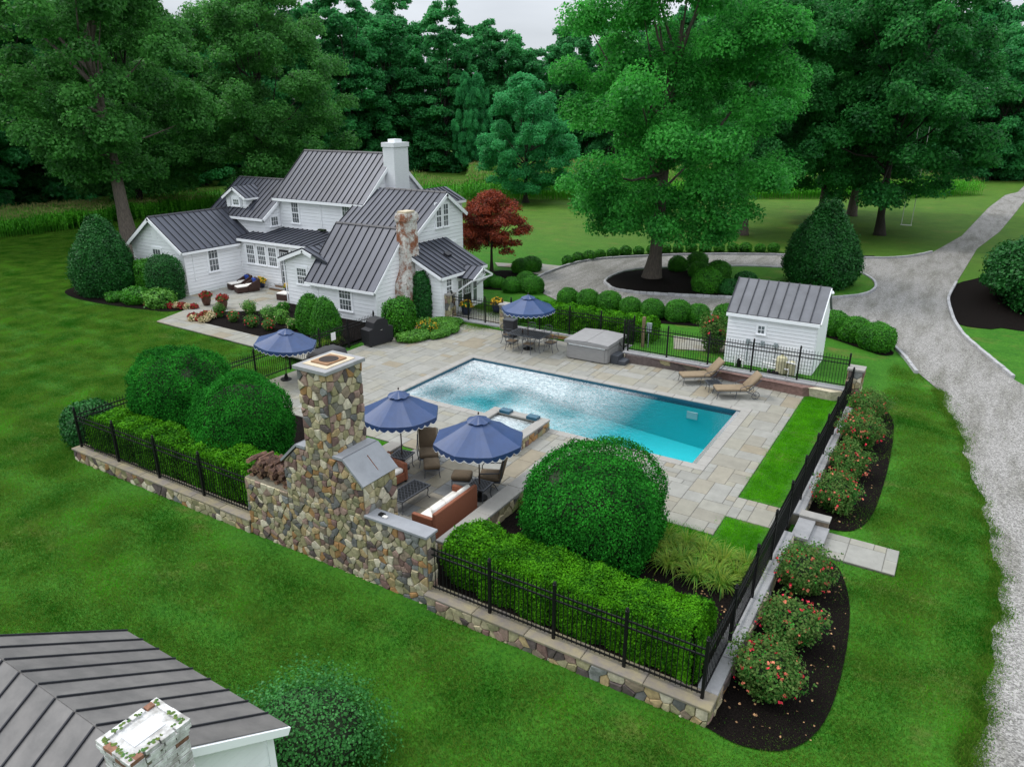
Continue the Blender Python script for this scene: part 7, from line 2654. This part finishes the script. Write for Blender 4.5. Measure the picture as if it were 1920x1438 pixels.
# ------------------------------------------------------------------ scattered stuff: corn, grass
def scatter(name, pts, rot, sca, patch, m=None):
    """patches of one small mesh set at many points (uncountable stuff)"""
    me = bpy.data.meshes.new(name)
    me.from_pydata([tuple(p) for p in pts], [], [])
    for an, arr in (('rz', rot), ('sc', sca)):
        at = me.attributes.new(an, 'FLOAT', 'POINT')
        at.data.foreach_set('value', np.asarray(arr, dtype=np.float32))
    o = bpy.data.objects.new(name, me)
    COL.objects.link(o)
    src = bpy.data.objects.new(name + '_tuft', patch)
    ng = bpy.data.node_groups.new(name + '_nodes', 'GeometryNodeTree')
    ng.interface.new_socket('Geometry', in_out='INPUT', socket_type='NodeSocketGeometry')
    ng.interface.new_socket('Geometry', in_out='OUTPUT', socket_type='NodeSocketGeometry')
    N, L = ng.nodes.new, ng.links.new
    gi, go = N('NodeGroupInput'), N('NodeGroupOutput')
    ip = N('GeometryNodeInstanceOnPoints')
    oi = N('GeometryNodeObjectInfo')
    oi.inputs['Object'].default_value = src
    a1, a2 = N('GeometryNodeInputNamedAttribute'), N('GeometryNodeInputNamedAttribute')
    a1.data_type = a2.data_type = 'FLOAT'
    a1.inputs['Name'].default_value = 'rz'
    a2.inputs['Name'].default_value = 'sc'
    cx = N('ShaderNodeCombineXYZ')
    L(a1.outputs['Attribute'], cx.inputs['Z'])
    L(gi.outputs[0], ip.inputs['Points'])
    L(oi.outputs['Geometry'], ip.inputs['Instance'])
    L(cx.outputs[0], ip.inputs['Rotation'])
    L(a2.outputs['Attribute'], ip.inputs['Scale'])
    L(ip.outputs[0], go.inputs[0])
    md = o.modifiers.new('scatter', 'NODES')
    md.node_group = ng
    return o


def corn_patch(seed, w=4.0):
    rng = random.Random(seed)
    b = MB()
    y = -w / 2
    while y < w / 2:
        x = -w / 2 + rng.uniform(0, .3)
        while x < w / 2:
            h = rng.uniform(2.0, 2.5)
            b.box((x, y, h / 2), (.05, .05, h), rng.uniform(0, 1))
            for k in range(6):
                a = rng.uniform(0, 6.28)
                z0 = h * (.3 + .6 * k / 6)
                l = rng.uniform(.5, .8)
                ca, sa = math.cos(a), math.sin(a)
                w0 = .05
                b.add([(x - sa * w0, y + ca * w0, z0), (x + sa * w0, y - ca * w0, z0), (x + ca * l * .55 + sa * w0, y + sa * l * .55 - ca * w0, z0 + .28), (x + ca * l * .55 - sa * w0, y + sa * l * .55 + ca * w0, z0 + .28), (x + ca * l, y + sa * l, z0 + .05)], [(0, 1, 2, 3), (3, 2, 4)])
            for k in range(3):
                a = rng.uniform(0, 6.28)
                b.add([(x - .02, y, h), (x + .02, y, h), (x + .18 * math.cos(a), y + .18 * math.sin(a), h + .35)], [(0, 1, 2)], 1)
            x += rng.uniform(.32, .45)
        y += .75
    return b.mesh('corn_plants', [M['corn'], M['tassel']])


CP = corn_patch(3)
e0, e1, e2, e3 = (Vector(on_ground(*q, .25)) for q in ((640, 392), (900, 376), (1700, 373), (1850, 366)))
pts, rt, scs = [], [], []
rcn = random.Random(9)
for a, b_ in ((e0, e1), (e1, e2), (e2, e3)):
    L_ = (b_ - a).length
    nrm = Vector((-(b_ - a).y, (b_ - a).x)).normalized()
    if nrm.y < 0:
        nrm = -nrm
    s = 0.0
    while s < L_:
        for t in range(14):
            p = a + (b_ - a) * (s / L_) + nrm * (2 + t * 3.9)
            pts.append((p.x, p.y, .2))
            rt.append(math.atan2((b_ - a).y, (b_ - a).x) + rcn.choice((0, math.pi)))
            scs.append(rcn.uniform(.94, 1.06))
        s += 3.9
# strip of tall corn beyond the lawn behind the leaning tree
for i in range(26):
    for t in range(3):
        px = -160 + i * 22
        x, y = on_ground(px, 440 - max(0, px) * .12, .2)
        pts.append((x - t * 3.6 * .8, y + t * 3.6 * .6, .05))
        rt.append(rcn.uniform(0, 6))
        scs.append(rcn.uniform(.7, .85))
tag(scatter('cornfield', pts, rt, scs, CP), 'green field of tasselled corn in front of the woodland', 'corn', kind='stuff')


def grass_patch(seed, w, n, h0, h1, bw, m):
    rng = np.random.default_rng(seed)
    x, y = rng.normal(0, w * .33, n), rng.normal(0, w * .33, n)
    a = rng.uniform(0, 6.28, n)
    h = rng.uniform(h0, h1, n)
    lx, ly = rng.normal(0, .55, n) * h, rng.normal(0, .55, n) * h
    v = np.empty((n, 3, 3))
    v[:, 0] = np.c_[x - np.cos(a) * bw, y - np.sin(a) * bw, np.zeros(n)]
    v[:, 1] = np.c_[x + np.cos(a) * bw, y + np.sin(a) * bw, np.zeros(n)]
    v[:, 2] = np.c_[x + lx, y + ly, h]
    me = bpy.data.meshes.new('grass_tufts')
    me.from_pydata(v.reshape(-1, 3).tolist(), [], [(3 * i, 3 * i + 1, 3 * i + 2) for i in range(n)])
    me.materials.append(m)
    return me


def inside(poly, x, y):
    r_ = False
    j = len(poly) - 1
    for i in range(len(poly)):
        if (poly[i][1] > y) != (poly[j][1] > y) and x < (poly[j][0] - poly[i][0]) * (y - poly[i][1]) / (poly[j][1] - poly[i][1]) + poly[i][0]:
            r_ = not r_
        j = i
    return r_


GP = grass_patch(1, 1.5, 2000, .025, .065, .010, M['grassblade'])
pts, rt, scs = [], [], []
rg = random.Random(19)
beds = [bedR, bedR2, lbed, tp, [(-1.9, 19.05), (.08, 19.05), (.08, 20.47), (-1.9, 20.47)], [(-12.6, 1.2), (-8.0, 1.2), (-8.0, 6.1), (-12.6, 6.1)], [(-47.0, 28.1), (-25.5, 28.1), (-25.5, 34), (-47, 34)], [(-36.5, 24.45), (-37.05, 25.9), (-33.5, 28.35), (-25.6, 29.2), (-25.6, 24.1)]]
y = 3.0
while y < 62:
    x = -86.0
    while x < 3.0:
        px, py = x + rg.uniform(-.3, .3), y + rg.uniform(-.3, .3)
        dist = math.hypot(px, py)
        v = np.array([px, py, -CAMH])
        zc_ = v @ _f
        x += .85 if y < 30 else 1.0
        if zc_ < 3 or abs(v @ _r) / zc_ > .78 or (v @ -_u) / zc_ > .62 or dist > 92 or (py > 36 and px > -47.5):
            continue
        if in_yard(px, py) or (-25.6 < px < -2.5 and 11.3 < py < 31.4) or (-17.0 < px < -9.3 and 11.2 < py < 12):
            continue
        if any(inside(q, px, py) for q in beds) or inside(outline, px + .2, py) or inside(outline, px, py):
            continue
        if -21 < px < -2 and py > 30:
            continue
        pts.append((px, py, gz_open(px, py) - .005))
        rt.append(rg.uniform(0, 6.28))
        scs.append(rg.uniform(.8, 1.1))
    y += .85
tag(scatter('lawn_grass', pts, rt, scs, GP), 'short mown grass of the lawn around the pool yard', 'grass', kind='stuff')
GP2 = grass_patch(2, .42, 420, .03, .06, .008, M['yardgrass'])
pts, rt, scs = [], [], []
for (x0, x1, y0, y1) in ((-4.42, -3.05, 20.55, 30.55), (-4.42, -3.05, 17.2, 19.08), (-7.1, -4.5, 17.25, 17.9), (-15.55, -15.1, 17.3, 17.85), (-17.1, -15.1, 17.35, 17.85)):
    y = y0 + .2
    while y < y1:
        x = x0 + .2
        while x < x1 - .1:
            pts.append((x + rg.uniform(-.05, .05), y + rg.uniform(-.05, .05), -.014))
            rt.append(rg.uniform(0, 6.28))
            scs.append(rg.uniform(.85, 1.05))
            x += .36
        y += .36
tag(scatter('yard_grass', pts, rt, scs, GP2), 'bright green grass strips inside the pool yard', 'grass', kind='stuff')
# ragged tufts along the gravel edge
pts, rt, scs = [], [], []
GP3 = grass_patch(3, .35, 90, .03, .08, .010, M['grassblade'])
for (x, y) in near_left_s:
    for k in range(3):
        pts.append((x + rg.uniform(-.18, .12), y + rg.uniform(-.25, .25), gz_open(x, y) + .02))
        rt.append(rg.uniform(0, 6.28))
        scs.append(rg.uniform(.6, 1.2))
tag(scatter('edge_grass', pts, rt, scs, GP3), 'ragged grass fringe along the gravel road edge', 'grass', kind='stuff')
